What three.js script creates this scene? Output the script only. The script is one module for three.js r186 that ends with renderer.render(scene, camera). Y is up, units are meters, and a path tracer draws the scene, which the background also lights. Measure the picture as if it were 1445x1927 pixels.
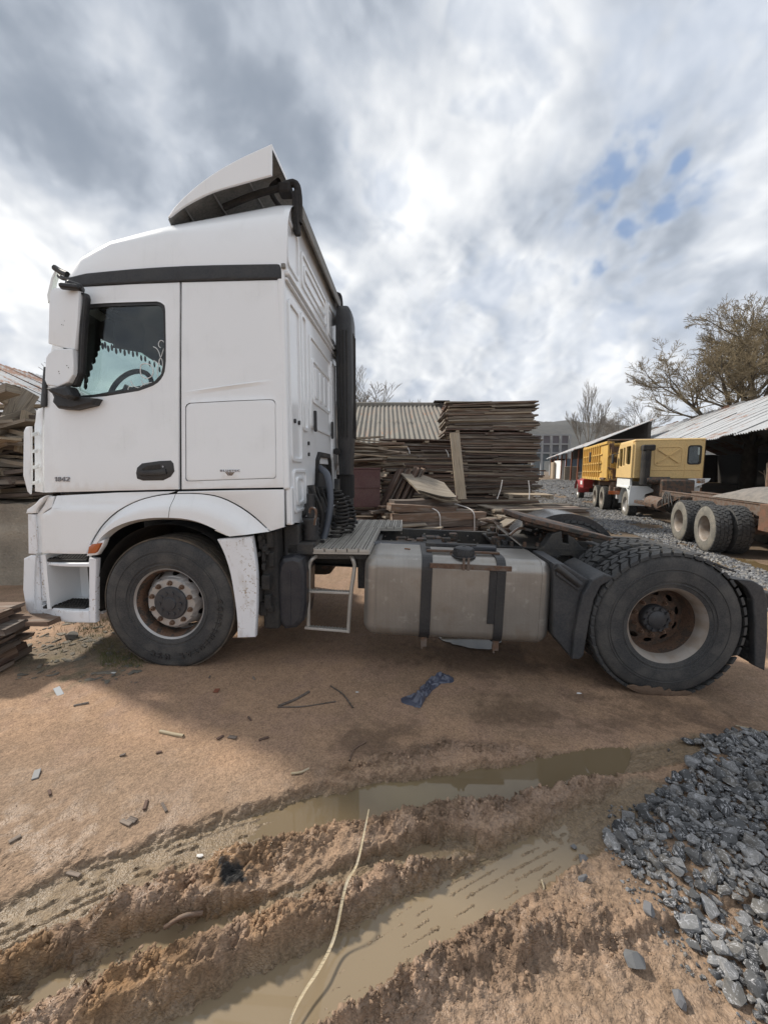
import * as THREE from 'three';
import { mergeGeometries, mergeVertices, toCreasedNormals } from 'three/addons/utils/BufferGeometryUtils.js';
import { RoundedBoxGeometry } from 'three/addons/geometries/RoundedBoxGeometry.js';
import { ConvexGeometry } from 'three/addons/geometries/ConvexGeometry.js';
import { TextGeometry } from 'three/addons/geometries/TextGeometry.js';
import { TessellateModifier } from 'three/addons/modifiers/TessellateModifier.js';
import { FontLoader } from 'three/addons/loaders/FontLoader.js';

// ---------------------------------------------------------------- camera, sky, sun, exposure
const scene = new THREE.Scene();
const camera = new THREE.PerspectiveCamera(106.22, 767 / 1024, 0.05, 4000);
camera.position.set(0, 1.55, 0);
camera.rotation.x = -6.15 * Math.PI / 180;
const renderer = new THREE.WebGLRenderer({ antialias: true });
renderer.toneMapping = THREE.LinearToneMapping;
renderer.toneMappingExposure = 1.6;
renderer.shadowMap.enabled = true;
const SUN_EL = 43 * Math.PI / 180, SUN_H = new THREE.Vector2(-0.875, -0.484);
const sunDir = new THREE.Vector3(SUN_H.x * Math.cos(SUN_EL), Math.sin(SUN_EL), SUN_H.y * Math.cos(SUN_EL)).normalize();
const sun = new THREE.DirectionalLight(new THREE.Color(1, 0.93, 0.83), 2.95);
sun.position.copy(sunDir).multiplyScalar(60);
sun.castShadow = true; sun.shadow.radius = 8;
Object.assign(sun.shadow.camera, { left: -30, right: 30, top: 30, bottom: -30, near: 1, far: 150 });
sun.shadow.mapSize.set(2048, 2048);
scene.add(sun, sun.target);

// ---------------------------------------------------------------- random numbers and noise
let seed = 12345;
const rnd = () => { seed = (seed + 0x6D2B79F5) | 0; let t = Math.imul(seed ^ (seed >>> 15), 1 | seed); t = (t + Math.imul(t ^ (t >>> 7), 61 | t)) ^ t; return ((t ^ (t >>> 14)) >>> 0) / 4294967296; };
const rr = (a, b) => a + (b - a) * rnd();
const hash = (x, y, s = 0) => { let h = Math.imul(x, 374761393) + Math.imul(y, 668265263) + Math.imul(s, 974634777); h = Math.imul(h ^ (h >>> 13), 1274126177); return ((h ^ (h >>> 16)) >>> 0) / 4294967296; };
const mod = (a, n) => ((a % n) + n) % n;
function vn(x, y, s = 0, px = 0, py = 0) {          // value noise, repeating every px, py cells when given
  const xi = Math.floor(x), yi = Math.floor(y), fx = x - xi, fy = y - yi, u = fx * fx * (3 - 2 * fx), v = fy * fy * (3 - 2 * fy);
  const X = (i) => px ? mod(i, px) : i, Y = (i) => py ? mod(i, py) : i;
  const a = hash(X(xi), Y(yi), s), b = hash(X(xi + 1), Y(yi), s), c = hash(X(xi), Y(yi + 1), s), d = hash(X(xi + 1), Y(yi + 1), s);
  return a + (b - a) * u + (c - a) * v + (a - b - c + d) * u * v;
}
function fbm(x, y, o = 4, s = 0, px = 0, py = 0) { let a = 0.5, t = 0, n = 0; for (let i = 0; i < o; i++) { t += a * vn(x, y, s + i, px, py); n += a; a *= 0.5; x *= 2; y *= 2; px *= 2; py *= 2; } return t / n; }
function cells(x, y, s = 0) {                        // distance to the nearest and second feature point, and its cell's number
  const xi = Math.floor(x), yi = Math.floor(y); let f1 = 9, f2 = 9, id = 0;
  for (let j = -1; j < 2; j++) for (let i = -1; i < 2; i++) {
    const cx = xi + i, cy = yi + j, dx = cx + hash(cx, cy, s) - x, dy = cy + hash(cx, cy, s + 7) - y, d = Math.hypot(dx, dy);
    if (d < f1) { f2 = f1; f1 = d; id = hash(cx, cy, s + 3); } else if (d < f2) f2 = d;
  }
  return [f1, f2, id];
}
const clamp = (v, a = 0, b = 1) => Math.min(b, Math.max(a, v));
const sstep = (a, b, v) => { const t = clamp((v - a) / (b - a)); return t * t * (3 - 2 * t); };
const lerp = (a, b, t) => a + (b - a) * t;
const mix3 = (a, b, t) => [lerp(a[0], b[0], t), lerp(a[1], b[1], t), lerp(a[2], b[2], t)];
const s2l = (c) => c <= 0.04045 ? c / 12.92 : Math.pow((c + 0.055) / 1.055, 2.4), l2s = (c) => c <= 0.0031308 ? 12.92 * c : 1.055 * Math.pow(c, 1 / 2.4) - 0.055;

// ---------------------------------------------------------------- measuring: a photograph pixel as a point of the place at a known distance
const EYE = 1.55, PIT = 6.15 * Math.PI / 180, FPX = 723;
function ray(px, py) { const a = (px - 722.5) / FPX, b = -(py - 963.5) / FPX, c = Math.cos(PIT), s = Math.sin(PIT); return [a, b * c - s, -b * s - c]; }
const GY = -0.07;                                   // the yard lies this much below the level the tractor was measured from
function G(px, py, y = 0) { const d = ray(px, py), t = (y + GY - EYE) / d[1]; return [d[0] * t, d[2] * t]; }              // on level y: [x, z]
function D(px, py, depth) { const d = ray(px, py), t = -depth / d[2]; return [d[0] * t, EYE + d[1] * t, -depth]; }   // at a distance: [x, y, z]
const YAW = 3.5 * Math.PI / 180, TC = Math.cos(YAW), TS = Math.sin(YAW), TO = -2.93;
function T(px, py, z = 0) {                          // in the tractor's own axes on its plane z: [x, y]
  const d = ray(px, py), dz = -TS * d[0] + TC * d[2], t = (z - TC * (0 - TO)) / dz;
  return [TC * d[0] * t + TS * (d[2] * t - TO), EYE + d[1] * t];
}
function TX(px, py, x) {                             // on the tractor's plane x (its back wall): [z, y]
  const d = ray(px, py), dx = TC * d[0] + TS * d[2], t = (x - TS * (0 - TO)) / dx;
  return [-TS * d[0] * t + TC * (d[2] * t - TO), EYE + d[1] * t];
}

// ---------------------------------------------------------------- the sky: one computed picture of broken cloud
{
  const W = 2560, Hh = 1280, data = new Float32Array(W * Hh * 4);
  const dirOf = (px, py) => { const d = ray(px, py), l = Math.hypot(...d); return d.map((v) => v / l); };
  // [px, py, radius in degrees, change of brightness]
  const blobs = [[90, 60, 10, -0.17], [150, 250, 13, -0.15], [330, 240, 12, -0.15], [560, 80, 11, -0.08], [250, 105, 5, 0.28], [30, 430, 6, 0.2], [110, 440, 5, 0.14], [20, 545, 5, 0.16], [560, 30, 6, 0.1],
    [640, 330, 12, -0.17], [750, 420, 9, -0.12], [770, 380, 5, 0.12], [760, 370, 7, 0.2], [900, 250, 8, 0.06], [960, 300, 8, 0.06], [800, 100, 9, 0.03], [1150, 60, 8, -0.02], [1280, 170, 10, -0.15], [1150, 130, 8, -0.06], [1330, 90, 4, 0.14], [1380, 430, 7, 0.12], [1000, 420, 8, -0.05],
    [1300, 520, 8, -0.05], [850, 530, 6, 0.18], [720, 600, 5, 0.14], [760, 690, 5, 0.2], [900, 690, 5, 0.16], [1120, 690, 5, 0.22], [1180, 680, 4, 0.18], [1000, 590, 7, 0.06], [1300, 330, 6, 0.08], [1400, 250, 7, -0.08], [480, 200, 7, -0.04], [30, 620, 6, 0.02]].map(([x, y, r, a]) => [dirOf(x, y), Math.cos(r * Math.PI / 180), a, r]);
  const holes = [[1185, 395, 4.2, 1.0], [1125, 390, 3, 0.7], [1240, 385, 3, 0.7], [728, 345, 1.9, 0.45], [702, 365, 1.6, 0.35], [915, 540, 3.2, 0.45], [1180, 618, 3, 0.5], [1100, 640, 4, 0.3], [960, 655, 4, 0.35], [1225, 600, 3, 0.4], [1330, 30, 6, 0.4], [1090, 400, 3, 0.3], [830, 590, 3, 0.3]].map(([x, y, r, a]) => [dirOf(x, y), r, a]);
  const bell = (d, q, r) => { const c = clamp(d[0] * q[0] + d[1] * q[1] + d[2] * q[2], -1, 1), a = Math.acos(c) * 180 / Math.PI / r; return a > 2.6 ? 0 : Math.exp(-a * a); };
  for (let j = 0; j < Hh; j++) for (let i = 0; i < W; i++) {
    const el = ((j + 0.5) / Hh - 0.5) * Math.PI, az = ((i + 0.5) / W - 0.5) * 2 * Math.PI;
    const y = Math.sin(el), x = Math.cos(el) * Math.cos(az), z = Math.cos(el) * Math.sin(az), k = (j * W + i) * 4;
    if (el < -0.02) { data.set([0.3, 0.28, 0.26, 1], k); continue; }
    const h = 1 / (Math.max(y, 0) + 0.62), u = x * h * 3.1, v = z * h * 3.1;
    const wx = fbm(u * 2 + 9, v * 2 + 2, 3, 50) - 0.5, wy = fbm(u * 2 + 31, v * 2 + 17, 3, 60) - 0.5;
    const dens = (p, q) => fbm(p * 2.7 + wx * 0.6 + 40, q * 2.7 + wy * 0.6 + 40, 6, 1), n0 = dens(u, v), n1 = dens(u + SUN_H.x * 0.05, v + SUN_H.y * 0.05);
    const big = fbm(u * 0.8 + 9, v * 0.8 + 4, 3, 71) - 0.5, mid = n0 - 0.5, fine = fbm(u * 9 + wx, v * 9 + wy, 4, 21) - 0.5;
    const d = [x, y, z], thick = sstep(0.36, 0.66, n0);
    let b = 0.73 + big * 0.42 - thick * 0.27 + 1.25 * (n0 - n1) + fine * 0.2;
    if (z < 0.35) for (const [q, cr, a, r] of blobs) if (d[0] * q[0] + d[1] * q[1] + d[2] * q[2] > 1 - r * r * 0.00106) b += a * bell(d, q, r) * (1 + mid * 1.6);
    const toSun = x * sunDir.x + y * sunDir.y + z * sunDir.z;
    b += 0.1 * sstep(0.6, 1, toSun) + 0.05 * sstep(0.75, 1, y);
    b = b < 0.36 ? 0.2 + 0.16 * Math.exp((b - 0.36) / 0.16) : Math.min(b, 1);
    let c = b < 0.5 ? mix3([0.235, 0.275, 0.335], [0.455, 0.495, 0.56], (b - 0.2) / 0.3) : mix3([0.455, 0.495, 0.56], [0.93, 0.935, 0.935], Math.pow((b - 0.5) / 0.5, 1.05));
    let hole = sstep(0.4, 0.28, n0) * 0.3;
    for (const [q, r, a] of holes) hole = Math.max(hole, a * sstep(0.2, 1.35, bell(d, q, r * 1.6) * 1.2 - mid * 1.3 + fine * 2.4) * Math.min(1, 2 * bell(d, q, r * 1.6)));
    c = mix3(c, mix3([0.36, 0.44, 0.58], [0.19, 0.29, 0.48], sstep(0.2, 0.9, hole)), clamp(hole) * 0.85); const away = x * SUN_H.x + z * SUN_H.y, lit = 0.755 * (1 + 0.2 * sstep(0.2, -0.9, away)); c = c.map((q) => q * lit);
    const low = sstep(0.2, 0.0, y); c = mix3(c, [0.66, 0.68, 0.71], low * 0.45);
    data.set([...c, 1], k);
  }
  const sky = new THREE.DataTexture(data, W, Hh, THREE.RGBAFormat, THREE.FloatType);
  sky.mapping = THREE.EquirectangularReflectionMapping; sky.magFilter = THREE.LinearFilter; sky.needsUpdate = true;
  scene.background = sky; scene.environment = sky;
}
scene.fog = new THREE.FogExp2(new THREE.Color(0.62, 0.66, 0.72), 0.0002);

// ---------------------------------------------------------------- textures and materials
function tex(w, h, fn, srgb = true) {                // fn(u, v) gives a linear colour or a grey
  const a = new Uint8Array(w * h * 4);
  for (let j = 0; j < h; j++) for (let i = 0; i < w; i++) {
    const c = fn((i + 0.5) / w, (j + 0.5) / h), k = (j * w + i) * 4, q = (v) => Math.round(255 * clamp(srgb ? l2s(clamp(v)) : v));
    if (typeof c === 'number') { a[k] = a[k + 1] = a[k + 2] = q(c); } else { a[k] = q(c[0]); a[k + 1] = q(c[1]); a[k + 2] = q(c[2]); }
    a[k + 3] = 255;
  }
  const t = new THREE.DataTexture(a, w, h); t.wrapS = t.wrapT = THREE.RepeatWrapping; t.magFilter = t.minFilter = THREE.LinearFilter;
  if (srgb) t.colorSpace = THREE.SRGBColorSpace; t.needsUpdate = true; return t;
}
const rep = (t, x, y = x) => { const c = t.clone(); c.repeat.set(x, y); c.needsUpdate = true; return c; };
const mat = (o) => new THREE.MeshStandardMaterial(o), phys = (o) => new THREE.MeshPhysicalMaterial(o), C = (r, g, b) => new THREE.Color(r, g, b);
const blotch = tex(512, 512, (u, v) => { const a = fbm(u * 6, v * 6, 5, 3, 6, 6), b = fbm(u * 40, v * 40, 3, 8, 40, 40); return 0.5 + 0.6 * (a - 0.5) + 0.35 * (b - 0.5); }, false);
const speck = tex(512, 512, (u, v) => fbm(u * 90, v * 90, 3, 5, 90, 90), false);
const paintTex = tex(512, 512, (u, v) => {
  const a = fbm(u * 5, v * 5, 5, 13, 5, 5), streak = fbm(u * 60, v * 3, 3, 17, 60, 3), sp = fbm(u * 120, v * 120, 2, 19, 120, 120);
  let k = 1 - 0.035 * sstep(0.5, 0.8, a) - 0.03 * sstep(0.55, 0.8, streak) * sstep(0.45, 0.7, a) - 0.1 * sstep(0.82, 0.9, sp) * sstep(0.5, 0.7, a);
  return [0.86 * k, 0.885 * k, 0.92 * k * (0.99 - 0.02 * a)];
});
const dustDark = (r, g, b, dust, k = 1, s = 0) => tex(512, 512, (u, v) => {
  const a = fbm(u * 5, v * 5, 7, 23 + s, 5, 5), f = fbm(u * 70, v * 70, 3, 29 + s, 70, 70), m = clamp(0.12 + sstep(0.3, 0.85, a) * 0.55 + (f - 0.5) * 0.55) * k;
  return mix3([r * (0.8 + 0.4 * f), g * (0.8 + 0.4 * f), b * (0.8 + 0.4 * f)], dust, m);
});
const rustTex = (base, s) => tex(512, 512, (u, v) => {
  const a = fbm(u * 8, v * 8, 5, 33 + s, 8, 8), f = fbm(u * 60, v * 60, 3, 39 + s, 60, 60), m = sstep(0.4, 0.6, a + (f - 0.5) * 0.35);
  return mix3(base.map((c) => c * (0.75 + 0.5 * f)), mix3([0.075, 0.045, 0.031], [0.17, 0.1, 0.064], f), m);
});
const woodTex = (base, dark, s) => tex(1024, 256, (u, v) => {    // a metre and a half of board along u, 0.375 m across v
  const w = fbm(u * 4, v * 4, 3, 61 + s, 4, 4), g = fbm(u * 6 + w * 2, v * 60 + w * 4, 4, 63 + s, 0, 60), l = fbm(u * 5, v * 8, 3, 67 + s, 5, 8), cr = fbm(u * 3, v * 90 + w * 5, 3, 71 + s, 3, 0);
  let c = mix3(dark, base, clamp(0.15 + g * 1.0)); c = mix3(c, [0.23, 0.215, 0.19], sstep(0.5, 0.75, l) * 0.45);
  const k = 1 - 0.65 * sstep(0.68, 0.76, cr); return c.map((x) => x * k * (0.8 + 0.4 * l));
});
const concTex = tex(512, 512, (u, v) => { const a = fbm(u * 6, v * 6, 6, 81, 6, 6), f = fbm(u * 90, v * 90, 2, 82, 90, 90); return mix3([0.2, 0.175, 0.14], [0.4, 0.35, 0.28], clamp(a * 1.2 - 0.1 + (f - 0.5) * 0.4)); });
const aluTex = tex(512, 512, (u, v) => {
  const a = fbm(u * 5, v * 5, 5, 91, 5, 5), g = fbm(u * 120, v * 6, 3, 92, 120, 6), sc = fbm(u * 30 + a * 3, v * 30, 4, 94, 0, 30), ch = fbm(u * 9, v * 9, 5, 95, 9, 9);
  let c = mix3([0.24, 0.226, 0.205], [0.39, 0.372, 0.345], clamp(0.1 + a * 0.85 + (g - 0.5) * 0.22));
  c = mix3(c, [0.58, 0.57, 0.55], sstep(0.55, 0.8, sc) * sstep(0.52, 0.7, ch) * 0.35); return mix3(c, [0.2, 0.16, 0.11], sstep(0.62, 0.8, a) * 0.35);
});
const M = {
  white: phys({ map: rep(paintTex, 0.9), roughness: 0.36, clearcoat: 0.7, clearcoatRoughness: 0.12 }),
  whiteLow: phys({ map: rep(tex(512, 512, (u, v) => { const a = fbm(u * 6, v * 6, 5, 113, 6, 6), sp = fbm(u * 70, v * 70, 3, 119, 70, 70), sm2 = fbm(u * 24, v * 9, 4, 121, 24, 9); return mix3([0.82, 0.845, 0.88], [0.36, 0.29, 0.21], clamp(sstep(0.66, 0.74, sp) * sstep(0.45, 0.62, a) * 0.75 + sstep(0.6, 0.78, sm2) * 0.22)); }), 1.1), roughness: 0.42, clearcoat: 0.5, clearcoatRoughness: 0.2 }),
  whiteDull: mat({ color: C(0.92, 0.92, 0.9), map: rep(paintTex, 0.7), roughness: 0.55 }),
  under: mat({ map: rep(dustDark(0.2, 0.2, 0.19, [0.34, 0.31, 0.27], 1, 3), 1.2), roughness: 0.7 }),
  black: mat({ map: rep(dustDark(0.022, 0.023, 0.026, [0.06, 0.056, 0.05], 0.7), 1.3), roughness: 0.5 }),
  blackMatt: mat({ map: rep(dustDark(0.016, 0.016, 0.017, [0.07, 0.06, 0.048], 0.8, 9), 1.3), roughness: 0.85 }),
  fender: mat({ map: rep(dustDark(0.032, 0.035, 0.04, [0.09, 0.085, 0.08], 0.8, 21), 1.2), roughness: 0.55, bumpMap: rep(blotch, 2), bumpScale: 0.002 }),
  frame: mat({ map: rep(dustDark(0.022, 0.024, 0.027, [0.1, 0.085, 0.065], 0.8, 5), 1.5), roughness: 0.65, bumpMap: rep(blotch, 3), bumpScale: 0.003 }),
  greaseAndShade: mat({ map: rep(rustTex([0.05, 0.046, 0.04], 50), 2), roughness: 0.6, metalness: 0.15, bumpMap: rep(blotch, 5), bumpScale: 0.006 }),
  rubber: mat({ map: rep(dustDark(0.036, 0.037, 0.039, [0.105, 0.099, 0.09], 0.9, 31), 2.2), roughness: 0.82, bumpMap: rep(blotch, 4), bumpScale: 0.002 }),
  tread: mat({ map: rep(dustDark(0.035, 0.037, 0.04, [0.085, 0.08, 0.07], 0.8, 37), 3), roughness: 0.75, bumpMap: rep(blotch, 6), bumpScale: 0.002 }),
  treadMud: mat({ map: rep(dustDark(0.05, 0.044, 0.038, [0.15, 0.115, 0.08], 1.1, 47), 3), roughness: 0.9, bumpMap: rep(blotch, 6), bumpScale: 0.006 }),
  paleRubber: mat({ map: rep(dustDark(0.13, 0.125, 0.11, [0.3, 0.27, 0.22], 0.9, 41), 2), roughness: 0.9 }),
  silver: mat({ map: rep(rustTex([0.4, 0.39, 0.37], 1).clone(), 0.6), roughness: 0.45, metalness: 0.35 }),
  wheelSteel: mat({ map: rep(dustDark(0.46, 0.455, 0.45, [0.3, 0.26, 0.21], 0.7, 55), 2.2), roughness: 0.42, metalness: 0.4 }),
  wheelRust: mat({ map: rep(rustTex([0.075, 0.055, 0.042], 7), 2.5), roughness: 0.85, bumpMap: rep(blotch, 6), bumpScale: 0.008 }),
  wheelLip: mat({ map: rep(dustDark(0.33, 0.3, 0.27, [0.2, 0.14, 0.09], 0.9, 57), 3), roughness: 0.6, metalness: 0.2 }),
  hub: mat({ map: rep(dustDark(0.04, 0.043, 0.05, [0.1, 0.095, 0.09], 0.7, 59), 4), roughness: 0.5, metalness: 0.2 }),
  nut: mat({ map: rep(rustTex([0.2, 0.13, 0.09], 13), 6), roughness: 0.7, metalness: 0.3 }),
  alu: mat({ map: rep(aluTex, 0.9), roughness: 0.36, metalness: 0.6, bumpMap: rep(blotch, 2), bumpScale: 0.0015 }),
  aluWalk: mat({ map: rep(dustDark(0.5, 0.48, 0.44, [0.25, 0.22, 0.18], 0.6, 61), 2), roughness: 0.5, metalness: 0.4 }),
  rustMetal: mat({ map: rep(rustTex([0.14, 0.11, 0.09], 15), 2), roughness: 0.85, bumpMap: rep(blotch, 4), bumpScale: 0.005 }),
  tank: mat({ map: rep(dustDark(0.02, 0.022, 0.03, [0.07, 0.068, 0.065], 0.7, 63), 2), roughness: 0.45 }),
  glass: phys({ color: C(0.82, 0.87, 0.86), roughness: 0.01, transmission: 1, thickness: 0, ior: 1.5 }),
  greenGlass: phys({ color: C(0.92, 0.97, 0.95), roughness: 0.01, transmission: 1, thickness: 0, ior: 1.5 }),
  inside: mat({ color: C(0.03, 0.032, 0.036), roughness: 0.9 }),
  seat: mat({ color: C(0.02, 0.02, 0.022), roughness: 0.85 }),
  curtain: mat({ color: C(0.05, 0.04, 0.036), roughness: 0.95 }),
  sticker: mat({ color: C(0.72, 0.74, 0.74), roughness: 0.6 }),
  chrome: mat({ color: C(0.3, 0.3, 0.32), roughness: 0.25, metalness: 0.9 }),
  amber: phys({ color: C(0.42, 0.1, 0.02), roughness: 0.25, clearcoat: 0.6 }),
  amberRed: phys({ color: C(0.3, 0.05, 0.02), roughness: 0.25, clearcoat: 0.6 }),
  red: mat({ map: rep(dustDark(0.36, 0.03, 0.035, [0.3, 0.12, 0.1], 0.6, 65), 1), roughness: 0.5 }),
  yellow: mat({ map: rep(dustDark(0.7, 0.49, 0.21, [0.55, 0.4, 0.2], 0.6, 67), 0.6), roughness: 0.5 }),
  yellowRust: mat({ map: rep(rustTex([0.6, 0.38, 0.09], 19), 0.55), roughness: 0.7 }),
  yellowSide: mat({ map: rep(dustDark(0.66, 0.42, 0.1, [0.42, 0.25, 0.1], 0.7, 69), 0.5), roughness: 0.6 }),
  concrete: mat({ map: rep(concTex, 0.6), roughness: 0.95, bumpMap: rep(blotch, 1.3), bumpScale: 0.02 }),
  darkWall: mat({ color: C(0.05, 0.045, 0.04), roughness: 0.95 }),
  blue: mat({ color: C(0.26, 0.36, 0.5), roughness: 0.5 }),
  strap: mat({ color: C(0.62, 0.6, 0.58), roughness: 0.6 }),
};
M.wood = [[[0.24, 0.19, 0.145], [0.075, 0.056, 0.042]], [[0.34, 0.29, 0.225], [0.12, 0.095, 0.072]], [[0.16, 0.127, 0.105], [0.05, 0.039, 0.033]], [[0.23, 0.155, 0.11], [0.075, 0.048, 0.034]], [[0.44, 0.355, 0.255], [0.19, 0.145, 0.1]], [[0.155, 0.097, 0.073], [0.045, 0.03, 0.024]]]
  .map(([b, d], i) => { const t = woodTex(b, d, i * 10); return mat({ map: rep(t, 0.66, 2.6), roughness: 0.92, bumpMap: rep(t, 0.66, 2.6), bumpScale: 0.004 }); });

// ---------------------------------------------------------------- building helpers
const taken = {};
function numbered(n) { const k = taken[n] = (taken[n] ?? -1) + 1; return k ? n + '_' + String(k).padStart(3, '0') : n; }
function tag(o, label, category, group, kind) { if (label) o.userData.label = label; if (category) o.userData.category = category; if (group) o.userData.group = group; if (kind) o.userData.kind = kind; return o; }
function thing(name, label, category, [x, y, z] = [0, 0, 0], turn = 0, group) { const o = new THREE.Group(); o.name = numbered(name); o.position.set(x, y, z); o.rotation.y = turn; scene.add(o); return tag(o, label, category, group); }
function metres(g, k = 1) {                          // uv in metres, by the way each face points
  g = g.index ? g.toNonIndexed() : g; const p = g.attributes.position, n = p.count, uv = new Float32Array(n * 2), a = new THREE.Vector3(), b = new THREE.Vector3(), c = new THREE.Vector3();
  for (let i = 0; i < n; i += 3) {
    a.fromBufferAttribute(p, i); b.fromBufferAttribute(p, i + 1).sub(a); c.fromBufferAttribute(p, i + 2).sub(a); b.cross(c);
    const ax = Math.abs(b.x), ay = Math.abs(b.y), az = Math.abs(b.z), m = ay >= ax && ay >= az ? 1 : az >= ax ? 2 : 0;
    for (let j = i; j < i + 3; j++) { const X = p.getX(j), Y = p.getY(j), Z = p.getZ(j); uv[2 * j] = (m === 0 ? Z : X) * k; uv[2 * j + 1] = (m === 1 ? Z : Y) * k; }
  }
  g.setAttribute('uv', new THREE.BufferAttribute(uv, 2)); return g;
}
function clean(g) { g = g.index ? g.toNonIndexed() : g.clone(); for (const k of Object.keys(g.attributes)) if (!['position', 'normal', 'uv'].includes(k)) g.deleteAttribute(k); if (!g.attributes.normal) g.computeVertexNormals(); return metres(g); }
const join = (list) => list.length === 1 ? clean(list[0]) : mergeGeometries(list.map(clean));
function add(name, geo, m, parent, at) {
  const g = Array.isArray(geo) ? join(geo) : geo.userData.ready ? geo : clean(geo); g.userData.ready = true;
  const o = new THREE.Mesh(g, m); o.castShadow = o.receiveShadow = true; o.name = parent ? name : numbered(name); if (at) o.position.set(...at); (parent ?? scene).add(o); return o;
}
const mv = (g, x = 0, y = 0, z = 0) => g.translate(x, y, z);
const box = (w, h, d, x = 0, y = 0, z = 0, r = 0) => (r ? new RoundedBoxGeometry(w, h, d, 2, Math.min(r, w / 2.02, h / 2.02, d / 2.02)) : new THREE.BoxGeometry(w, h, d)).translate(x, y, z);
const span = (x0, x1, y0, y1, z0, z1, r = 0) => box(Math.abs(x1 - x0), Math.abs(y1 - y0), Math.abs(z1 - z0), (x0 + x1) / 2, (y0 + y1) / 2, (z0 + z1) / 2, r);
const V = (x, y, z = 0) => new THREE.Vector3(x, y, z);
function bar(a, b, r, r2 = r, n = 10) { const A = V(...a), B = V(...b), d = B.clone().sub(A), g = new THREE.CylinderGeometry(r2, r, d.length(), n); g.applyQuaternion(new THREE.Quaternion().setFromUnitVectors(V(0, 1, 0), d.clone().normalize())); return g.translate((A.x + B.x) / 2, (A.y + B.y) / 2, (A.z + B.z) / 2); }
function beam(a, b, w, h, r = 0) { const A = V(...a), B = V(...b), d = B.clone().sub(A), g = box(d.length(), h, w, 0, 0, 0, r); const x = d.clone().normalize(), z = V(0, 1, 0).cross(x).negate(); if (z.lengthSq() < 1e-6) z.set(0, 0, 1); z.normalize(); const y = z.clone().cross(x); g.applyMatrix4(new THREE.Matrix4().makeBasis(x, y, z)); return g.translate((A.x + B.x) / 2, (A.y + B.y) / 2, (A.z + B.z) / 2); }
const tube = (pts, r, n = 24, m = 8, closed = false) => new THREE.TubeGeometry(new THREE.CatmullRomCurve3(pts.map((p) => V(...p)), closed, 'centripetal'), n, r, m, closed);
const sm = (pts, n = 16, closed = false) => new THREE.CatmullRomCurve3(pts.map((p) => V(p[0], p[1], 0)), closed, 'centripetal').getPoints(n).map((p) => [p.x, p.y]);
function rrect(x0, y0, x1, y1, r, n = 4) { const o = [], sx = Math.sign(x1 - x0), sy = Math.sign(y1 - y0); const c = [[x1 - r * sx, y1 - r * sy, 0], [x0 + r * sx, y1 - r * sy, 1], [x0 + r * sx, y0 + r * sy, 2], [x1 - r * sx, y0 + r * sy, 3]]; for (const [cx, cy, q] of c) for (let i = 0; i <= n; i++) { const a = (q + i / n) * Math.PI / 2; o.push([cx + r * sx * Math.cos(a), cy + r * sy * Math.sin(a)]); } return o; }
const shapeOf = (pts, holes = []) => { const s = new THREE.Shape(pts.map((p) => new THREE.Vector2(p[0], p[1]))); for (const h of holes) s.holes.push(new THREE.Path(h.map((p) => new THREE.Vector2(p[0], p[1])))); return s; };
// a plate with its outer face on z = 0, t thick, its edges bevelled by b; fine > 0 splits it so that zf can curve it
function plate(pts, t = 0.02, { b = 0.004, holes = [], fine = 0, zf = null, crease = 0.55 } = {}) {
  let g = new THREE.ExtrudeGeometry(shapeOf(pts, holes), { depth: t - 2 * b, bevelEnabled: b > 0, bevelThickness: b, bevelSize: b, bevelOffset: -b, bevelSegments: 2, curveSegments: 6 }); g.translate(0, 0, -t + b);
  if (zf) {
    g = clean(g); if (fine) g = new TessellateModifier(fine, 7).modify(g);
    const p = g.attributes.position; for (let i = 0; i < p.count; i++) p.setZ(i, p.getZ(i) + zf(p.getX(i), p.getY(i)));
    g = toCreasedNormals(g, crease);
  }
  return g;
}
const lathe = (pts, n = 64) => toCreasedNormals(new THREE.LatheGeometry(pts.map((p) => new THREE.Vector2(p[0], p[1])), n).rotateX(Math.PI / 2), 0.6);   // the axis along z
function grid(nu, nv, f, crease = 0.7) {             // a sheet through f(u, v)
  const p = [], ix = []; for (let j = 0; j <= nv; j++) for (let i = 0; i <= nu; i++) p.push(...f(i / nu, j / nv));
  for (let j = 0; j < nv; j++) for (let i = 0; i < nu; i++) { const a = j * (nu + 1) + i, b = a + 1, c = a + nu + 1, d = c + 1; ix.push(a, b, d, a, d, c); }
  const g = new THREE.BufferGeometry(); g.setAttribute('position', new THREE.Float32BufferAttribute(p, 3)); g.setIndex(ix); g.computeVertexNormals(); return crease ? toCreasedNormals(g.toNonIndexed(), crease) : g;
}
// ---------------------------------------------------------------- the ground: one sheet with ruts, ridges of mud and puddles
const gpt = ([px, py, ...r]) => [...G(px, py, -0.03), ...r];
const RUT1 = [[1330, 1392, .12, .004], [1200, 1425, .13, .025], [1100, 1440, .14, .04], [960, 1468, .14, .055], [820, 1490, .13, .06], [680, 1512, .14, .06], [560, 1540, .14, .05], [440, 1575, .14, .038], [300, 1630, .14, .032], [150, 1690, .15, .03], [0, 1760, .15, .025], [-200, 1840, .15, .02]].map(gpt);
const RUT2 = [[1230, 1490, .10, .02], [1150, 1530, .13, .052], [1040, 1590, .14, .056], [940, 1642, .14, .058], [820, 1712, .145, .058], [700, 1785, .145, .06], [560, 1860, .15, .062], [420, 1930, .15, .065], [250, 2020, .15, .065], [0, 2150, .15, .06]].map(gpt);
const LOW2 = [[880, 1590, .05, .04], [800, 1605, .08, .06], [720, 1625, .05, .03], [560, 1690, .03, .01], [430, 1735, .06, .04], [350, 1760, .07, .045], [250, 1795, .07, .04], [120, 1850, .08, .04], [-60, 1940, .08, .04]].map(gpt);
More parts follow.
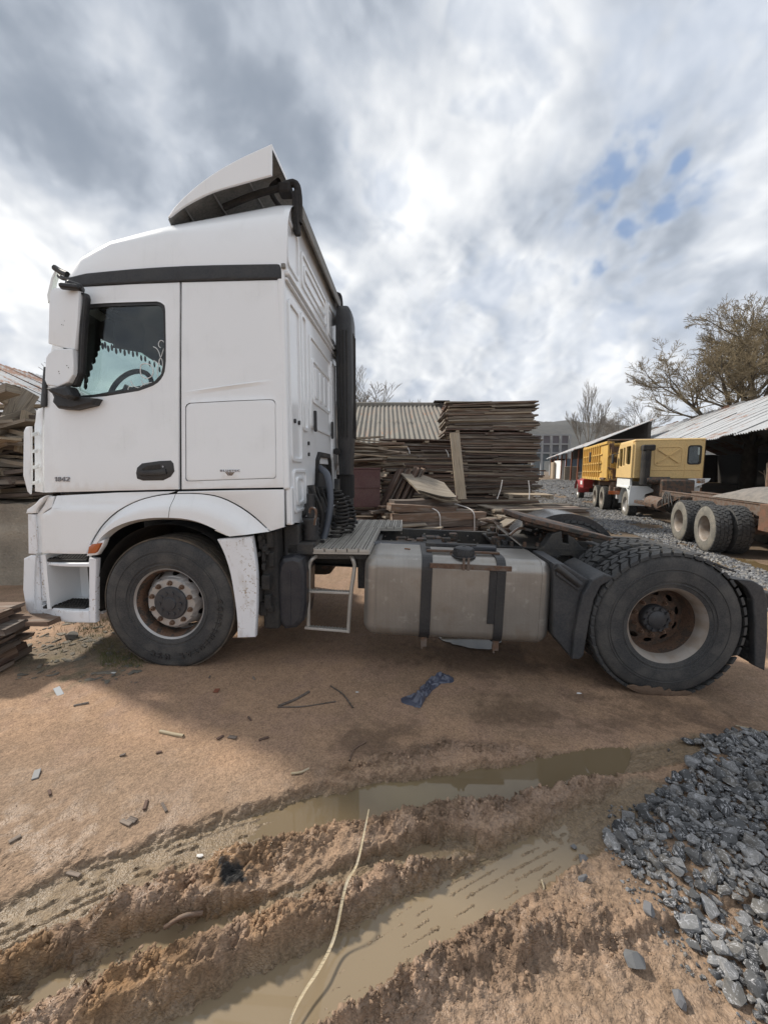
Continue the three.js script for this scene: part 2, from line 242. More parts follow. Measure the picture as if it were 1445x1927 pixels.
const RIDGES = [
  [[540, 1482, .04, .01], [640, 1460, .05, .03], [760, 1435, .06, .045], [850, 1412, .06, .05], [960, 1422, .05, .03], [1060, 1425, .04, .015]],
  [[1150, 1468, .03, .02], [1080, 1484, .055, .06], [1000, 1508, .055, .06], [900, 1532, .06, .055], [780, 1552, .06, .055], [660, 1566, .065, .055], [560, 1595, .07, .06], [480, 1632, .08, .085], [380, 1680, .09, .11], [280, 1722, .085, .11], [180, 1770, .08, .105], [80, 1820, .08, .11], [0, 1868, .08, .1], [-120, 1930, .08, .09]],
  [[1000, 1560, .03, .01], [900, 1592, .04, .035], [800, 1645, .05, .045], [700, 1680, .06, .05], [620, 1715, .07, .05], [520, 1750, .07, .06], [420, 1795, .07, .06], [320, 1840, .07, .06], [220, 1885, .07, .055], [80, 1950, .07, .05]],
  [[1090, 1650, .03, .01], [1000, 1680, .05, .03], [900, 1740, .06, .045], [800, 1800, .07, .05], [700, 1855, .08, .06], [600, 1910, .08, .07], [500, 1970, .08, .07]],
  [[1230, 1740, .03, .02], [1130, 1755, .05, .03], [1000, 1775, .06, .04], [880, 1815, .06, .04], [760, 1865, .06, .04]],
].map((l) => l.map(gpt));
const STEP = [[1290, 1730], [1150, 1768], [1000, 1795], [880, 1838], [760, 1885], [640, 1940]].map(gpt);
function near(poly, x, z) {                          // [distance, side, half width, height] of the nearest point of a line
  let best = 1e9, o = null;
  for (let i = 0; i + 1 < poly.length; i++) {
    const a = poly[i], b = poly[i + 1], dx = b[0] - a[0], dz = b[1] - a[1], t = clamp(((x - a[0]) * dx + (z - a[1]) * dz) / (dx * dx + dz * dz)), ex = x - a[0] - dx * t, ez = z - a[1] - dz * t, d = ex * ex + ez * ez;
    if (d < best) { best = d; o = [0, dx * ez - dz * ex, lerp(a[2] ?? 0, b[2] ?? 0, t), lerp(a[3] ?? 0, b[3] ?? 0, t), i + t]; }
  }
  o[0] = Math.sqrt(best); return o;
}
const baseY = (x, z) => { const f = sstep(14, 5, Math.hypot(x, z + 2)) * sstep(-1.8, -2.6, z); return -0.028 * clamp(x + 1.67, -1.2, 4.6) * f + GY + 0.45 * sstep(24, 40, -z); };
const GRAVEL = [[1285, 1385], [1335, 1402], [1300, 1445], [1240, 1500], [1140, 1568], [1142, 1600], [1175, 1650], [1225, 1690], [1275, 1755], [1300, 1800], [1330, 1850], [1400, 1930], [1500, 1990], [1700, 1960], [1800, 1700], [1700, 1360], [1445, 1350], [1400, 1372]].map(gpt);
function inside(poly, x, z) { let c = false; for (let i = 0, j = poly.length - 1; i < poly.length; j = i++) { const [a, b] = poly[i], [p, q] = poly[j]; if ((b > z) !== (q > z) && x < (p - a) * (z - b) / (q - b) + a) c = !c; } return c; }
const wet = {};                                      // filled by ground(): how wet a place is
function ground(x, z, info) {
  let y = baseY(x, z), R1 = 0, R2 = 0, L2 = 0, ridge = 0, clump = 0;
  if (x > -3.4 && x < 3.4 && z > -3 && z < 0.2) {
    const jx = (fbm(x * 9, z * 9, 3, 201) - 0.5) * 0.06 + (fbm(x * 40, z * 40, 2, 205) - 0.5) * 0.02, jz = (fbm(x * 9 + 50, z * 9, 3, 203) - 0.5) * 0.06 + (fbm(x * 40, z * 40 + 9, 2, 207) - 0.5) * 0.02;
    const X = x + jx, Z = z + jz, soft = (n) => 1 - sstep(n[2] * 0.6, n[2] * 1.02, n[0]);
    const a = near(RUT1, X, Z), b = near(RUT2, X, Z), c = near(LOW2, X, Z);
    R1 = soft(a); R2 = soft(b); L2 = soft(c);
    const a0 = near(RUT1, x, z), b0 = near(RUT2, x, z), lines = (n) => { const q = n[0] * Math.sign(n[1]) / 0.034, k = Math.abs(q - Math.round(q)), br = fbm(x * 14 + Math.round(q) * 9, z * 14, 2, 211); return (k < 0.22 ? 1 : 0) * sstep(0.47, 0.6, br) * (1 - k / 0.22); };
    const wob = fbm(x * 6 + 3, z * 6, 3, 215), crag = (k, q) => 1 - Math.abs(2 * fbm(x * k, z * k * 1.15, 2, q) - 1);
    for (const l of RIDGES) { const n = near(l, X + (wob - 0.5) * 0.07, Z + (fbm(x * 6, z * 6 + 9, 3, 217) - 0.5) * 0.07), w = n[2] * (0.95 + 1.2 * wob), k = Math.exp(-Math.pow(n[0] / w, 2.2)); if (k > 0.01) { y += n[3] * 0.7 * k * (0.1 + 1.5 * fbm(x * 8, z * 8, 3, 221)) ; ridge = Math.max(ridge, k * (1 - Math.max(R1, R2) * 0.9) * Math.min(1, n[3] / 0.045)); } }
    { const lv = baseY(x, z), fl = (n, k) => lv - n[3] + (fbm(x * 6, z * 6, 3, 213) - 0.5) * 0.008 + (fbm(x * 30, z * 30, 2, 214) - 0.5) * 0.003 + k; y = lerp(y, fl(c, (fbm(x * 14, z * 14, 3, 216) - 0.5) * 0.03), L2); y = lerp(y, fl(a, (0.008 * sstep(5.2, 6.5, a[4]) + 0.006 * sstep(2.2, 1, a[4]) + 0.004 * sstep(6.5, 7.5, a[4])) * lines(a0)), R1); y = lerp(y, fl(b, 0.007 * lines(b0)), R2); }
    const s = near(STEP, X, Z); if (s[0] < 0.5 && Z > -1.6) { const lower = s[1] < 0 ? 1 : 0; y -= 0.028 * (lower ? sstep(0, 0.02, s[0]) * sstep(0.5, 0.2, s[0]) : 0); }
    if (ridge > 0.02) {
      const q = cells(x * 16 + jx * 60, z * 20 + jz * 60, 31), slab = (q[2] - 0.5) * sstep(0.02, 0.14, q[1] - q[0]);
      clump = ridge; y += ridge * (0.03 * slab + 0.028 * (crag(13, 223) - 0.7) + 0.014 * (crag(34, 225) - 0.7) + 0.007 * (crag(80, 227) - 0.7) + 0.004 * (crag(150, 228) - 0.7));
    }
    const rough = Math.max(ridge, sstep(-1.75, -1.45, z + 0.25 * x * 0) * 0.6) * (1 - Math.max(R1, R2) * 0.85);
    y += (fbm(x * 30, z * 30, 3, 231) - 0.5) * 0.02 * rough + (fbm(x * 80, z * 80, 2, 233) - 0.5) * 0.008 * rough;
    // crumbly bits on the wet mud under the second rut
    if (z > -1.5) { y += (0.012 * (crag(24, 235) - 0.75) + 0.006 * (crag(60, 237) - 0.7)) * (1 - R2) * (1 - R1); }
  }
  const n1 = fbm(x * 2.2, z * 2.2, 4, 241) - 0.5, rut = 1 - Math.max(R1, R2, L2 * 0.7); y += n1 * 0.03 * sstep(0.3, 3, Math.hypot(x, z)) * rut;
  y += (fbm(x * 25, z * 25, 3, 243) - 0.5) * 0.006 * rut;
  // furrows along the lane where the lorries pass
  if (z < -5) y += (fbm(x * 0.7, z * 0.35, 3, 251) - 0.5) * 0.14 * sstep(5, 9, -z);
  if (info) Object.assign(info, { R1, R2, L2, ridge, clump });
  return y;
}
const sand = [0.435, 0.285, 0.182], sand2 = [0.33, 0.222, 0.145], pink = [0.38, 0.25, 0.175], olive = [0.245, 0.185, 0.115], mud = [0.315, 0.225, 0.155], orange = [0.34, 0.2, 0.095], damp = [0.13, 0.083, 0.05], grey = [0.19, 0.165, 0.12], moss = [0.15, 0.145, 0.06];
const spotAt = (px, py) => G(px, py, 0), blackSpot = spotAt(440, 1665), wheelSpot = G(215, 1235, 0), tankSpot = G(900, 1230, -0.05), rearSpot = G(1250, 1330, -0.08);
function groundColour(x, z, info, f) {
    const n = fbm(x * 1.1, z * 1.1, 4, 261), m = fbm(x * 5, z * 5, 4, 263);
    let c = mix3(sand, sand2, sstep(0.4, 0.65, n)); c = mix3(c, pink, sstep(0.45, 0.7, m) * 0.6);
    // damp earth in patches: under the tank, beside the wheels, along the first rut
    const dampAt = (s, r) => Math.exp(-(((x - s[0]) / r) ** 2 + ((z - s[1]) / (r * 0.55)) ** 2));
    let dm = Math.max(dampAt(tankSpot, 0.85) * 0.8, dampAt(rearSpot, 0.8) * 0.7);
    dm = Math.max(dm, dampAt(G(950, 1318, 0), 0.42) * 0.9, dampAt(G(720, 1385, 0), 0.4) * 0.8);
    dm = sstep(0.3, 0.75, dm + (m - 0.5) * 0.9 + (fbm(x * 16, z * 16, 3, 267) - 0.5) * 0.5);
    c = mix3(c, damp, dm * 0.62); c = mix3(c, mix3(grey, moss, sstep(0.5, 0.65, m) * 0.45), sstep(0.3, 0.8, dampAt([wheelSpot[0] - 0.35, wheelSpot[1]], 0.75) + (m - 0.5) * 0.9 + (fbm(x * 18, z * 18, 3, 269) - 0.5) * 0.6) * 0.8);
    const front = sstep(-2.15, -1.75, z + (n - 0.5) * 0.5);
    if (z > -3) c = mix3(c, mud, front * 0.75);
    if (x > -3.4 && x < 3.4 && z > -3) {
      const lf = sstep(0.2, -0.9, x);
      c = mix3(c, mix3(mix3(mud, pink, 0.5), orange, lf * sstep(0.35, 0.55, m)), info.ridge * 0.85);
      const w = Math.max(info.R1, info.R2, info.L2); c = mix3(c, olive, w * 0.85);
      c = mix3(c, damp, info.ridge * sstep(0.44, 0.62, f * 0.5 + 0.25 + (fbm(x * 9, z * 9, 4, 271) - 0.5)) * 0.6);
      c = mix3(c, [0.02, 0.019, 0.018], sstep(0.45, 0.7, Math.exp(-(((x - blackSpot[0]) / 0.07) ** 2 + ((z - blackSpot[1]) / 0.06) ** 2)) + (fbm(x * 45, z * 45, 2, 273) - 0.5) * 0.9));
      if (x > 0.15 && z > -1.5) c = mix3(c, damp, sstep(0.6, 0.72, fbm(x * 34, z * 34, 3, 275)) * 0.45 * (1 - w));
    }
    if (z < -6) { const r = fbm(x * 0.4, z * 0.2, 4, 277); c = mix3(c, mix3([0.12, 0.09, 0.06], [0.24, 0.17, 0.11], r), sstep(6, 8, -z)); }
    return c;
}
{
  const axis = (d0, d1, step, lo, hi, grow) => { const a = []; for (let v = d0; v <= d1; v += step) a.push(v); let s = step, v = d1; while (v < hi) { s *= grow; v += s; a.push(Math.min(v, hi)); } s = step; v = d0; const b = []; while (v > lo) { s *= grow; v -= s; b.unshift(Math.max(v, lo)); } return [...b, ...a]; };
  const xs = axis(-2.7, 2.5, 0.0072, -900, 900, 1.09), zs = axis(-2.75, -0.75, 0.0072, -1500, 60, 1.05), nx = xs.length, nz = zs.length;
  const pos = new Float32Array(nx * nz * 3), col = new Float32Array(nx * nz * 3), uv = new Float32Array(nx * nz * 2), uv1 = new Float32Array(nx * nz * 2), ix = new Uint32Array((nx - 1) * (nz - 1) * 6);
  const info = {};
  for (let j = 0, k = 0; j < nz; j++) for (let i = 0; i < nx; i++, k++) {
    const x = xs[i], z = zs[j], y = ground(x, z, info); pos.set([x, y, z], k * 3); uv.set([x, z], k * 2); uv1.set([(x + 3.4) / 6.8, (z + 6) / 6], k * 2);
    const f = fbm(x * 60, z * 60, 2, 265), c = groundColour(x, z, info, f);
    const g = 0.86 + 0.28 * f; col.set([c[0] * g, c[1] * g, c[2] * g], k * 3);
  }
  for (let j = 0, q = 0; j < nz - 1; j++) for (let i = 0; i < nx - 1; i++) { const a = j * nx + i; ix.set([a, a + nx, a + 1, a + 1, a + nx, a + nx + 1], q); q += 6; }
  const g = new THREE.BufferGeometry(); g.setAttribute('position', new THREE.BufferAttribute(pos, 3)); g.setAttribute('color', new THREE.BufferAttribute(col, 3)); g.setAttribute('uv', new THREE.BufferAttribute(uv, 2)); g.setAttribute('uv1', new THREE.BufferAttribute(uv1, 2)); g.setIndex(new THREE.BufferAttribute(ix, 1)); g.computeVertexNormals();
  // steep faces of the ridges crumble sideways too, and their uv runs down the face
  { const nr = g.attributes.normal; for (let k = 0; k < nx * nz; k++) { const x = pos[3 * k], y = pos[3 * k + 1], z = pos[3 * k + 2]; uv[2 * k + 1] = z - y; if (z < -2.6 || z > -0.7 || Math.abs(x) > 2.6) continue; const st = sstep(0.25, 0.75, Math.hypot(nr.getX(k), nr.getZ(k))); if (st < 0.01) continue; const q = (z - y) * 1.0, d = st * (0.02 * (fbm(x * 26, q * 34, 3, 298) - 0.5) + 0.022 * (Math.abs(2 * fbm(x * 55, q * 65, 2, 299) - 1) - 0.3)); pos[3 * k] += nr.getX(k) * d; pos[3 * k + 1] += nr.getY(k) * d; pos[3 * k + 2] += nr.getZ(k) * d; } g.computeVertexNormals(); }
  const grain = tex(1024, 1024, (u, v) => { const a = fbm(u * 160, v * 160, 3, 281, 160, 160), b = fbm(u * 24, v * 24, 4, 283, 24, 24), s = vn(u * 300, v * 300, 287, 300, 300); const k = 0.78 + 0.42 * (a - 0.5) * 1.6 + 0.2 * (b - 0.5) - (s > 0.93 ? 0.3 : 0) + (s < 0.04 ? 0.3 : 0); return [k, k * 0.985, k * 0.97]; });
  const bump = tex(1024, 1024, (u, v) => 0.6 * fbm(u * 200, v * 200, 3, 291, 200, 200) + 0.4 * fbm(u * 40, v * 40, 4, 293, 40, 40), false);
  const rough = tex(1024, 1024, (u, v) => { const x = u * 6.8 - 3.4, z = v * 6 - 6, i = {}; ground(x, z, i); const w = Math.max(i.R1 ?? 0, i.R2 ?? 0, i.L2 ?? 0), n = fbm(x * 12, z * 12, 4, 297); return clamp(0.97 - 0.5 * w * sstep(0.3, 0.6, n + 0.1) - 0.3 * (i.ridge ?? 0) * sstep(0.4, 0.6, n) - 0.3 * sstep(-1.9, -1.6, z) * sstep(0.52, 0.62, n) - 0.15 * sstep(0.55, 0.7, n) * (1 - w), 0.5, 1); }, false);
  rough.channel = 1; rough.wrapS = rough.wrapT = THREE.ClampToEdgeWrapping;
  g.userData.ready = true;
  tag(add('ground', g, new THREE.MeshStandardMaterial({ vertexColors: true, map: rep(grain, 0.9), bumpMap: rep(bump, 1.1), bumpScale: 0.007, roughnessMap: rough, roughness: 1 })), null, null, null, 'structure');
}
// murky water standing in the ruts and under the tank
function puddle(pts, y, label, color = [0.2, 0.152, 0.092]) {
  const c = sm(pts.map(([a, b]) => G(a, b, y)), 60, true), g = new THREE.ShapeGeometry(shapeOf(c.map(([x, z]) => [x, -z]))).rotateX(-Math.PI / 2).translate(0, y + GY, 0);
  const o = add('puddle', g, phys({ color: C(...color), roughness: 0.02, ior: 1.5 }));
  return tag(o, label, 'puddle', null, 'structure');
}
// ---------------------------------------------------------------- the white tractor unit, measured on the plane of its near side
const tractor = thing('tractor_unit', 'white tractor unit with silver fuel tank and bare chassis, parked side-on in the muddy yard', 'truck', [0, 0, TO], -YAW);
const P = (pts, z = 0) => pts.map(([x, y]) => T(x, y, z));
const frontX = T(84, 840)[0], backX = T(541, 760, -0.03)[0], WID = 2.46;
const cabZ = (x, y) => { const f = clamp((frontX + 0.34 - x) / 0.34); return -0.06 * f * f * f - 0.012 * Math.pow(Math.max(0, y - 1.95), 1.5) - 0.05 * sstep(1.52, 1.42, y) * 0; };
const PS = (pts, zf = cabZ) => pts.map(([a, b]) => { let q = T(a, b, 0); for (let i = 0; i < 4; i++) q = T(a, b, zf(...q)); return q; });
const skin = (pts, t = 0.028, holes = [], b = 0.005, dz = 0) => { const g = plate(pts, t, { b, holes, fine: 0.07, zf: (x, y) => cabZ(x, y) + dz }); return g; };
const winHole = PS([...sm([[146, 573], [200, 569], [296, 566]], 6), ...sm([[303, 568], [311, 574], [313, 586]], 4), [314, 640], ...sm([[314, 680], [310, 705], [296, 723], [262, 737]], 8), [200, 747], [150, 751], [112, 747], [109, 735], [112, 690], [122, 640], [134, 598]]);
// the near side: door, rear quarter with its locker, lower wing
const doorPts = PS([[84, 927], [83, 850], [84, 770], [92, 690], [104, 620], [118, 566], [126, 543], [160, 539.5], [250, 534.5], [338, 531], [337, 700], [336.5, 921], [220, 923.5]]);
add('door', skin(doorPts, 0.03, [winHole]), M.white, tractor);
const door = tractor.children[0];
const locker = [...sm([[348, 772], [349, 762], [356, 757]], 3), [430, 753], [508, 750], ...sm([[515, 751], [520, 757], [520, 766]], 3), [521.5, 888], ...sm([[521.5, 896], [518, 901.5], [511, 902]], 3), [430, 904.5], [358, 907], ...sm([[352, 906.5], [348.5, 903], [348.5, 896]], 3)];
const grow = (pts, k) => { const cx = 434, cy = 828; return pts.map(([x, y]) => [x + Math.sign(x - cx) * k, y + Math.sign(y - cy) * k]); };
const quarterPts = PS([[342, 921], [342, 531], [440, 528.5], [526, 526.5], [529, 534], [531, 700], [534, 917.5], [440, 919]]);
const quarter = add('side_panel', skin(quarterPts, 0.03, [PS(locker)]), M.white, tractor);
const hatch = add('locker_hatch', skin(PS(grow(locker, -1.9)), 0.026, [], 0.006, -0.002), M.white, tractor);
const swage = (a, b, k) => { const g = grid(24, 4, (u, v) => { const [x, y] = T(lerp(a[0], b[0], u), lerp(a[1], b[1], u) + (v - 0.5) * 9); return [x, y, cabZ(x, y) + 0.0004 + k * Math.sin(Math.PI * Math.min(1, u * 1.05)) * (v > 0.01 && v < 0.99 ? (v < 0.5 ? 1 - v : 0.9 - v) : 0)]; }); return g; };
add('crease', swage([344, 741], [524, 716], 0.012), M.white, quarter);
// dark seals behind the gaps
add('door_seal', [plate(PS([[110, 600], [126, 545], [530, 529], [534, 916], [86, 925], [86, 760]]), 0.02, { b: 0, holes: [PS([[150, 578], [298, 571], [309, 590], [308, 690], [290, 718], [150, 745], [122, 742], [122, 690]])], fine: 0.1, zf: (x, y) => cabZ(x, y) - 0.034 })], M.blackMatt, tractor);
// window: black frame, glass, swirl stickers
const winIn = PS([[150, 579], [200, 575], [294, 572], [303, 576], [307, 588], [308, 640], [308, 682], [303, 704], [290, 718], [258, 731], [200, 741], [150, 745], [120, 741], [120, 690], [128, 645], [140, 600]]);
add('window_frame', plate(winHole, 0.02, { b: 0.003, holes: [winIn], fine: 0.08, zf: (x, y) => cabZ(x, y) - 0.008 }), M.black, door);
add('window_pane', plate(winIn.map(([x, y]) => [x, y]), 0.005, { b: 0, fine: 0.1, zf: (x, y) => cabZ(x, y) - 0.016 }), M.glass, door);
{
  const zs = (x, y) => cabZ(x, y) - 0.0145, curve = (pts, r = 0.0032) => tube(sm(pts, 24).map(([a, b]) => { const [x, y] = T(a, b); return [x, y, zs(x, y)]; }), r, 40, 5);
  add('swirl_sticker', [curve([[286, 651], [292, 654], [297, 662], [300, 671], [304, 660], [307, 650], [305, 641], [300, 639], [296, 644], [297, 651], [300, 653]]), curve([[300, 671], [296, 684], [294, 700], [297, 715], [302, 700], [304, 684], [301, 673], [297, 677], [299, 686]]), curve([[287, 677], [293, 681], [296, 685]]), curve([[263, 685], [270, 683], [281, 686], [286, 695], [284, 706], [275, 711], [265, 707], [262, 697], [263, 685]], 0.004),
    curve([[297, 720], [282, 723], [268, 728], [258, 729], [248, 724], [244, 716]]), curve([[297, 720], [285, 719], [270, 722], [262, 728], [254, 736], [245, 739], [239, 733], [241, 727], [248, 727]]), curve([[264, 715], [268, 722], [274, 728]])], M.sticker, door);
}
// door furniture
{
  const bez = P([[257, 890], [259, 880], [268, 872], [300, 867.5], [322, 866.5], [327, 872], [329, 887], [322, 897], [308, 904], [270, 904.5], [259, 901]]);
  const dh = add('door_handle', plate(bez, 0.02, { b: 0.006, zf: () => 0.006 }), M.black, door);
  add('grip', [plate(P([[262, 886], [300, 884], [314, 882], [316, 892], [300, 895], [266, 895]]), 0.02, { b: 0.006, zf: () => 0.02 })], M.black, dh);
  add('lock', [new THREE.CylinderGeometry(0.008, 0.008, 0.01, 16).rotateX(Math.PI / 2).translate(...T(309, 878), 0.008)], M.chrome, dh);
  add('handle_recess', [plate(P([[268, 882], [280, 876], [303, 873], [304, 883], [270, 886]]), 0.01, { b: 0.002, zf: () => 0.0075 })], M.blackMatt, dh);
}
const fontBold = await new FontLoader().loadAsync('fonts/droid/droid_sans_bold.typeface.json');
const lettering = (s, size, depth) => new TextGeometry(s, { font: fontBold, size, depth, curveSegments: 3, bevelEnabled: false });
{
  const [x, y] = T(92, 906), k = (T(131, 906)[0] - x), g = lettering('1842', 0.03, 0.006); g.computeBoundingBox(); const w = g.boundingBox.max.x; g.scale(k / w, (T(92, 897.5)[1] - y) / 0.03 * 1.0, 1); g.applyMatrix4(new THREE.Matrix4().makeShear(0, 0, 0.25, 0, 0, 0)); g.translate(x, y, 0.001);
  const p = g.attributes.position; for (let i = 0; i < p.count; i++) p.setZ(i, p.getZ(i) + cabZ(p.getX(i), p.getY(i)));
  add('model_number', g, M.chrome, door);
  const [a, b] = T(414, 887.5), kk = T(452, 887.5)[0] - a, h = lettering('BLUETEC', 0.02, 0.005); h.computeBoundingBox(); h.scale(kk / h.boundingBox.max.x, 0.75, 1).translate(a, b, -0.002);
  const f = lettering('5', 0.016, 0.006); f.translate(...T(430, 894), -0.001);
  add('emblem', [h, f, plate(P([[424, 888.5], [442, 888.5], [437, 895], [429, 895]]), 0.006, { b: 0.001, zf: () => 0.0005 })], M.chrome, hatch);
}
// black weather strip under the roof
add('roof_strip', plate(PS([...sm([[124, 541], [124.5, 530], [130, 523]], 4), ...sm([[165, 515], [250, 507], [350, 501], [450, 498.5], [522, 497.5]], 8), ...sm([[527, 498.5], [530, 503], [531, 512]], 3), [531, 526], [440, 528], [340, 530.5], [230, 534.5], [160, 539]]), 0.05, { b: 0.01, fine: 0.08, zf: (x, y) => cabZ(x, y) + 0.012 }), M.black, tractor);
// roof: lofted from the near side over to the far side
const roofAt = (() => {
  const side = sm([[126, 523], [134, 495], [150, 479], [176, 463], [203, 451]], 20).concat(sm([[203, 451], [300, 425], [420, 405], [532, 389]], 24).slice(1)).map(([a, b], i, l) => T(a, b, lerp(-0.02, -0.33, i / (l.length - 1))));
  const crease = [[126, 521], [150, 485], [203, 456], [300, 437], [420, 429], [532, 424]].map(([a, b]) => T(a, b, -0.03));
  const sample = (l, x) => { if (x <= l[0][0]) return l[0][1]; for (let i = 0; i + 1 < l.length; i++) if (x <= l[i + 1][0]) return lerp(l[i][1], l[i + 1][1], (x - l[i][0]) / (l[i + 1][0] - l[i][0])); return l[l.length - 1][1]; };
  const strip = [[124, 541], [165, 516], [350, 501], [532, 497]].map(([a, b]) => T(a, b));
  const x0 = side[0][0], x1 = backX - 0.012;
  return (u, v) => {
    const w = v < 0.5 ? v * 2 : (1 - v) * 2, x = lerp(x0, x1, Math.pow(u, 1.25)), top = sample(side, x), cr = Math.min(sample(crease, x), top), bot = Math.min(sample(strip, x), cr) - 0.03, inset = (y) => -0.012 * Math.pow(Math.max(0, y - 1.95), 1.5);
    let y, zz; const nose = 0.16 * Math.pow(1 - u, 2);
    if (w < 0.42) { const t = w / 0.42; y = lerp(bot, cr, t); zz = inset(y) - 0.035 * t * t; }
    else if (w < 0.7) { const t = (w - 0.42) / 0.28, q = 1 - Math.pow(1 - t, 2); y = lerp(cr, top, q); zz = inset(cr) - 0.035 - lerp(0, 0.36, Math.pow(t, 1.35)); }
    else { const t = (w - 0.7) / 0.3; y = top + 0.03 * Math.sin(t * Math.PI / 2); zz = lerp(inset(cr) - 0.395, -WID / 2, t); }
    const xx = x - nose * Math.sin(Math.PI / 2 * clamp(-zz / (WID / 2))) * (1 - u);
    return v < 0.5 ? [xx, y, zz] : [xx, y, -WID - zz];
  };
})();
add('roof', grid(72, 60, roofAt, 0.5), M.white, tractor);
{
  // the back edge of the roof closed by a lip
  const ring = []; for (let i = 0; i <= 60; i++) ring.push(roofAt(1, i / 60));
  add('roof_rear_lip', grid(60, 1, (u, v) => { const [x, y, z] = ring[Math.round(u * 60)]; return [x + (v ? 0.04 : -0.002), y - (v ? 0.01 : 0), z * (v ? 0.99 : 1)]; }), M.white, tractor);
}
// back wall with pressed ribs, gutter, tunnel and handles
{
  const Z = -WID + 0.05, bx = backX;
  const rear = (pts) => pts.map(([a, b]) => TX(a, b, bx));      // [z, y]
  const ringTop = []; for (let i = 4; i <= 56; i++) { const [, y, z] = roofAt(1, i / 60); ringTop.push([z, y - 0.004]); }
  const tun = [...rrect(-1.52, 1.02, -0.98, 1.72, 0.12, 5)];
  const outline = [[-0.03, 1.14], ...ringTop, [Z, 1.14], [-1.75, 1.1], [-1.62, 1.3], [-1.58, 1.62], [-0.9, 1.62], [-0.82, 1.3], [-0.62, 1.06]];
  const toWall = (g, off = 0) => g.rotateY(-Math.PI / 2).translate(bx + off, 0, 0);
  const wallPlate = (pts, t, off, o = {}) => toWall(plate(pts, t, o), off - t);
  const wall = add('back_wall', wallPlate(outline, 0.03, 0.0, { b: 0.004 }), M.white, tractor);
  const ringOf = (x0, y0, x1, y1, w, r, off = 0.014, t = 0.02) => wallPlate(rrect(x0, y0, x1, y1, r), t, off, { b: 0.006, holes: [rrect(x0 + w, y0 + w, x1 - w, y1 - w, Math.max(0.01, r - w * 0.6))] });
  const lo = 3.0;
  for (const a of [[-0.4, 1.62, -0.09, 2.86], [-0.62, 1.9, -0.44, 2.9], [-1.68, 1.95, -0.72, 2.82], [-1.62, 2.2, -0.8, 2.62], [-1.9, 1.7, -1.74, 2.85], [-2.36, 1.62, -1.98, 2.86]]) add('rib', ringOf(...a, 0.035, 0.05), M.white, wall);
  for (const a of [[-0.42, 3.1, -0.1, 3.46], [-1.5, 3.12, -0.5, 3.42], [-1.42, 3.2, -0.58, 3.34], [-2.3, 3.1, -1.6, 3.46]]) add('rib', ringOf(...a, 0.03, 0.05), M.white, wall);
  for (const a of [[-0.5, 1.2, -0.12, 1.56], [-0.42, 1.26, -0.2, 1.5], [-2.3, 1.2, -1.95, 1.56]]) add('rib', ringOf(...a, 0.028, 0.05), M.white, wall);
  for (const z of [-1.0, -1.2, -1.4]) add('pressing', wallPlate(rrect(z - 0.07, 2.26, z + 0.07, 2.56, 0.03), 0.02, 0.012, { b: 0.006 }), M.white, wall);
  add('gutter', [span(bx, bx + 0.04, lo - 0.012, lo + 0.016, -0.03, Z, 0.01), span(bx, bx + 0.025, lo - 0.05, lo - 0.03, -0.03, Z, 0.008)], M.white, wall);
  for (const z of [-0.78, -1.62]) add('grab_handle', [span(bx + 0.02, bx + 0.05, 1.92, 2.12, z - 0.02, z + 0.02, 0.014)], M.black, wall);
  for (const [z, y] of [[-0.62, 1.8], [-0.62, 1.7], [-1.85, 1.8], [-0.2, 1.95], [-0.32, 1.95]]) add('plug', [bar([bx, y, z], [bx + 0.014, y, z], 0.018)], M.black, wall);
  add('tunnel', [wallPlate([[-1.62, 1.3], [-1.58, 1.66], [-1.5, 1.74], [-1.0, 1.74], [-0.9, 1.66], [-0.84, 1.3], [-0.9, 1.3], [-0.96, 1.64], [-1.02, 1.69], [-1.48, 1.69], [-1.52, 1.64], [-1.56, 1.3]], 0.05, 0.03, { b: 0.004 }), span(bx - 0.3, bx - 0.02, 1.0, 1.72, -1.6, -0.86)], M.blackMatt, wall);
  add('corner_post', [span(bx - 0.05, bx + 0.006, T(535, 917)[1] - 0.02, lo + 0.06, -0.055, -0.004, 0.022), span(bx - 0.045, bx + 0.012, 1.12, 1.42, -0.11, -0.045, 0.01)], M.white, tractor);
  add('corner_post', [span(bx - 0.05, bx + 0.006, 1.3, lo + 0.06, -WID + 0.004, -WID + 0.055, 0.022)], M.white, tractor);
  add('sensor', [span(bx - 0.01, bx + 0.02, ...[lo - 0.012, lo + 0.02].map((y) => y + 0.03), -0.012, 0.006, 0.004)], M.under, tractor);
}
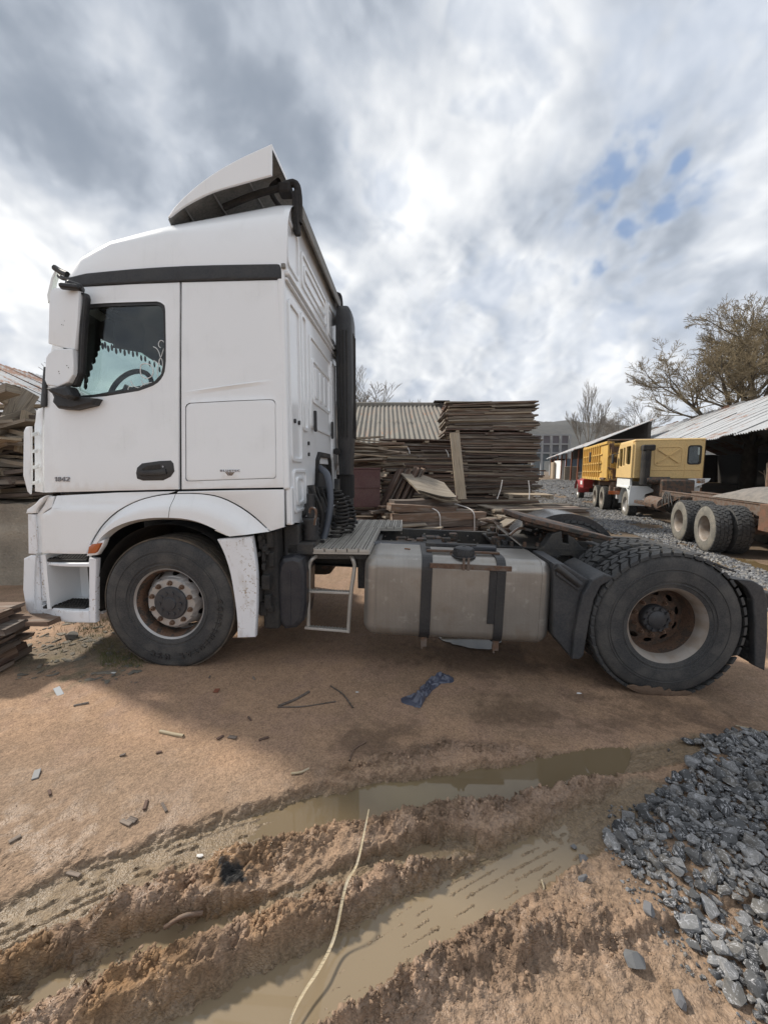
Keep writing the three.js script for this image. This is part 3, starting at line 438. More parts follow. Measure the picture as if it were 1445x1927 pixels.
// far side, front, floor and inside of the cab
{
  const zf = -WID + 0.03, far = (pts) => P(pts, zf);
  const fw = P([[150, 640], [318, 640], [320, 735], [300, 745], [170, 745], [150, 735]], zf);
  const y0 = 1.42, yt = 2.96, yw = T(126, 541)[1];
  add('far_side', [plate([[frontX + 0.02, y0], [backX - 0.05, y0], [backX - 0.05, yt], [frontX + 0.26, yt], [frontX + 0.02, 2.1]], 0.03, { b: 0.004, holes: [fw] }).rotateY(0).translate(0, 0, zf)], M.white, tractor);
  add('far_pane', [plate(fw, 0.005, { b: 0 }).translate(0, 0, zf - 0.012)], M.greenGlass, tractor);
  const ws = (y) => frontX + 0.3 * sstep(2.05, 3.05, y) - 0.0;
  const rows = [1.42, 2.1, 2.2, 3.0];
  const curveX = (z) => -0.17 * (1 - Math.pow(Math.abs((z + WID / 2) / (WID / 2)), 2.5)) + 0.02;
  const frontSheet = (ya, yb, dz) => grid(24, 8, (u, v) => { const z = lerp(-0.1 - dz, -WID + 0.1 + dz, u), y = lerp(ya, yb, v); return [ws(y) + curveX(z), y, z]; });
  add('front_panel', [frontSheet(1.38, 1.95, 0)], M.white, tractor);
  for (let k = 0; k < 4; k++) add('grille_bar', [grid(24, 1, (u, v) => { const z = lerp(-0.45, -WID + 0.45, u); return [ws(1.5) + curveX(z) - 0.02 - 0.02 * v, 1.46 + k * 0.12 + v * 0.05, z]; })], M.black, tractor);
  add('windscreen', [frontSheet(1.97, 2.86, 0.03)], M.greenGlass, tractor);
  add('windscreen_header', [frontSheet(2.86, 3.02, 0)], M.white, tractor);
  const sv = add('sun_visor', [grid(20, 4, (u, v) => { const z = lerp(-0.06, -WID + 0.06, u); return [ws(2.95) + curveX(z) - 0.12 + 0.13 * v, 2.78 + 0.27 * v, z]; }), grid(20, 4, (u, v) => { const z = lerp(-0.06, -WID + 0.06, u); return [ws(2.95) + curveX(z) - 0.105 + 0.13 * v, 2.78 + 0.27 * v, z]; })], M.greenGlass, tractor);
  add('visor_end', [plate(P([[91, 570], [89, 555], [97, 522], [104, 508], [106, 512], [100, 530], [96, 560]], -0.1), 0.04, { b: 0.004 }).translate(0, 0, -0.1)], M.whiteDull, sv);
  add('visor_arm', [tube([[...T(103, 503.5, -0.08), -0.08], [...T(113, 510, -0.08), -0.08], [...T(128, 517, -0.06), -0.06]], 0.022, 12, 8), tube([[...T(112, 520, -0.1), -0.1], [...T(120, 524, -0.08), -0.08], [...T(132, 525, -0.06), -0.06]], 0.016, 12, 8)], M.black, sv);
  add('cab_floor', [span(frontX + 0.05, backX - 0.04, 1.36, 1.42, -0.06, -WID + 0.06)], M.inside, tractor);
  add('lining', [span(backX - 0.09, backX - 0.05, 1.42, 3.2, -0.08, -WID + 0.08), span(frontX + 0.4, backX - 0.05, 2.93, 2.97, -0.08, -WID + 0.08)], M.inside, tractor);
  add('dashboard', [span(frontX + 0.02, frontX + 0.42, 1.45, 1.98, -0.14, -WID + 0.12, 0.06)], M.inside, tractor);
  const sx = T(245, 720, -0.55), w = new THREE.TorusGeometry(0.225, 0.022, 10, 40).rotateY(Math.PI / 2).rotateZ(-0.62).translate(sx[0] - 0.04, sx[1] - 0.075, -0.62);
  add('steering_wheel', [w, bar([sx[0] - 0.06, sx[1] - 0.02, -0.62], [sx[0] - 0.3, sx[1] - 0.4, -0.62], 0.04)], M.seat, tractor);
  const seat = (zz, px) => { const [hx, hy] = T(px, 630, zz); return [span(hx - 0.08, hx + 0.1, hy - 0.75, hy + 0.06, zz - 0.25, zz + 0.25, 0.06), span(hx - 0.07, hx + 0.06, hy - 0.05, hy + 0.24, zz - 0.15, zz + 0.15, 0.05), span(hx - 0.5, hx + 0.08, hy - 0.78, hy - 0.62, zz - 0.26, zz + 0.26, 0.06)]; };
  add('seat', seat(-1.85, 430), M.seat, tractor); add('seat', seat(-0.62, 372), M.seat, tractor);
  // fringed curtain hanging inside the windscreen, a dark blind above it
  const cx = frontX + 0.16, tassels = [], W3 = (a, b) => TX(a, b, cx), onScreen = (g) => g.rotateY(-Math.PI / 2).translate(cx, 0, 0);
  const edge = sm([[188, 640], [182, 655], [176, 672], [168, 690], [163, 706], [161, 722]], 14).map(([a, b]) => W3(a, b)), top = sm([[188, 640], [205, 648], [230, 655], [255, 660], [280, 676], [310, 694]], 16).map(([a, b]) => W3(a, b));
  for (const l of [edge, top]) l.forEach(([z, y], i) => tassels.push(new THREE.SphereGeometry(0.014, 8, 6).scale(0.6, 2.2, 1).translate(cx, y - 0.02 - (i % 2) * 0.02, z)));
  const cur = [...top.map(([z, y]) => [z, y + 0.015]), W3(330, 702), W3(330, 560), W3(168, 560), W3(158, 730), ...edge.slice().reverse()];
  const ct = add('curtain', [onScreen(plate(cur, 0.012, { b: 0 }))], M.curtain, tractor); add('fringe', tassels, M.curtain, ct);
  add('sun_blind', [onScreen(plate([[205, 602], [258, 606], [262, 622], [258, 664], [203, 655]].map(([a, b]) => W3(a, b)), 0.02, { b: 0.004 })).translate(0.05, 0, 0), onScreen(plate([[168, 578], [180, 574], [222, 600], [205, 606]].map(([a, b]) => W3(a, b)), 0.02, { b: 0.004 })).translate(0.05, 0, 0)], M.seat, ct);
}
// lower wing: front lower panel, arch, flared trim in two pieces, rear corner, mudguard
{
  const outer = sm([[168, 1043], [180, 1015], [198, 988], [225, 963], [262, 943], [300, 933], [332, 929.5]], 14), outerB = sm([[332, 929.5], [372, 929.5], [410, 935], [446, 951], [478, 973], [507, 1000]], 14);
  const inner = sm([[192, 1026], [204, 1010], [226, 994], [258, 983], [295, 978.5], [325, 978.5]], 12), innerB = sm([[325, 978.5], [352, 981], [378, 987.5], [404, 998], [428, 1008]], 10);
  const lowZ = (x, y) => { const f = clamp((frontX + 0.16 - x) / 0.2); return -0.02 * f * f; };
  const lower = add('lower_panel', plate(PS([[85, 1040], [84.5, 967], [101, 957], [106, 933], [220, 927], [330, 924.5], ...outer.slice(0, -1).reverse().map(([x, y]) => [x - 1.5, y - 1.5])], lowZ), 0.03, { b: 0.004, fine: 0.06, zf: (x, y) => lowZ(x, y) + 0.018 * sstep(T(200, 946)[1], T(200, 962)[1], y) - 0.012 * sstep(T(200, 946)[1], T(200, 930)[1], y) + 0.004 }), M.white, tractor);
  const ridge = (o, i) => { const n = 30, at = (l, t) => { const k = t * (l.length - 1), a = Math.floor(Math.min(k, l.length - 1.001)); return [lerp(l[a][0], l[a + 1][0], k - a), lerp(l[a][1], l[a + 1][1], k - a)]; }; return grid(n, 8, (u, v) => { const a = at(o, u), b = at(i, u), p = T(lerp(a[0], b[0], v), lerp(a[1], b[1], v)); return [...p, v > 0.94 ? -0.03 : 0.012 + 0.05 * sstep(0, 0.55, v) - 0.0 * v]; }, 0.5); };
  add('wing_trim', [ridge(outer, inner)], M.white, tractor);
  add('wing_trim', [ridge(outerB.map(([x, y]) => [x + 1, y]), innerB.map(([x, y]) => [x + 1, y]))], M.white, tractor);
  add('lower_panel', plate(P([...outerB.map(([x, y]) => [x + 2, y - 1.2]), [509, 999], [535, 991.5], [534.5, 921], [440, 922.5], [336, 925]]), 0.03, { b: 0.004, zf: () => 0.006 }), M.white, tractor);
  add('wing_rear_lip', plate(P([[404, 998], [428, 1008.5], [470, 1002], [535, 992], [507, 999], [478, 976], [440, 985]], 0), 0.05, { b: 0.003, zf: () => 0.004 }), M.white, tractor);
  const lamp = add('side_reflector', plate(P([[178, 1039], [180, 1026], [186, 1021], [203, 1019], [200, 1026], [195, 1035], [191, 1038]]), 0.04, { b: 0.005, zf: () => 0.066 }), M.amber, tractor);
  add('reflector_base', plate(P([[173, 1044], [178, 1024], [196, 1017], [207, 1013], [203, 1025], [192, 1042]]), 0.05, { b: 0.005, zf: () => 0.05 }), M.white, tractor);
  add('mudguard', plate(P([...sm([[412, 1014], [424, 1038], [436, 1075], [444, 1120], [449, 1160], [450, 1197.5]], 12), [483, 1196.5], ...sm([[486, 1140], [486, 1080], [482, 1040], [477, 1008]], 8)]), 0.06, { b: 0.01, zf: () => 0.03 }), M.whiteLow, tractor);
  // inner liner of the arch
  const [hx, hy] = T(323, 1131, -0.03);
  add('arch_liner', [grid(30, 1, (u, v) => { const a = lerp(-0.35, Math.PI + 0.15, u), r = 0.64; return [hx + r * Math.cos(a), Math.min(hy + r * Math.sin(a), 1.3), v ? -0.8 : -0.03]; }), span(hx - 0.75, hx + 0.75, 0.4, 1.35, -0.82, -0.8), span(hx + 0.62, hx + 0.68, 0.36, 1.1, -0.7, -0.05), span(hx - 0.72, hx - 0.67, 0.35, 1.1, -0.7, -0.05)], M.blackMatt, tractor);
  // greasy bits behind the mudguard
  const gx = T(495, 1100)[0]; const bits = [span(gx - 0.03, gx + 0.1, T(500, 1190)[1], T(500, 1000)[1], -0.25, -0.06, 0.02)];
  for (let i = 0; i < 18; i++) { const [x, y] = T(rr(485, 512), rr(1010, 1150), -0.05); bits.push(box(rr(0.02, 0.07), rr(0.03, 0.14), rr(0.03, 0.07), x, y, -0.05 + rr(-0.02, 0.01), 0.012)); }
  for (let i = 0; i < 6; i++) { const [x, y] = T(rr(488, 508), rr(1010, 1060), -0.04); bits.push(bar([x, y, -0.06], [x, y, -0.02], rr(0.01, 0.02))); }
  add('engine_side_plate', bits, M.blackMatt, tractor);
}
// front corner: bumper, steps, corner pieces, deflector fin
{
  const bz = (x, y) => { const f = clamp((frontX + 0.16 - x) / 0.36); return -0.09 * f * f; };
  const bp = (pts, t, dz = 0, o = {}) => plate(PS(pts, (x, y) => bz(x, y) + dz), t, { b: 0.006, fine: 0.06, zf: (x, y) => bz(x, y) + dz, ...o });
  const bumper = add('bumper_corner', bp([[45.5, 1051], [58, 1045], [72, 1046], [75, 1090], [80.5, 1164], [62, 1160], [50, 1148], [44, 1110]], 0.05, 0.01), M.whiteLow, tractor);
  add('bumper_corner', bp([[54, 1042], [53, 968], [66, 968], [70, 1000], [71, 1043]], 0.05, 0.012), M.whiteLow, tractor);
  add('grille_corner', bp([[49.5, 966], [52, 958], [76, 938], [88, 932], [80, 944], [70, 957], [67, 966]], 0.06, 0.02), M.white, tractor);
  add('corner_infill', bp([[73.5, 1040], [69.5, 968], [84, 950], [91, 934], [103, 934], [99, 954], [81.5, 966], [82, 1040]], 0.03, -0.004), M.white, tractor);
  add('grille_corner', bp([[66, 925], [65, 800], [68, 772], [81, 766], [80.5, 927]], 0.05, -0.055), M.white, tractor);
  add('pillar_trim', bp([[76, 766], [82, 690], [88, 690], [86, 765]], 0.06, -0.02), M.black, tractor);
  const fin = add('wind_deflector', bp([[44, 895], [45, 812], [49, 803], [58, 802], [57, 930], [52, 925]], 0.02, 0.03), M.white, tractor);
  for (const [a, b] of [[66, 818], [66, 850], [66, 880], [64, 910]]) add('bracket', bp([[56, b - 3], [72, b - 6], [72, b + 1], [56, b + 3]], 0.012, -0.02, { b: 0.002 }), M.whiteDull, fin);
  add('front_bumper', [grid(24, 4, (u, v) => { const z = lerp(-0.06, -WID + 0.06, u), q = Math.pow(Math.abs((z + WID / 2) / (WID / 2)), 3); return [T(52, 1100)[0] - 0.12 * (1 - q) + 0.06 * v * v, lerp(0.36, 0.86, v), z]; }), span(T(60, 1160)[0], T(180, 1160)[0], 0.34, 0.36, -0.08, -0.34)], M.white, tractor);
  add('corner_backing', bp([[56, 1040], [56, 970], [80, 950], [95, 936], [96, 1040]], 0.02, -0.036), M.blackMatt, tractor);
  // step box
  const st = add('step_frame', [bp([[76, 1045], [85, 1046], [87, 1057], [167, 1060], [168, 1050], [181.5, 1051.5], [180, 1110], [180.5, 1172], [166, 1172], [168, 1148], [168, 1067], [88, 1063], [87, 1131], [80, 1132], [77, 1056]], 0.05, 0.004), bp([[79, 1139], [168, 1150], [168, 1172], [112, 1169], [92, 1164], [84, 1160]], 0.06, 0.012)], M.whiteLow, tractor);
  const [ax, ay] = T(80, 1045), [cx, cy] = T(168, 1150);
  add('step_recess', [span(ax, cx, cy - 0.1, ay, -0.36, -0.33, 0.005), span(ax - 0.02, ax + 0.01, cy, ay, -0.33, -0.02), span(cx, cx + 0.02, cy, ay, -0.33, -0.05), span(ax, cx, cy - 0.03, cy + 0.008, -0.33, -0.04)], M.white, tractor);
  for (const [a, b] of [[110, 1082], [118, 1098], [120, 1111], [126, 1090]]) { const [x, y] = T(a, b, -0.3); add('bolt_hole', [bar([x, y, -0.312], [x, y, -0.296], b === 1111 ? 0.014 : 0.022, undefined, 14)], M.blackMatt, st); }
  for (const [a, b, py] of [[87, 167, 1058], [86, 165, 1147]]) {
    const y = T(126, py, -0.03)[1] + 0.022, [x0] = T(a, py, -0.05), [x1] = T(b, py, -0.05), parts = [span(x0, x1, y - 0.02, y, -0.24, -0.03, 0.004)];
    for (let i = 0; i < 14; i++) for (let j = 0; j < 5; j++) parts.push(box(0.012, 0.01, 0.024, lerp(x0, x1, (i + 0.5) / 14), y + 0.003, -0.055 - j * 0.04));
    add('step_tread', parts, M.blackMatt, st);
  }
}
// mirror
{
  const mz = 0.1, q = (pts) => P(pts, mz), mir = add('mirror', plate(q([[91, 646], [93, 560], [95, 548], [102, 541], [140, 541.5], [147, 545], [149, 552], [147, 600], [142, 650], [141, 657], [128, 656]]), 0.07, { b: 0.008, zf: (x, y) => 0 }).translate(0, 0, mz), M.white, tractor);
  const lowm = add('lower_mirror', plate(q([[88, 716], [90, 674], [95, 666], [106, 657], [140, 657.5], [142, 690], [141, 706], [132, 720], [112, 729], [92, 725]]), 0.08, { b: 0.008 }).translate(0, 0, mz + 0.015), M.white, mir);
  add('mirror_glass_case', [plate(q([[144, 545], [156, 548], [158, 556], [153, 600], [150, 650], [148, 700], [138, 725], [128, 726], [140, 700], [142, 650]]), 0.06, { b: 0.02 }).translate(0, 0, mz - 0.02)], M.black, mir);
  add('mirror_arm', [beam([...T(128, 535, 0.1), 0.1], [...T(158, 545, 0.06), 0.06], 0.09, 0.05, 0.02), beam([...T(112, 538, 0.16), 0.16], [...T(150, 542, 0.1), 0.1], 0.06, 0.035, 0.015)], M.black, mir);
  add('mirror_foot', [plate(P([[98, 735], [120, 732], [142, 745], [185, 750], [178, 762], [140, 771], [112, 769], [102, 757], [104, 748]], 0.05), 0.11, { b: 0.02 }).translate(0, 0, 0.07), plate(P([[92, 731], [130, 727], [140, 745], [132, 752], [100, 740]], 0.12), 0.12, { b: 0.02 }).translate(0, 0, 0.15)], M.black, mir);
  const sc = []; for (const [a, b] of [[117, 611], [122, 604], [120, 612], [133, 693], [130, 689], [116, 704], [115, 700]]) { const [x, y] = T(a, b, mz); sc.push(box(rr(0.003, 0.007), rr(0.002, 0.006), 0.002, x, y, mz + (b > 657 ? 0.0155 : 0.0005))); }
  add('scuff_mark', sc, M.blackMatt, mir).userData.kind = 'stuff';
}
// roof spoiler: a hollow wing with side cheeks, struts beneath
{
  const up = sm([[317, 409], [330, 390], [360, 360], [400, 329], [450, 300], [512, 271.5]], 24), lo = sm([[320, 409], [350, 387], [400, 362], [450, 347], [512, 330]], 24), z0 = -0.1;
  const U = P(up, z0), L = P(lo, z0), n = U.length - 1, at = (l, t) => { const k = t * n, a = Math.min(n - 1, Math.floor(k)); return [lerp(l[a][0], l[a + 1][0], k - a), lerp(l[a][1], l[a + 1][1], k - a)]; };
  const zn = z0, zf = -WID - z0;
  const cheek = (z, t) => plate([...U, ...L.slice().reverse()], t, { b: 0.005 }).translate(0, 0, z);
  const arch = (z) => 0.06 * (1 - Math.pow((z + WID / 2) / (WID / 2 + z0), 2)), nose = (t, z) => -0.22 * Math.pow(1 - t, 1.5) * (1 - Math.pow((z + WID / 2) / (WID / 2 + z0), 2));
  const top = (off) => grid(30, 30, (u, v) => { const z = lerp(zn, zf, v), p = at(U, u); return [p[0] + nose(u, z), p[1] - off + arch(z) * (1 - 0.4 * u), z]; });
  const sp = add('roof_spoiler', [top(0), cheek(zn + 0.004, 0.018), cheek(zf + 0.014, 0.018), grid(1, 30, (u, v) => { const z = lerp(zn, zf, v), p = at(U, 1); return [p[0] + 0.0, p[1] - u * 0.03 + arch(z) * 0.6, z]; })], M.white, tractor);
  add('spoiler_underside', [top(0.016), ...[0.12, 0.3, 0.5, 0.7, 0.88].map((v) => grid(16, 1, (u, w) => { const z = lerp(zn, zf, v), p = at(U, u), q = at(L, u); return [p[0] + nose(u, z), lerp(p[1] - 0.014, lerp(p[1], q[1], 0.1), w) + arch(z) * (1 - 0.4 * u) - 0.0, z]; })), ...[0.3, 0.55, 0.8].map((t) => grid(1, 20, (u, v) => { const z = lerp(zn, zf, v), p = at(U, t); return [p[0] + nose(t, z), p[1] - 0.016 - u * 0.025 + arch(z) * (1 - 0.4 * t), z]; }))], M.under, sp);
  const E = at(L, 1), [bx, by] = [backX, roofAt(1, 0.3)[1]];
  for (const z of [-0.28, -WID + 0.28]) {
    const tpt = [E[0] + 0.06, E[1] - 0.02, z];
    add('spoiler_strut', [tube([[bx - 0.55, by + 0.02, z], [bx - 0.3, by + 0.1, z], [bx - 0.06, by + 0.15, z]], 0.024, 12), tube([[bx - 0.06, by + 0.16, z], [bx + 0.03, by + 0.17, z], [bx + 0.055, by + 0.08, z], [bx + 0.05, by - 0.12, z]], 0.028, 20), span(bx + 0.01, bx + 0.06, by - 0.2, by + 0.1, z - 0.04, z + 0.04, 0.015), span(bx - 0.1, bx + 0.0, by + 0.09, by + 0.17, z - 0.06, z + 0.04, 0.02), bar([bx + 0.05, by - 0.22, z + 0.03], [bx + 0.04, by + 0.1, z + 0.03], 0.014), tube([[bx - 0.1, by + 0.2, z], [bx - 0.2, by + 0.2, z - 0.1], [bx - 0.16, by + 0.14, z - 0.2], [bx, by + 0.1, z - 0.25]], 0.02, 16)], M.blackMatt, sp);
  }
  add('spoiler_rear_beam', [span(bx - 0.02, bx + 0.07, by + 0.03, by + 0.06, -0.35, -WID + 0.35, 0.01), span(bx + 0.05, bx + 0.07, by - 0.05, by + 0.05, -0.35, -WID + 0.35, 0.005)], M.under, sp);
}
// black air intake stack with rib lines and bellows
{
  const x0 = backX + 0.04, x1 = backX + 0.25, z0 = -1.78, z1 = -2.2, prof = [[0, 1.5, 0.75], [0, 1.9, 0.9], [0, 2.4, 1], [0, 3.1, 1], [0, 3.35, 0.97], [0, 3.45, 0.88], [0, 3.5, 0.7]];
  const ring = (y, k, f) => { const o = []; for (let i = 0; i < 24; i++) { const a = i / 24 * 2 * Math.PI, c = Math.cos(a), s = Math.sin(a), p = (v) => Math.sign(v) * Math.pow(Math.abs(v), 0.45); o.push([(x0 + x1) / 2 - 0.04 * (1 - k) + p(c) * (x1 - x0) / 2 * k, y, (z0 + z1) / 2 + p(s) * (z0 - z1) / 2 * k]); } return o; };
  const rings = prof.map(([, y, k]) => ring(y, k)); rings.push(ring(3.515, 0.3));
  const st = add('air_intake', [grid(24, rings.length - 1, (u, v) => rings[Math.round(v * (rings.length - 1))][Math.round(u * 24) % 24], 0.7)], M.black, tractor);
  for (const k of [0.3, 0.5, 0.7]) add('rib', [bar([lerp(x0, x1, k), 1.95, z0 + 0.004], [lerp(x0, x1, k), 3.2, z0 + 0.004], 0.007), bar([x1 - 0.0, 1.95, lerp(z0, z1, k)], [x1, 3.2, lerp(z0, z1, k)], 0.007)], M.blackMatt, st);
  const bel = []; for (let i = 0; i <= 26; i++) { const y = 1.5 - i * 0.0115; bel.push([0.105 + (i % 2) * 0.014, y]); }
  const bc = [(x0 + x1) / 2 - 0.02, (z0 + z1) / 2];
  add('bellows', [new THREE.LatheGeometry(bel.map((p) => new THREE.Vector2(...p)), 32).translate(bc[0], 0, bc[1])], M.blackMatt, st);
  add('intake_elbow', [tube([[bc[0], 1.22, bc[1]], [bc[0], 1.1, bc[1]], [bc[0] - 0.05, 0.98, bc[1]], [bc[0] - 0.3, 0.92, bc[1]]], 0.1, 20, 20)], M.black, st);
  add('intake_bracket', [span(backX + 0.01, x0 + 0.05, 2.98, 3.04, -1.8, -1.86, 0.01)], M.blackMatt, st); add('intake_bracket', [span(backX + 0.01, x0 + 0.05, 1.75, 1.81, -1.76, -1.84, 0.02), bar([x0 + 0.02, 1.78, z0], [x0 + 0.02, 1.78, z0 + 0.06], 0.04)], M.blackMatt, st);
}
// behind the cab: suspension, hoses, coils
{
  const bx = backX, parts = [];
  const spring = (x, y, z, r, h) => { const p = []; for (let i = 0; i <= 10; i++) p.push(new THREE.Vector2(r * (0.82 + 0.18 * (i % 2)), y + h * i / 10)); return new THREE.LatheGeometry(p, 24).translate(x, 0, z); };
  add('air_spring', [spring(bx + 0.09, 0.95, -0.32, 0.075, 0.2), bar([bx + 0.09, 1.15, -0.32], [bx + 0.09, 1.35, -0.32], 0.035), spring(bx + 0.09, 0.95, -WID + 0.4, 0.075, 0.2)], M.black, tractor);
  add('suspension_link', [tube([[bx + 0.05, 1.42, -0.5], [bx + 0.06, 1.3, -0.5], [bx + 0.02, 1.2, -0.42], [bx - 0.05, 1.12, -0.36]], 0.035, 16), tube([[bx + 0.06, 1.45, -1.75], [bx + 0.05, 1.25, -1.75], [bx, 1.15, -1.8]], 0.035, 16), span(bx - 0.1, bx + 0.14, 0.84, 0.95, -0.2, -0.45, 0.02), span(bx - 0.12, bx + 0.02, 0.7, 1.1, -0.2, -WID + 0.3, 0.02)], M.frame, tractor);
  add('lever', [tube([[bx + 0.11, 1.2, -0.2], [bx + 0.12, 1.24, -0.2], [bx + 0.16, 1.23, -0.2], [bx + 0.15, 1.1, -0.2]], 0.012, 14)], M.silver, tractor);
  add('coolant_pipe', [tube([[bx + 0.03, 1.58, -0.95], [bx + 0.14, 1.5, -0.8], [bx + 0.18, 1.25, -0.72], [bx + 0.14, 0.98, -0.68], [bx + 0.12, 0.9, -0.66]], 0.032, 30, 12)], mat({ color: C(0.09, 0.1, 0.12), roughness: 0.5 }), tractor);
  for (let k = 0; k < 7; k++) { const x = bx + rr(0.02, 0.1), z = -0.48 - k * 0.05 + rr(-0.03, 0.03); parts.push(tube([[x, 1.4, z], [x + rr(0.02, 0.1), 1.2, z], [x + rr(-0.02, 0.08), 1.02, z + rr(-0.05, 0.05)], [x, 0.85, z]], rr(0.008, 0.017), 20, 6)); }
  for (let k = 0; k < 24; k++) parts.push(box(rr(0.03, 0.09), rr(0.03, 0.1), rr(0.04, 0.1), bx + rr(-0.05, 0.1), rr(0.86, 1.35), rr(-0.45, -1.5), 0.012));
  add('hose_bundle', parts, M.blackMatt, tractor);
  for (const [cx, y0, cz, n] of [[bx + 0.2, 1.35, -0.86, 13], [bx + 0.24, 1.28, -1.08, 12]]) { const p = []; for (let i = 0; i <= n * 12; i++) { const a = i / 12 * 2 * Math.PI, t = i / (n * 12); p.push([cx + 0.062 * Math.cos(a) + 0.08 * Math.sin(t * 3.1), y0 - t * 0.46, cz + 0.062 * Math.sin(a) + 0.1 * t]); } add('coiled_airline', tube(p, 0.011, n * 16, 6), M.blackMatt, tractor); }
  const lay = []; { const a = U3(585, 975, 0.93), b = U3(655, 988, 0.93); for (let i = 0; i <= 16 * 12; i++) { const t = i / 192, g = i / 12 * 2 * Math.PI; lay.push([lerp(a[0], b[0], t), 0.965 + 0.045 * Math.cos(g), lerp(a[1], b[1], t) + 0.045 * Math.sin(g) - 0.06 * Math.sin(t * 3)]); } add('coiled_airline', tube(lay, 0.012, 260, 6), M.blackMatt, tractor); const e = []; for (let i = 0; i < 8; i++) e.push(box(rr(0.03, 0.07), rr(0.03, 0.05), rr(0.03, 0.06), b[0] + rr(-0.02, 0.12), 0.95 + rr(0, 0.03), b[1] + rr(-0.08, 0.05), 0.012)); add('connector', e, M.black, tractor); add('connector', [box(0.03, 0.03, 0.03, b[0] + 0.06, 0.985, b[1], 0.01)], mat({ color: C(0.35, 0.06, 0.03), roughness: 0.5 }), tractor); }
}
function U3(px, py, Y) { const d = ray(px, py), t = (Y - EYE) / d[1], x = d[0] * t, z = d[2] * t - TO; return [TC * x + TS * z, -TS * x + TC * z]; }
// chassis: two rails, cross members, catwalk
const railY = (x) => 0.86 - 0.03 * x, RZ = [-0.84, -1.62];
{
  const xa = backX - 1.9, xb = 2.95;
  RZ.forEach((z, k) => { const s = k ? 1 : -1; const tilt = Math.atan(-0.03), L = xb - xa, cx = (xa + xb) / 2, cy = railY(cx), f = (g) => g.rotateZ(tilt).translate(cx, cy, z); const rail = add('chassis_rail', [f(box(L, 0.27, 0.009, 0, -0.135, 0)), f(box(L, 0.009, 0.075, 0, -0.0045, s * -0.036)), f(box(L, 0.009, 0.075, 0, -0.2655, s * -0.036))], M.frame, tractor); const h = []; for (let i = 0; i < 46; i++) { const x = -L / 2 + 1.7 + i * 0.065 + (i % 3) * 0.012; h.push(f(bar([x, -0.05 - (i % 4) * 0.045, -0.008], [x, -0.05 - (i % 4) * 0.045, 0.008], i % 5 === 0 ? 0.014 : 0.009, undefined, 8))); } add('rail_bolt', h, i2(k), rail); });
  for (const x of [-0.2, 0.45, 1.2, 2.2, 2.9]) add('cross_member', [span(x - 0.05, x + 0.05, railY(x) - 0.24, railY(x) - 0.06, RZ[0], RZ[1], 0.01), span(x - 0.1, x + 0.1, railY(x) - 0.07, railY(x) - 0.05, RZ[0] - 0.02, RZ[1] + 0.02)], M.frame, tractor);
  add('valve_block', Array.from({ length: 26 }, () => { const x = rr(0.1, 0.75); return box(rr(0.03, 0.12), rr(0.03, 0.08), rr(0.03, 0.12), x, railY(x) - rr(0.02, 0.16), rr(-0.95, -1.5), 0.01); }), M.greaseAndShade, tractor);
  add('cable_run', [0, 1, 2, 3].map((k) => tube([[-0.55, railY(-0.5) - 0.05 - k * 0.02, -0.72 + k * 0.015], [0, railY(0) - 0.06 - k * 0.02, -0.76 + k * 0.012], [0.8, railY(0.8) - 0.04 - k * 0.02, -0.74 + k * 0.012], [1.6, railY(1.6) - 0.08 - k * 0.02, -0.78]], 0.013, 30, 6)), M.blackMatt, tractor);
  add('air_pipe', [bar([-0.5, railY(-0.5) - 0.012, -0.66], [1.0, railY(1) - 0.012, -0.66], 0.03, undefined, 14)], mat({ color: C(0.1, 0.105, 0.115), roughness: 0.45, metalness: 0.3 }), tractor);
  add('gearbox', [span(-1.6, -0.6, 0.45, 0.9, -0.95, -1.5, 0.08), span(-0.75, 0.2, 0.5, 0.7, -1.12, -1.34, 0.08), bar([0.2, 0.6, -1.23], [1.9, 0.5, -1.23], 0.06)], M.greaseAndShade, tractor);
  function i2(k) { return k ? M.wheelLip : M.greaseAndShade; }
}
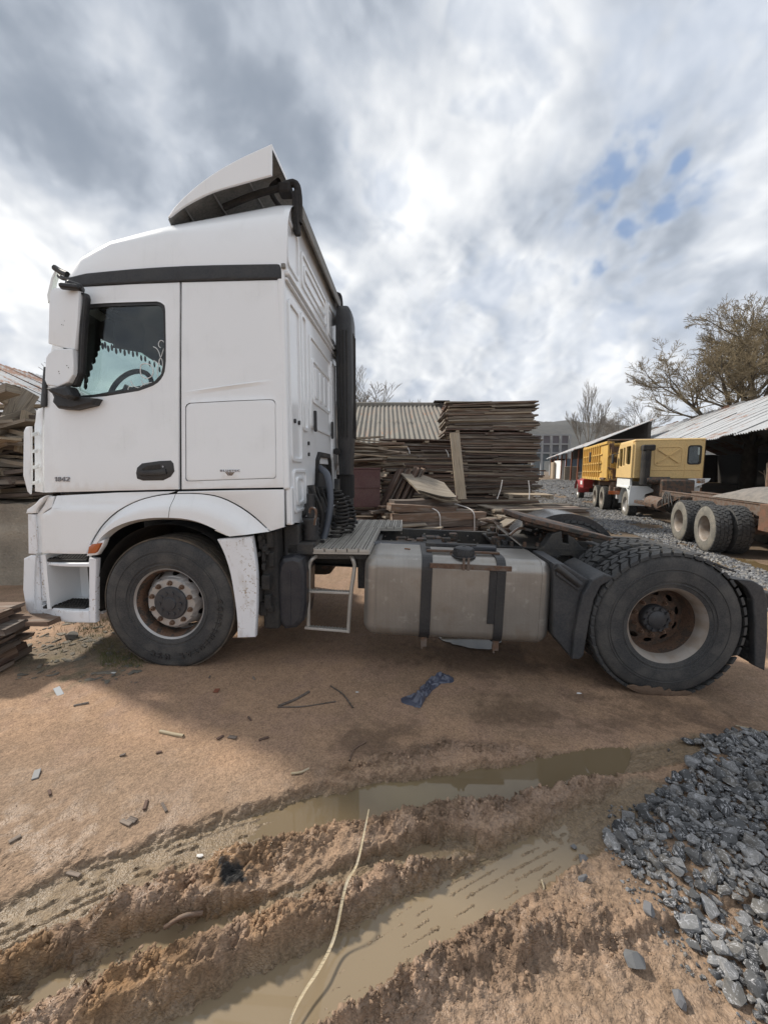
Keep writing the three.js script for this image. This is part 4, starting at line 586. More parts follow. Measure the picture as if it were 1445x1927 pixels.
{
  const Y = 0.9, q = [[568, 1032], [692, 1042], [722, 1000], [757, 991], [757, 979], [690, 977], [620, 990]].map(([a, b]) => U3(a, b, Y));
  const [nl, nr, , , ff, fl] = q, zN = nl[1], x0 = nl[0], x1 = nr[0], zM = U3(722, 992, Y)[1], x2 = U3(757, 985, Y)[0], zF = ff[1];
  const cat = [];
  const planks = (xa, xb, za, zb, n) => { for (let i = 0; i < n; i++) { const a = lerp(xa, xb, i / n) + 0.004, b = lerp(xa, xb, (i + 1) / n) - 0.004; cat.push([a, b, za, zb]); } };
  planks(x0, x1, zN, zM, 6); planks(x0 + 0.1, x2, zM - 0.02, zF, 8);
  const base = add('catwalk', [span(x0, x1, Y - 0.045, Y - 0.03, zN, zM), span(x0 + 0.1, x2, Y - 0.045, Y - 0.03, zM - 0.01, zF), span(x0 - 0.02, x0, Y - 0.05, Y + 0.03, zN, zM)], M.aluWalk, tractor);
  for (const [a, b, za, zb] of cat) {
    const g = [span(a, b, Y - 0.03, Y - 0.004, za, zb, 0.004)]; const n = Math.max(3, Math.round(Math.abs(zb - za) / 0.05));
    for (let i = 0; i < n; i++) { const z = lerp(za, zb, (i + 0.5) / n); for (const k of [0.22, 0.5, 0.78]) g.push(box(0.012, 0.008, 0.03, lerp(a, b, k), Y, z, 0)); }
    g.push(span(a, a + 0.008, Y - 0.006, Y + 0.005, za, zb), span(b - 0.008, b, Y - 0.006, Y + 0.005, za, zb));
    add('walk_plank', g, M.aluWalk, base);
    const d = []; for (let i = 0; i < n; i++) d.push(span(lerp(a, b, 0.3), lerp(a, b, 0.44), Y - 0.006, Y - 0.001, lerp(za, zb, (i + 0.28) / n), lerp(za, zb, (i + 0.72) / n)), span(lerp(a, b, 0.56), lerp(a, b, 0.7), Y - 0.006, Y - 0.001, lerp(za, zb, (i + 0.28) / n), lerp(za, zb, (i + 0.72) / n))); add('drain_slot', d, M.blackMatt, base).userData.kind = 'stuff';
  }
  add('knob', [box(0.09, 0.025, 0.035, ...[...U3(602, 1018, Y + 0.02)].flatMap((v, i) => i ? [v] : [v, Y + 0.018]), 0.01)], M.blackMatt, base);
  // step ladder below
  const lz = zN - 0.03, l = (a, b, z = lz) => [...T(a, b, z), z];
  const lad = add('ladder', [tube([l(580, 1183), l(581, 1120), l(583, 1060), l(588, 1052), [T(600, 1046, lz)[0], T(600, 1046, lz)[1], lz - 0.1]], 0.017, 30, 10), tube([l(655, 1190), l(660, 1120), l(667, 1062), l(664, 1053), [T(655, 1048, lz)[0], T(655, 1048, lz)[1], lz - 0.1]], 0.017, 30, 10)], M.aluWalk, tractor);
  for (const [a, b, c, d] of [[582, 1112, 658, 1115], [574, 1180, 658, 1187]]) { const A = l(a, b), B = l(c, d), rung = [beam(A, B, 0.05, 0.022, 0.006)]; for (let i = 0; i < 14; i++) rung.push(box(0.008, 0.008, 0.045, lerp(A[0], B[0], (i + 0.5) / 14), lerp(A[1], B[1], (i + 0.5) / 14) + 0.012, lz)); add('rung', rung, M.aluWalk, lad); }
  add('support', [span(x0 + 0.02, x1 - 0.02, Y - 0.1, Y - 0.045, zN - 0.06, RZ[0]), bar([x1 - 0.02, Y - 0.1, zN - 0.2], [x1 - 0.1, 0.5, -0.7], 0.03), span(x1 - 0.13, x1 - 0.02, 0.5, Y - 0.1, -0.4, -0.5, 0.01)], M.frame, base);
  // dark canister with blue cap
  const cz = -0.1, can = add('fluid_tank', [plate(P([[513, 1165], [517, 1090], [521, 1066], [530, 1050], [552, 1046], [570, 1052], [575, 1080], [575, 1140], [570, 1170], [556, 1184], [536, 1186]], cz), 0.36, { b: 0.04 }).translate(0, 0, cz), plate(P([[544, 1075], [548, 1075], [548, 1176], [544, 1178]], cz), 0.02, { b: 0.004 }).translate(0, 0, cz + 0.006)], M.tank, tractor);
  const [kx, ky] = T(542, 1042, cz - 0.12); add('filler_neck', [bar([kx, ky - 0.06, cz - 0.14], [kx, ky + 0.01, cz - 0.14], 0.055, 0.045, 20), bar([kx, ky, cz - 0.14], [kx, ky + 0.045, cz - 0.14], 0.034, 0.03, 16)], M.black, can);
  add('cap', [bar([kx, ky + 0.045, cz - 0.14], [kx, ky + 0.085, cz - 0.14], 0.036, 0.034, 18), box(0.07, 0.03, 0.016, kx, ky + 0.095, cz - 0.14, 0.006)], M.blue, can);
}
// fuel tank
{
  const zf = -0.08, dp = 0.62, [x0] = T(683, 1120, zf), [x1] = T(1042, 1120, zf), yb = (T(800, 1205, zf)[1] + T(960, 1213, zf)[1]) / 2, yt = (T(800, 1046, zf - 0.06)[1] + T(960, 1052, zf - 0.06)[1]) / 2, L = x1 - x0, h = yt - yb, cx = (x0 + x1) / 2, cy = (yt + yb) / 2;
  const g = new RoundedBoxGeometry(L, h, dp, 8, 0.1), p = g.attributes.position; for (let i = 0; i < p.count; i++) { const x = p.getX(i), y = p.getY(i), z = p.getZ(i), e = clamp((Math.abs(x) - L / 2 + 0.1) / 0.1); p.setXYZ(i, x, y * (1 - 0.02 * e) + 0.004 * Math.sin(x * 5) * (y < 0 ? 1 : 0), z * (1 - 0.03 * e)); }
  const tilt = -0.03, at = (q) => q.rotateZ(tilt).translate(cx, cy, zf - dp / 2);
  const tk = add('fuel_tank', [at(toCreasedNormals(g.toNonIndexed(), 0.8))], M.alu, tractor);
  const band = (x, w, o, inner = 0.001) => { const s = rrect(-dp / 2 - o, -h / 2 - o, dp / 2 + o, h / 2 + o, 0.1 + o, 6), q = rrect(-dp / 2 + inner, -h / 2 + inner, dp / 2 - inner, h / 2 - inner, 0.1, 6); return at(plate(s, w, { b: 0.001, holes: [q] }).rotateY(Math.PI / 2).translate(x + w / 2, 0, 0)); };
  for (const x of [-L / 2 + 0.1, L / 2 - 0.1]) add('weld_seam', [band(x, 0.008, 0.004)], M.alu, tk);
  const s1 = T(801, 1120, zf)[0] - cx, s2 = T(940, 1120, zf)[0] - cx;
  for (const [x, w] of [[s1, 0.085], [s2, 0.07]]) { const st = add('tank_strap', [band(x, w, 0.012)], M.black, tk); add('strap_bolt', [at(span(x - 0.025, x + 0.025, -h / 2 - 0.07, -h / 2 + 0.02, dp / 2 - 0.06, dp / 2 - 0.03, 0.006)), at(bar([x - 0.012, -h / 2 - 0.09, dp / 2 - 0.045], [x - 0.012, -h / 2, dp / 2 - 0.045], 0.009))], M.rustMetal, st); }
  add('rubber_strip', [at(span(s2 - 0.09, s2 - 0.036, -h / 2 + 0.17, h / 2 - 0.06, dp / 2 + 0.002, dp / 2 + 0.012, 0.003))], M.black, tk);
  add('filler_ring', [at(new THREE.TorusGeometry(0.1, 0.01, 8, 32).rotateX(Math.PI / 2).translate(s1 + 0.3, h / 2 + 0.002, dp / 2 - 0.17))], M.rustMetal, tk);
  const yc = h / 2, fx = T(873, 1060, zf)[0] - cx, cap = add('fuel_cap', [at(lathe([[0, 0.075], [0.012, 0.072], [0.016, 0.08], [0.05, 0.08], [0.075, 0.068], [0.083, 0.045], [0.084, 0.012], [0.097, 0.008], [0.098, 0], [0, 0]], 40).rotateX(-Math.PI / 2).translate(fx, yc, dp / 2 - 0.11))], M.black, tk);
  add('cap_rib', Array.from({ length: 24 }, (_, i) => { const a = i / 24 * 2 * Math.PI; return at(bar([fx + 0.083 * Math.cos(a), yc + 0.014, dp / 2 - 0.11 + 0.083 * Math.sin(a)], [fx + 0.079 * Math.cos(a), yc + 0.06, dp / 2 - 0.11 + 0.079 * Math.sin(a)], 0.006, 0.005, 6)); }), M.black, cap);
  add('guard_bar', [at(span(s1 + 0.02, s2 + 0.07, yc - 0.075, yc - 0.035, dp / 2 + 0.014, dp / 2 + 0.034, 0.003))], M.rustMetal, tk);
  add('guard_bar', [at(span(s1 - 0.0, s2 + 0.02, yc + 0.012, yc + 0.03, dp / 2 - 0.2, dp / 2 - 0.17, 0.003))], M.rustMetal, tk);
  add('guard_bar', [at(span(s1 - 0.0, s2 - 0.15, yc + 0.03, yc + 0.06, dp / 2 - 0.36, dp / 2 - 0.3, 0.003))], M.frame, tk);
  add('warning_plate', [at(span(s2 - 0.2, s2 + 0.02, yc + 0.01, yc + 0.05, dp / 2 - 0.36, dp / 2 - 0.28, 0.012))], M.tank, tk);
  add('cap_latch', [at(span(fx - 0.028, fx - 0.008, yc - 0.08, yc + 0.02, dp / 2 + 0.034, dp / 2 + 0.046, 0.003)), at(span(fx + 0.008, fx + 0.028, yc - 0.08, yc + 0.02, dp / 2 + 0.034, dp / 2 + 0.046, 0.003))], M.rustMetal, tk);
  add('leaf_litter', [at(box(0.03, 0.006, 0.02, s1 - 0.17, yc + 0.004, dp / 2 - 0.3, 0.002)), at(box(0.02, 0.008, 0.015, s1 - 0.145, yc + 0.004, dp / 2 - 0.29, 0.002))], mat({ color: C(0.2, 0.08, 0.02), roughness: 0.9 }), tk);
}
// fifth wheel
{
  const z = -1.23, yp = (a, b) => { const [x, y] = T(a, b, z); return [x, y]; };
  const [xa, ya] = yp(958, 963), [xb, yb2] = yp(1118, 1002), tilt = Math.atan2(yb2 - ya, xb - xa), L = Math.hypot(xb - xa, yb2 - ya), cx = (xa + xb) / 2, cy = (ya + yb2) / 2, at = (g) => g.rotateZ(tilt).translate(cx, cy, z);
  const pl = shapeOf([...sm([[-L / 2, -0.25], [-L / 2 + 0.04, -0.4], [-L / 2 + 0.16, -0.46]], 6), [0.1, -0.46], [L / 2, -0.36], [L / 2, -0.14], [0.12, -0.05], [0.02, -0.04], [-0.03, 0], [0.02, 0.04], [0.12, 0.05], [L / 2, 0.14], [L / 2, 0.36], [0.1, 0.46], ...sm([[-L / 2 + 0.16, 0.46], [-L / 2 + 0.04, 0.4], [-L / 2, 0.25]], 6)]);
  const plateG = new THREE.ExtrudeGeometry(pl, { depth: 0.03, bevelEnabled: true, bevelThickness: 0.008, bevelSize: 0.008, bevelSegments: 2 }).rotateX(-Math.PI / 2).translate(0, -0.03, 0);
  const fw = add('fifth_wheel', [at(plateG), at(span(-L / 2 + 0.06, L / 2 - 0.2, -0.075, -0.03, 0.3, 0.42, 0.02)), at(span(-L / 2 + 0.06, L / 2 - 0.2, -0.075, -0.03, -0.3, -0.42, 0.02)), at(span(-0.3, 0.1, -0.07, -0.03, -0.4, 0.4, 0.02))], M.greaseAndShade, tractor);
  for (const s of [1, -1]) { const zz = z + s * 0.4, [bx, by] = T(1030, 1022, zz), f = (pts) => plate(pts.map(([a, b]) => T(a, b, -0.83)), 0.12, { b: 0.01 }).translate(0, 0, zz + 0.06);
    add('pedestal', [f([[992, 1048], [1003, 1034], [1018, 1026], [1034, 1003], [1052, 997], [1054, 1019], [1064, 1021], [1064, 1004], [1076, 1012], [1092, 1030], [1112, 1040], [1112, 1052], [1080, 1052], [1070, 1044], [1050, 1044], [1040, 1052]])], M.frame, fw); }
  const RY = (x) => railY(x) + 0.01; const [px0] = T(935, 1040, -0.84), [px1] = T(1130, 1040, -0.84);
  const bp = add('base_plate', [span(px0, px1, RY(px1) - 0.005, RY(px1) + 0.012, RZ[0] + 0.03, RZ[1] - 0.03), span(px0 + 0.05, px0 + 0.1, RY(px1), RY(px1) + 0.06, RZ[0], RZ[1], 0.01)], M.frame, fw);
  const [sx, sy] = T(940, 995, -0.9), [ex, ey] = T(985, 1030, -0.84); add('splash_plate', [beam([sx, sy + 0.02, -1.05], [ex + 0.02, ey, -1.02], 0.42, 0.012)], mat({ map: rep(rustTex([0.3, 0.28, 0.25], 77), 1.5), roughness: 0.6, metalness: 0.2 }), fw);
  const bolts = []; for (let i = 0; i < 9; i++) { const x = lerp(px0, px1, i / 8); bolts.push(bar([x, railY(x) - 0.01, -0.8], [x, railY(x) + 0.045, -0.8], 0.02, 0.018, 6)); } for (let i = 0; i < 16; i++) { const x = rr(px0, px1); bolts.push(box(rr(0.04, 0.14), rr(0.03, 0.09), rr(0.04, 0.12), x, railY(x) + rr(0.0, 0.07), rr(-0.95, -1.5), 0.012)); } add('fixing', bolts, M.greaseAndShade, fw);
  add('release_handle', [tube([[px0 + 0.1, railY(px0) + 0.1, -0.8], [px0 + 0.2, railY(px0) + 0.16, -0.85], [px0 + 0.35, railY(px0) + 0.13, -0.95]], 0.014, 14)], M.silver, fw);
}
// wheels
function tyreParts(R, w, flat) {                    // axle along z, outer face to +z
  const h = w / 2, prof = [[0.29, -h + 0.03], [0.3, -h + 0.012], [0.325, -h + 0.004], [0.328, -h - 0.001], [0.334, -h - 0.001], [0.337, -h + 0.003], [0.35, -h + 0.002], [0.353, -h - 0.004], [0.4, -h - 0.007], [0.43, -h - 0.007], [0.433, -h - 0.002], [0.439, -h - 0.002], [0.442, -h - 0.006], [0.448, -h - 0.006], [0.451, -h - 0.001], [R - 0.045, -h + 0.004], [R - 0.02, -h + 0.02], [R - 0.012, -h + 0.035], [R - 0.01, -h * 0.4]];
  const full = [...prof, ...prof.slice().reverse().map(([r, z]) => [r, -z])];
  const g = lathe(full, 72), sq = (q) => { const p = q.attributes.position; for (let i = 0; i < p.count; i++) { const y = p.getY(i), lim = -R + flat; if (y < lim) { const d = lim - y; p.setY(i, lim - d * 0.06); p.setZ(i, p.getZ(i) * (1 + d * 1.5)); } else if (y < lim + 0.12) { const d = 1 - (y - lim) / 0.12; p.setZ(i, p.getZ(i) * (1 + 0.04 * d * d)); } } q.computeVertexNormals(); return q; };
  return { carcass: toCreasedNormals(sq(clean(g)), 0.6), sq };
}
function treadBlocks(R, w, flat, n, sq) {           // lugs in four rows, chevron
  const out = [], rows = [[-w / 2 + 0.005, -w * 0.24, 0.5, 0.0], [-w * 0.22, -w * 0.02, -0.35, 0.4], [w * 0.02, w * 0.22, -0.35, 0.0], [w * 0.24, w / 2 - 0.005, 0.5, 0.4]];
  for (const [z0, z1, skew, ph] of rows) for (let i = 0; i < n; i++) {
    const a0 = (i + ph) / n * 2 * Math.PI, da = 2 * Math.PI / n * 0.8, pts = []; const zz = [z0, z1], top = R, bot = R - 0.022;
    for (const r of [bot, top]) for (const z of zz) for (const a of [0, 1]) { const k = r === top ? 0.9 : 1, zc = (z0 + z1) / 2, ang = a0 + (a - 0.5) * da * k + skew * (z - zc) / R * Math.sign(zc) + (z === z1 ? 0.01 : -0.01); const shoulder = Math.abs(Math.abs(z) - w / 2) < 0.02 ? 0.008 : 0; pts.push(V((r - shoulder) * Math.cos(ang), (r - shoulder) * Math.sin(ang), zc + (z - zc) * k)); }
    out.push(new ConvexGeometry(pts));
  }
  return sq ? sq(clean(mergeGeometries(out.map(clean)))) : mergeGeometries(out.map(clean));
}
function wheelDisc(r0, r1, holes, hr, zf, t = 0.012) { const c = []; for (let i = 0; i < 72; i++) { const a = i / 72 * 2 * Math.PI; c.push([r1 * Math.cos(a), r1 * Math.sin(a)]); } const ring = (cx, cy, ra, rb, ang) => Array.from({ length: 16 }, (_, i) => { const a = i / 16 * 2 * Math.PI, x = ra * Math.cos(a), y = rb * Math.sin(a); return [cx + x * Math.cos(ang) - y * Math.sin(ang), cy + x * Math.sin(ang) + y * Math.cos(ang)]; });
  const hs = []; for (let i = 0; i < holes; i++) { const a = (i + 0.4) / holes * 2 * Math.PI; hs.push(ring(hr * Math.cos(a), hr * Math.sin(a), 0.021, 0.033, a)); } if (r0) hs.push(Array.from({ length: 48 }, (_, i) => { const a = i / 48 * 2 * Math.PI; return [r0 * Math.cos(a), r0 * Math.sin(a)]; }));
  return plate(c, t, { b: 0.002, holes: hs, fine: 0.03, zf: (x, y) => zf(Math.hypot(x, y)), crease: 0.5 }); }
const step = (pts) => (r) => { if (r <= pts[0][0]) return pts[0][1]; for (let i = 0; i + 1 < pts.length; i++) if (r <= pts[i + 1][0]) { const t = (r - pts[i][0]) / (pts[i + 1][0] - pts[i][0]); return lerp(pts[i][1], pts[i + 1][1], t * t * (3 - 2 * t)); } return pts[pts.length - 1][1]; };
function hexNuts(n, r, z, h, rad) { return Array.from({ length: n }, (_, i) => { const a = (i + 0.5) / n * 2 * Math.PI, x = r * Math.cos(a), y = r * Math.sin(a); return [bar([x, y, z - 0.005], [x, y, z + h * 0.6], rad, rad, 6), bar([x, y, z], [x, y, z + h], rad * 0.5, rad * 0.48, 8), bar([x, y, z - 0.006], [x, y, z + 0.004], rad * 1.25, rad * 1.25, 14)]; }); }
function frontWheel(at, turn = 0) {
  const R = 0.556, w = 0.3, flat = 0.026, wheel = new THREE.Group(); wheel.name = 'wheel'; wheel.position.set(...at); wheel.rotation.y = turn; tractor.add(wheel);
  const { carcass, sq } = tyreParts(R, w, flat); add('tyre', carcass, M.rubber, wheel);
  const bands = []; for (let i = 0; i < 4; i++) { const z0 = -w / 2 + 0.02 + i * 0.066; bands.push(lathe([[R - 0.014, z0], [R - 0.002, z0 + 0.003], [R, z0 + 0.03], [R - 0.002, z0 + 0.058], [R - 0.014, z0 + 0.061]], 72)); } add('tread', [sq(mergeGeometries(bands.map(clean)))], M.treadMud, wheel);
  const word = 'CONTINENTAL HSC', L = []; [...word].forEach((ch, i) => { if (ch === ' ') return; const g = lettering(ch, 0.05, 0.007); g.computeBoundingBox(); const b = g.boundingBox; g.translate(-(b.min.x + b.max.x) / 2, 0, 0); const a = (8 - i * 8.2) * Math.PI / 180 - 0.05, r = 0.415; g.rotateZ(a - Math.PI / 2).translate(r * Math.cos(a), r * Math.sin(a), w / 2 + 0.0045); L.push(g); });
  add('sidewall_lettering', [sq(mergeGeometries(L.map(clean)))], M.black, wheel);
  add('rim', [lathe([[0.284, 0.122], [0.29, 0.13], [0.297, 0.137], [0.303, 0.132], [0.303, 0.1]], 72)], M.wheelSteel, wheel); add('barrel', [lathe([[0.262, -0.12], [0.262, 0.07], [0.27, 0.1], [0.284, 0.123]], 72)], M.greaseAndShade, wheel);  // dark barrel colour stands in for the shade inside the rim
  const f = step([[0, 0.1], [0.198, 0.1], [0.215, 0.075], [0.262, -0.005]]);
  add('wheel_disc', [wheelDisc(0.12, 0.268, 10, 0.243, f)], M.wheelSteel, wheel);
  add('brake_drum', [lathe([[0.05, -0.06], [0.23, -0.06], [0.23, -0.14], [0.05, -0.14]], 40)], M.blackMatt, wheel);
  add('hub', [lathe([[0, 0.135], [0.05, 0.133], [0.056, 0.124], [0.13, 0.12], [0.138, 0.112], [0.14, 0.08]], 48), ...Array.from({ length: 10 }, (_, i) => { const a = i / 10 * 2 * Math.PI; return bar([0.088 * Math.cos(a), 0.088 * Math.sin(a), 0.115], [0.088 * Math.cos(a), 0.088 * Math.sin(a), 0.13], 0.017, 0.015, 10); })], M.hub, wheel);
  for (const n of hexNuts(10, 0.168, 0.102, 0.035, 0.017)) add('wheel_nut', n, M.nut, wheel);
  return wheel;
}
function rearWheel(at, turn, R, dark) {
  const w = 0.29, flat = 0.035, wheel = new THREE.Group(); wheel.name = 'wheel'; wheel.position.set(...at); wheel.rotation.y = turn; tractor.add(wheel);
  const { carcass, sq } = tyreParts(R - 0.02, w, flat - 0.018); add('tyre', carcass, M.rubber, wheel); add('tread', treadBlocks(R, w, flat, 44, sq), M.tread, wheel);
  add('rim', [lathe([[0.258, 0.045], [0.262, 0.07], [0.268, 0.095], [0.285, 0.118], [0.298, 0.132], [0.305, 0.126], [0.305, 0.1]], 72)], M.wheelLip, wheel);
  const f = step([[0, -0.05], [0.15, -0.05], [0.17, -0.06], [0.25, -0.012]]);
  add('wheel_disc', [wheelDisc(0.1, 0.256, 10, 0.2, (r) => -0.045 - 0.03 * sstep(0.15, 0.25, r) - 0.01)], M.wheelRust, wheel);
  add('barrel', [lathe([[0.26, 0.05], [0.257, 0.0], [0.25, -0.05], [0.245, -0.11]], 64), lathe([[0.2, -0.12], [0.1, -0.12], [0.02, -0.12]], 32)], M.wheelRust, wheel);
  add('hub', [lathe([[0, 0.02], [0.055, 0.018], [0.07, 0.008], [0.073, 0.0], [0.1, -0.002], [0.108, -0.012], [0.112, -0.06]], 40), ...Array.from({ length: 10 }, (_, i) => { const a = i / 10 * 2 * Math.PI; return bar([0.089 * Math.cos(a), 0.089 * Math.sin(a), -0.01], [0.089 * Math.cos(a), 0.089 * Math.sin(a), 0.014], 0.013, 0.012, 8); })], M.hub, wheel);
  add('wheel_nut', hexNuts(10, 0.145, -0.05, 0.03, 0.016).flat(), M.nut, wheel);
  return wheel;
}
{
  const [fx, fy0] = T(320, 1131, -0.02), fy = fy0 - 0.022; frontWheel([fx, fy, -0.14]); frontWheel([fx, fy, -WID + 0.17], Math.PI);
  const R = 0.577, [rx, ry] = T(1259, 1180, -0.0); const rw = rearWheel([rx, ry, -0.15], 0, R);
  rearWheel([rx, ry, -0.5], Math.PI, R); rearWheel([rx, ry, -WID + 0.15], Math.PI, R); rearWheel([rx, ry, -WID + 0.5], 0, R);
  // clay stuck to the bottom of the tyre
  const cl = grid(60, 6, (u, v) => { const a = lerp(-2.1, -1.2, u), w = Math.sin(Math.PI * u), r = R - 0.012 - v * (0.015 + 0.06 * Math.pow(w, 0.6) * (0.5 + fbm(u * 12, 3, 3, 370))), y = Math.max(ry + r * Math.sin(a), ry - R + 0.036); return [rx + r * Math.cos(a), y, 0.002 + 0.012 * Math.sin(Math.PI * clamp(v * 0.9 + 0.1)) * w + 0.006 * (fbm(u * 40, v * 9, 3, 372) - 0.5)]; });
  add('caked_mud', [cl], mat({ color: C(0.15, 0.1, 0.068), roughness: 1, bumpMap: rep(blotch, 8), bumpScale: 0.01 }), rw.parent);
  add('axle', [bar([fx, fy, -0.3], [fx, fy, -WID + 0.3], 0.07)], M.greaseAndShade, tractor); add('axle', [bar([rx, ry, -0.3], [rx, ry, -WID + 0.3], 0.11), new THREE.SphereGeometry(0.26, 20, 14).translate(rx, ry, -WID / 2)], M.greaseAndShade, tractor);
  add('air_bag', [bar([rx + 0.35, ry - 0.05, -0.85], [rx + 0.35, ry + 0.22, -0.85], 0.12), bar([rx - 0.4, ry - 0.05, -0.85], [rx - 0.4, ry + 0.22, -0.85], 0.12)], M.blackMatt, tractor);
  // rear wings: front and rear quarter of near side, low strip inside, far arch
  const q = (pts, z = -0.0) => P(pts, z), wz = -0.02;
  const wing = (a0, a1, r, z0, z1, n = 20) => grid(n, 1, (u, v) => { const a = lerp(a0, a1, u); return [rx + r * Math.cos(a), ry + r * Math.sin(a), v ? z1 : z0]; });
  const bulge = (pts) => plate(q(pts), 0.06, { b: 0.01 }).translate(0, 0, wz);
  const skinF = (l, z1) => grid(l.length - 1, 1, (u, v) => [...T(...l[Math.round(u * (l.length - 1))], wz), v ? z1 : wz]);
  const fo = sm([[1041, 1196], [1040, 1130], [1040, 1080], [1046, 1056], [1066, 1042]], 14), fi = sm([[1133, 1093], [1118, 1108], [1110, 1140], [1104, 1185], [1098, 1238]], 12);
  const frontG = add('rear_wing', [bulge([[1078, 1243], [1082, 1200], [1089, 1160], [1099, 1120], [1116, 1093], [1140, 1082], [1165, 1089], [1148, 1096], [1133, 1104], [1120, 1130], [1112, 1165], [1106, 1200], [1100, 1236], [1092, 1244]]), skinF(sm([[1078, 1243], [1084, 1190], [1092, 1145], [1102, 1115], [1118, 1092], [1142, 1081]], 16), -0.6)], M.fender, tractor);
  add('wing_box', [(() => { const a = U3(1047, 1058, 0.86), b = U3(1120, 1100, 0.86); return plate(q([[1040, 1060], [1062, 1062], [1108, 1092], [1090, 1128], [1083, 1180], [1078, 1242], [1040, 1196]], -0.06), 0.5, { b: 0.012 }).translate(0, 0, -0.06); })(), plate(q([[1048, 1075], [1090, 1104], [1088, 1112], [1046, 1082]], -0.05), 0.03, { b: 0.004 }).translate(0, 0, -0.045)], M.fender, frontG);
  add('clamp_pipe', [bar([...T(1046, 1066, -0.05), -0.05], [...T(1090, 1100, -0.05), -0.05], 0.028)], M.black, frontG);
  add('rear_wing', [bulge([[1388, 1092], [1420, 1094], [1440, 1105], [1449, 1130], [1449, 1200], [1443, 1265], [1424, 1256], [1424, 1180], [1420, 1130], [1408, 1108]]), skinF(sm([[1380, 1090], [1412, 1095], [1428, 1120], [1434, 1180], [1430, 1258]], 12), -0.6)], M.fender, tractor);
  add('wing_strip', [beam([rx + 0.27, ry + R - 0.06, -0.3], [rx + 0.62, ry + R - 0.2, -0.3], 0.16, 0.012)], M.fender, tractor);
  const farTop = add('rear_wing', [grid(24, 3, (u, v) => { const a = lerp(2.55, 0.25, u), r = 0.655; return [rx + r * Math.cos(a) - 0.04, ry + r * Math.sin(a) + 0.01 * Math.sin(v * Math.PI), lerp(-WID + 0.6, -WID - 0.02, v)]; }), grid(24, 1, (u, v) => { const a = lerp(2.55, 0.25, u), r = 0.655 - v * 0.12; return [rx + r * Math.cos(a) - 0.04, ry + r * Math.sin(a), -WID + 0.6]; })], mat({ map: M.fender.map, roughness: 0.22 }), tractor);
  // bristle flap behind the wheel and the tail bar
  const bristles = []; for (let i = 0; i < 300; i++) { const [x, y] = T(1398 + rr(-3, 20), rr(1125, 1240), -0.1); bristles.push(bar([x, y, -0.08 - rr(0, 0.3)], [x + 0.012, y - 0.012, -0.06 - rr(0, 0.02)], 0.004, 0.002, 4)); }
  add('spray_flap', bristles, M.rubber, tractor);
  add('rear_beam', [span(2.9, 2.98, 0.5, 0.62, -0.1, -WID + 0.1, 0.01), span(2.85, 2.93, railY(2.9) - 0.27, railY(2.9), -0.8, -1.66, 0.01)], M.frame, tractor);
}

// ---------------------------------------------------------------- standing water, gravel, stones and litter on the ground
puddle([[1180, 1405], [1040, 1415], [860, 1440], [660, 1470], [520, 1505], [400, 1560], [480, 1585], [680, 1572], [880, 1532], [1040, 1502], [1160, 1470]], -0.042, 'long murky puddle lying in the upper wheel rut', [0.165, 0.125, 0.075]);
puddle([[1190, 1480], [1010, 1535], [820, 1635], [700, 1698], [570, 1765], [430, 1835], [230, 1945], [420, 2040], [600, 1970], [740, 1880], [860, 1800], [960, 1735], [1060, 1670], [1130, 1625], [1200, 1580], [1230, 1520]], -0.0555, 'tan muddy water filling the broad lower rut', [0.235, 0.183, 0.118]);
puddle([[500, 1695], [400, 1710], [300, 1745], [120, 1815], [-20, 1890], [60, 1935], [200, 1870], [320, 1820], [420, 1785], [500, 1755]], -0.034, 'narrow murky puddle between two orange mud ridges at left', [0.22, 0.168, 0.105]);
puddle([[930, 1565], [840, 1562], [750, 1580], [690, 1625], [760, 1655], [860, 1632], [930, 1606]], -0.052, 'small wet hollow in the mud beside the dry stalk', [0.22, 0.17, 0.112]);
{
  const y = baseY(0.55, -3.05) - 0.012 - GY, pts = [[822, 1205], [850, 1200], [900, 1205], [935, 1215], [925, 1225], [890, 1226], [850, 1218]].map(([a, b]) => G(a, b - 4, y));
  const c = sm(pts, 90, true).map(([x, z]) => { const k = 0.72 + 0.6 * fbm(x * 9, z * 14, 3, 302), mx = G(880, 1210, y)[0], mz = G(880, 1210, y)[1]; return [mx + (x - mx) * k, mz + (z - mz) * k]; }), g = new THREE.ShapeGeometry(shapeOf(c.map(([x, z]) => [x, -z]))).rotateX(-Math.PI / 2).translate(0, y + GY + 0.02, 0);
  tag(add('puddle', g, phys({ color: C(0.12, 0.1, 0.07), roughness: 0.03, ior: 1.33 })), 'bright clear puddle under the fuel tank', 'puddle', null, 'structure');
}
{ const y = 0.012, g = new THREE.CircleGeometry(1, 40).rotateX(-Math.PI / 2); const p = g.attributes.position; for (let i = 1; i < p.count; i++) { const k = 0.7 + 0.5 * fbm(p.getX(i) * 2 + 5, p.getZ(i) * 2 + 5, 3, 300); p.setX(i, p.getX(i) * k); p.setZ(i, p.getZ(i) * k); } g.scale(2.3, 1, 0.55).rotateY(-0.25).translate(6.4, ground(6.4, -6.9) + y, -6.9);
  tag(add('puddle', g, phys({ color: C(0.16, 0.115, 0.06), roughness: 0.05, ior: 1.33 })), 'brown puddle in front of the stripped truck chassis wheels', 'puddle', null, 'structure'); }

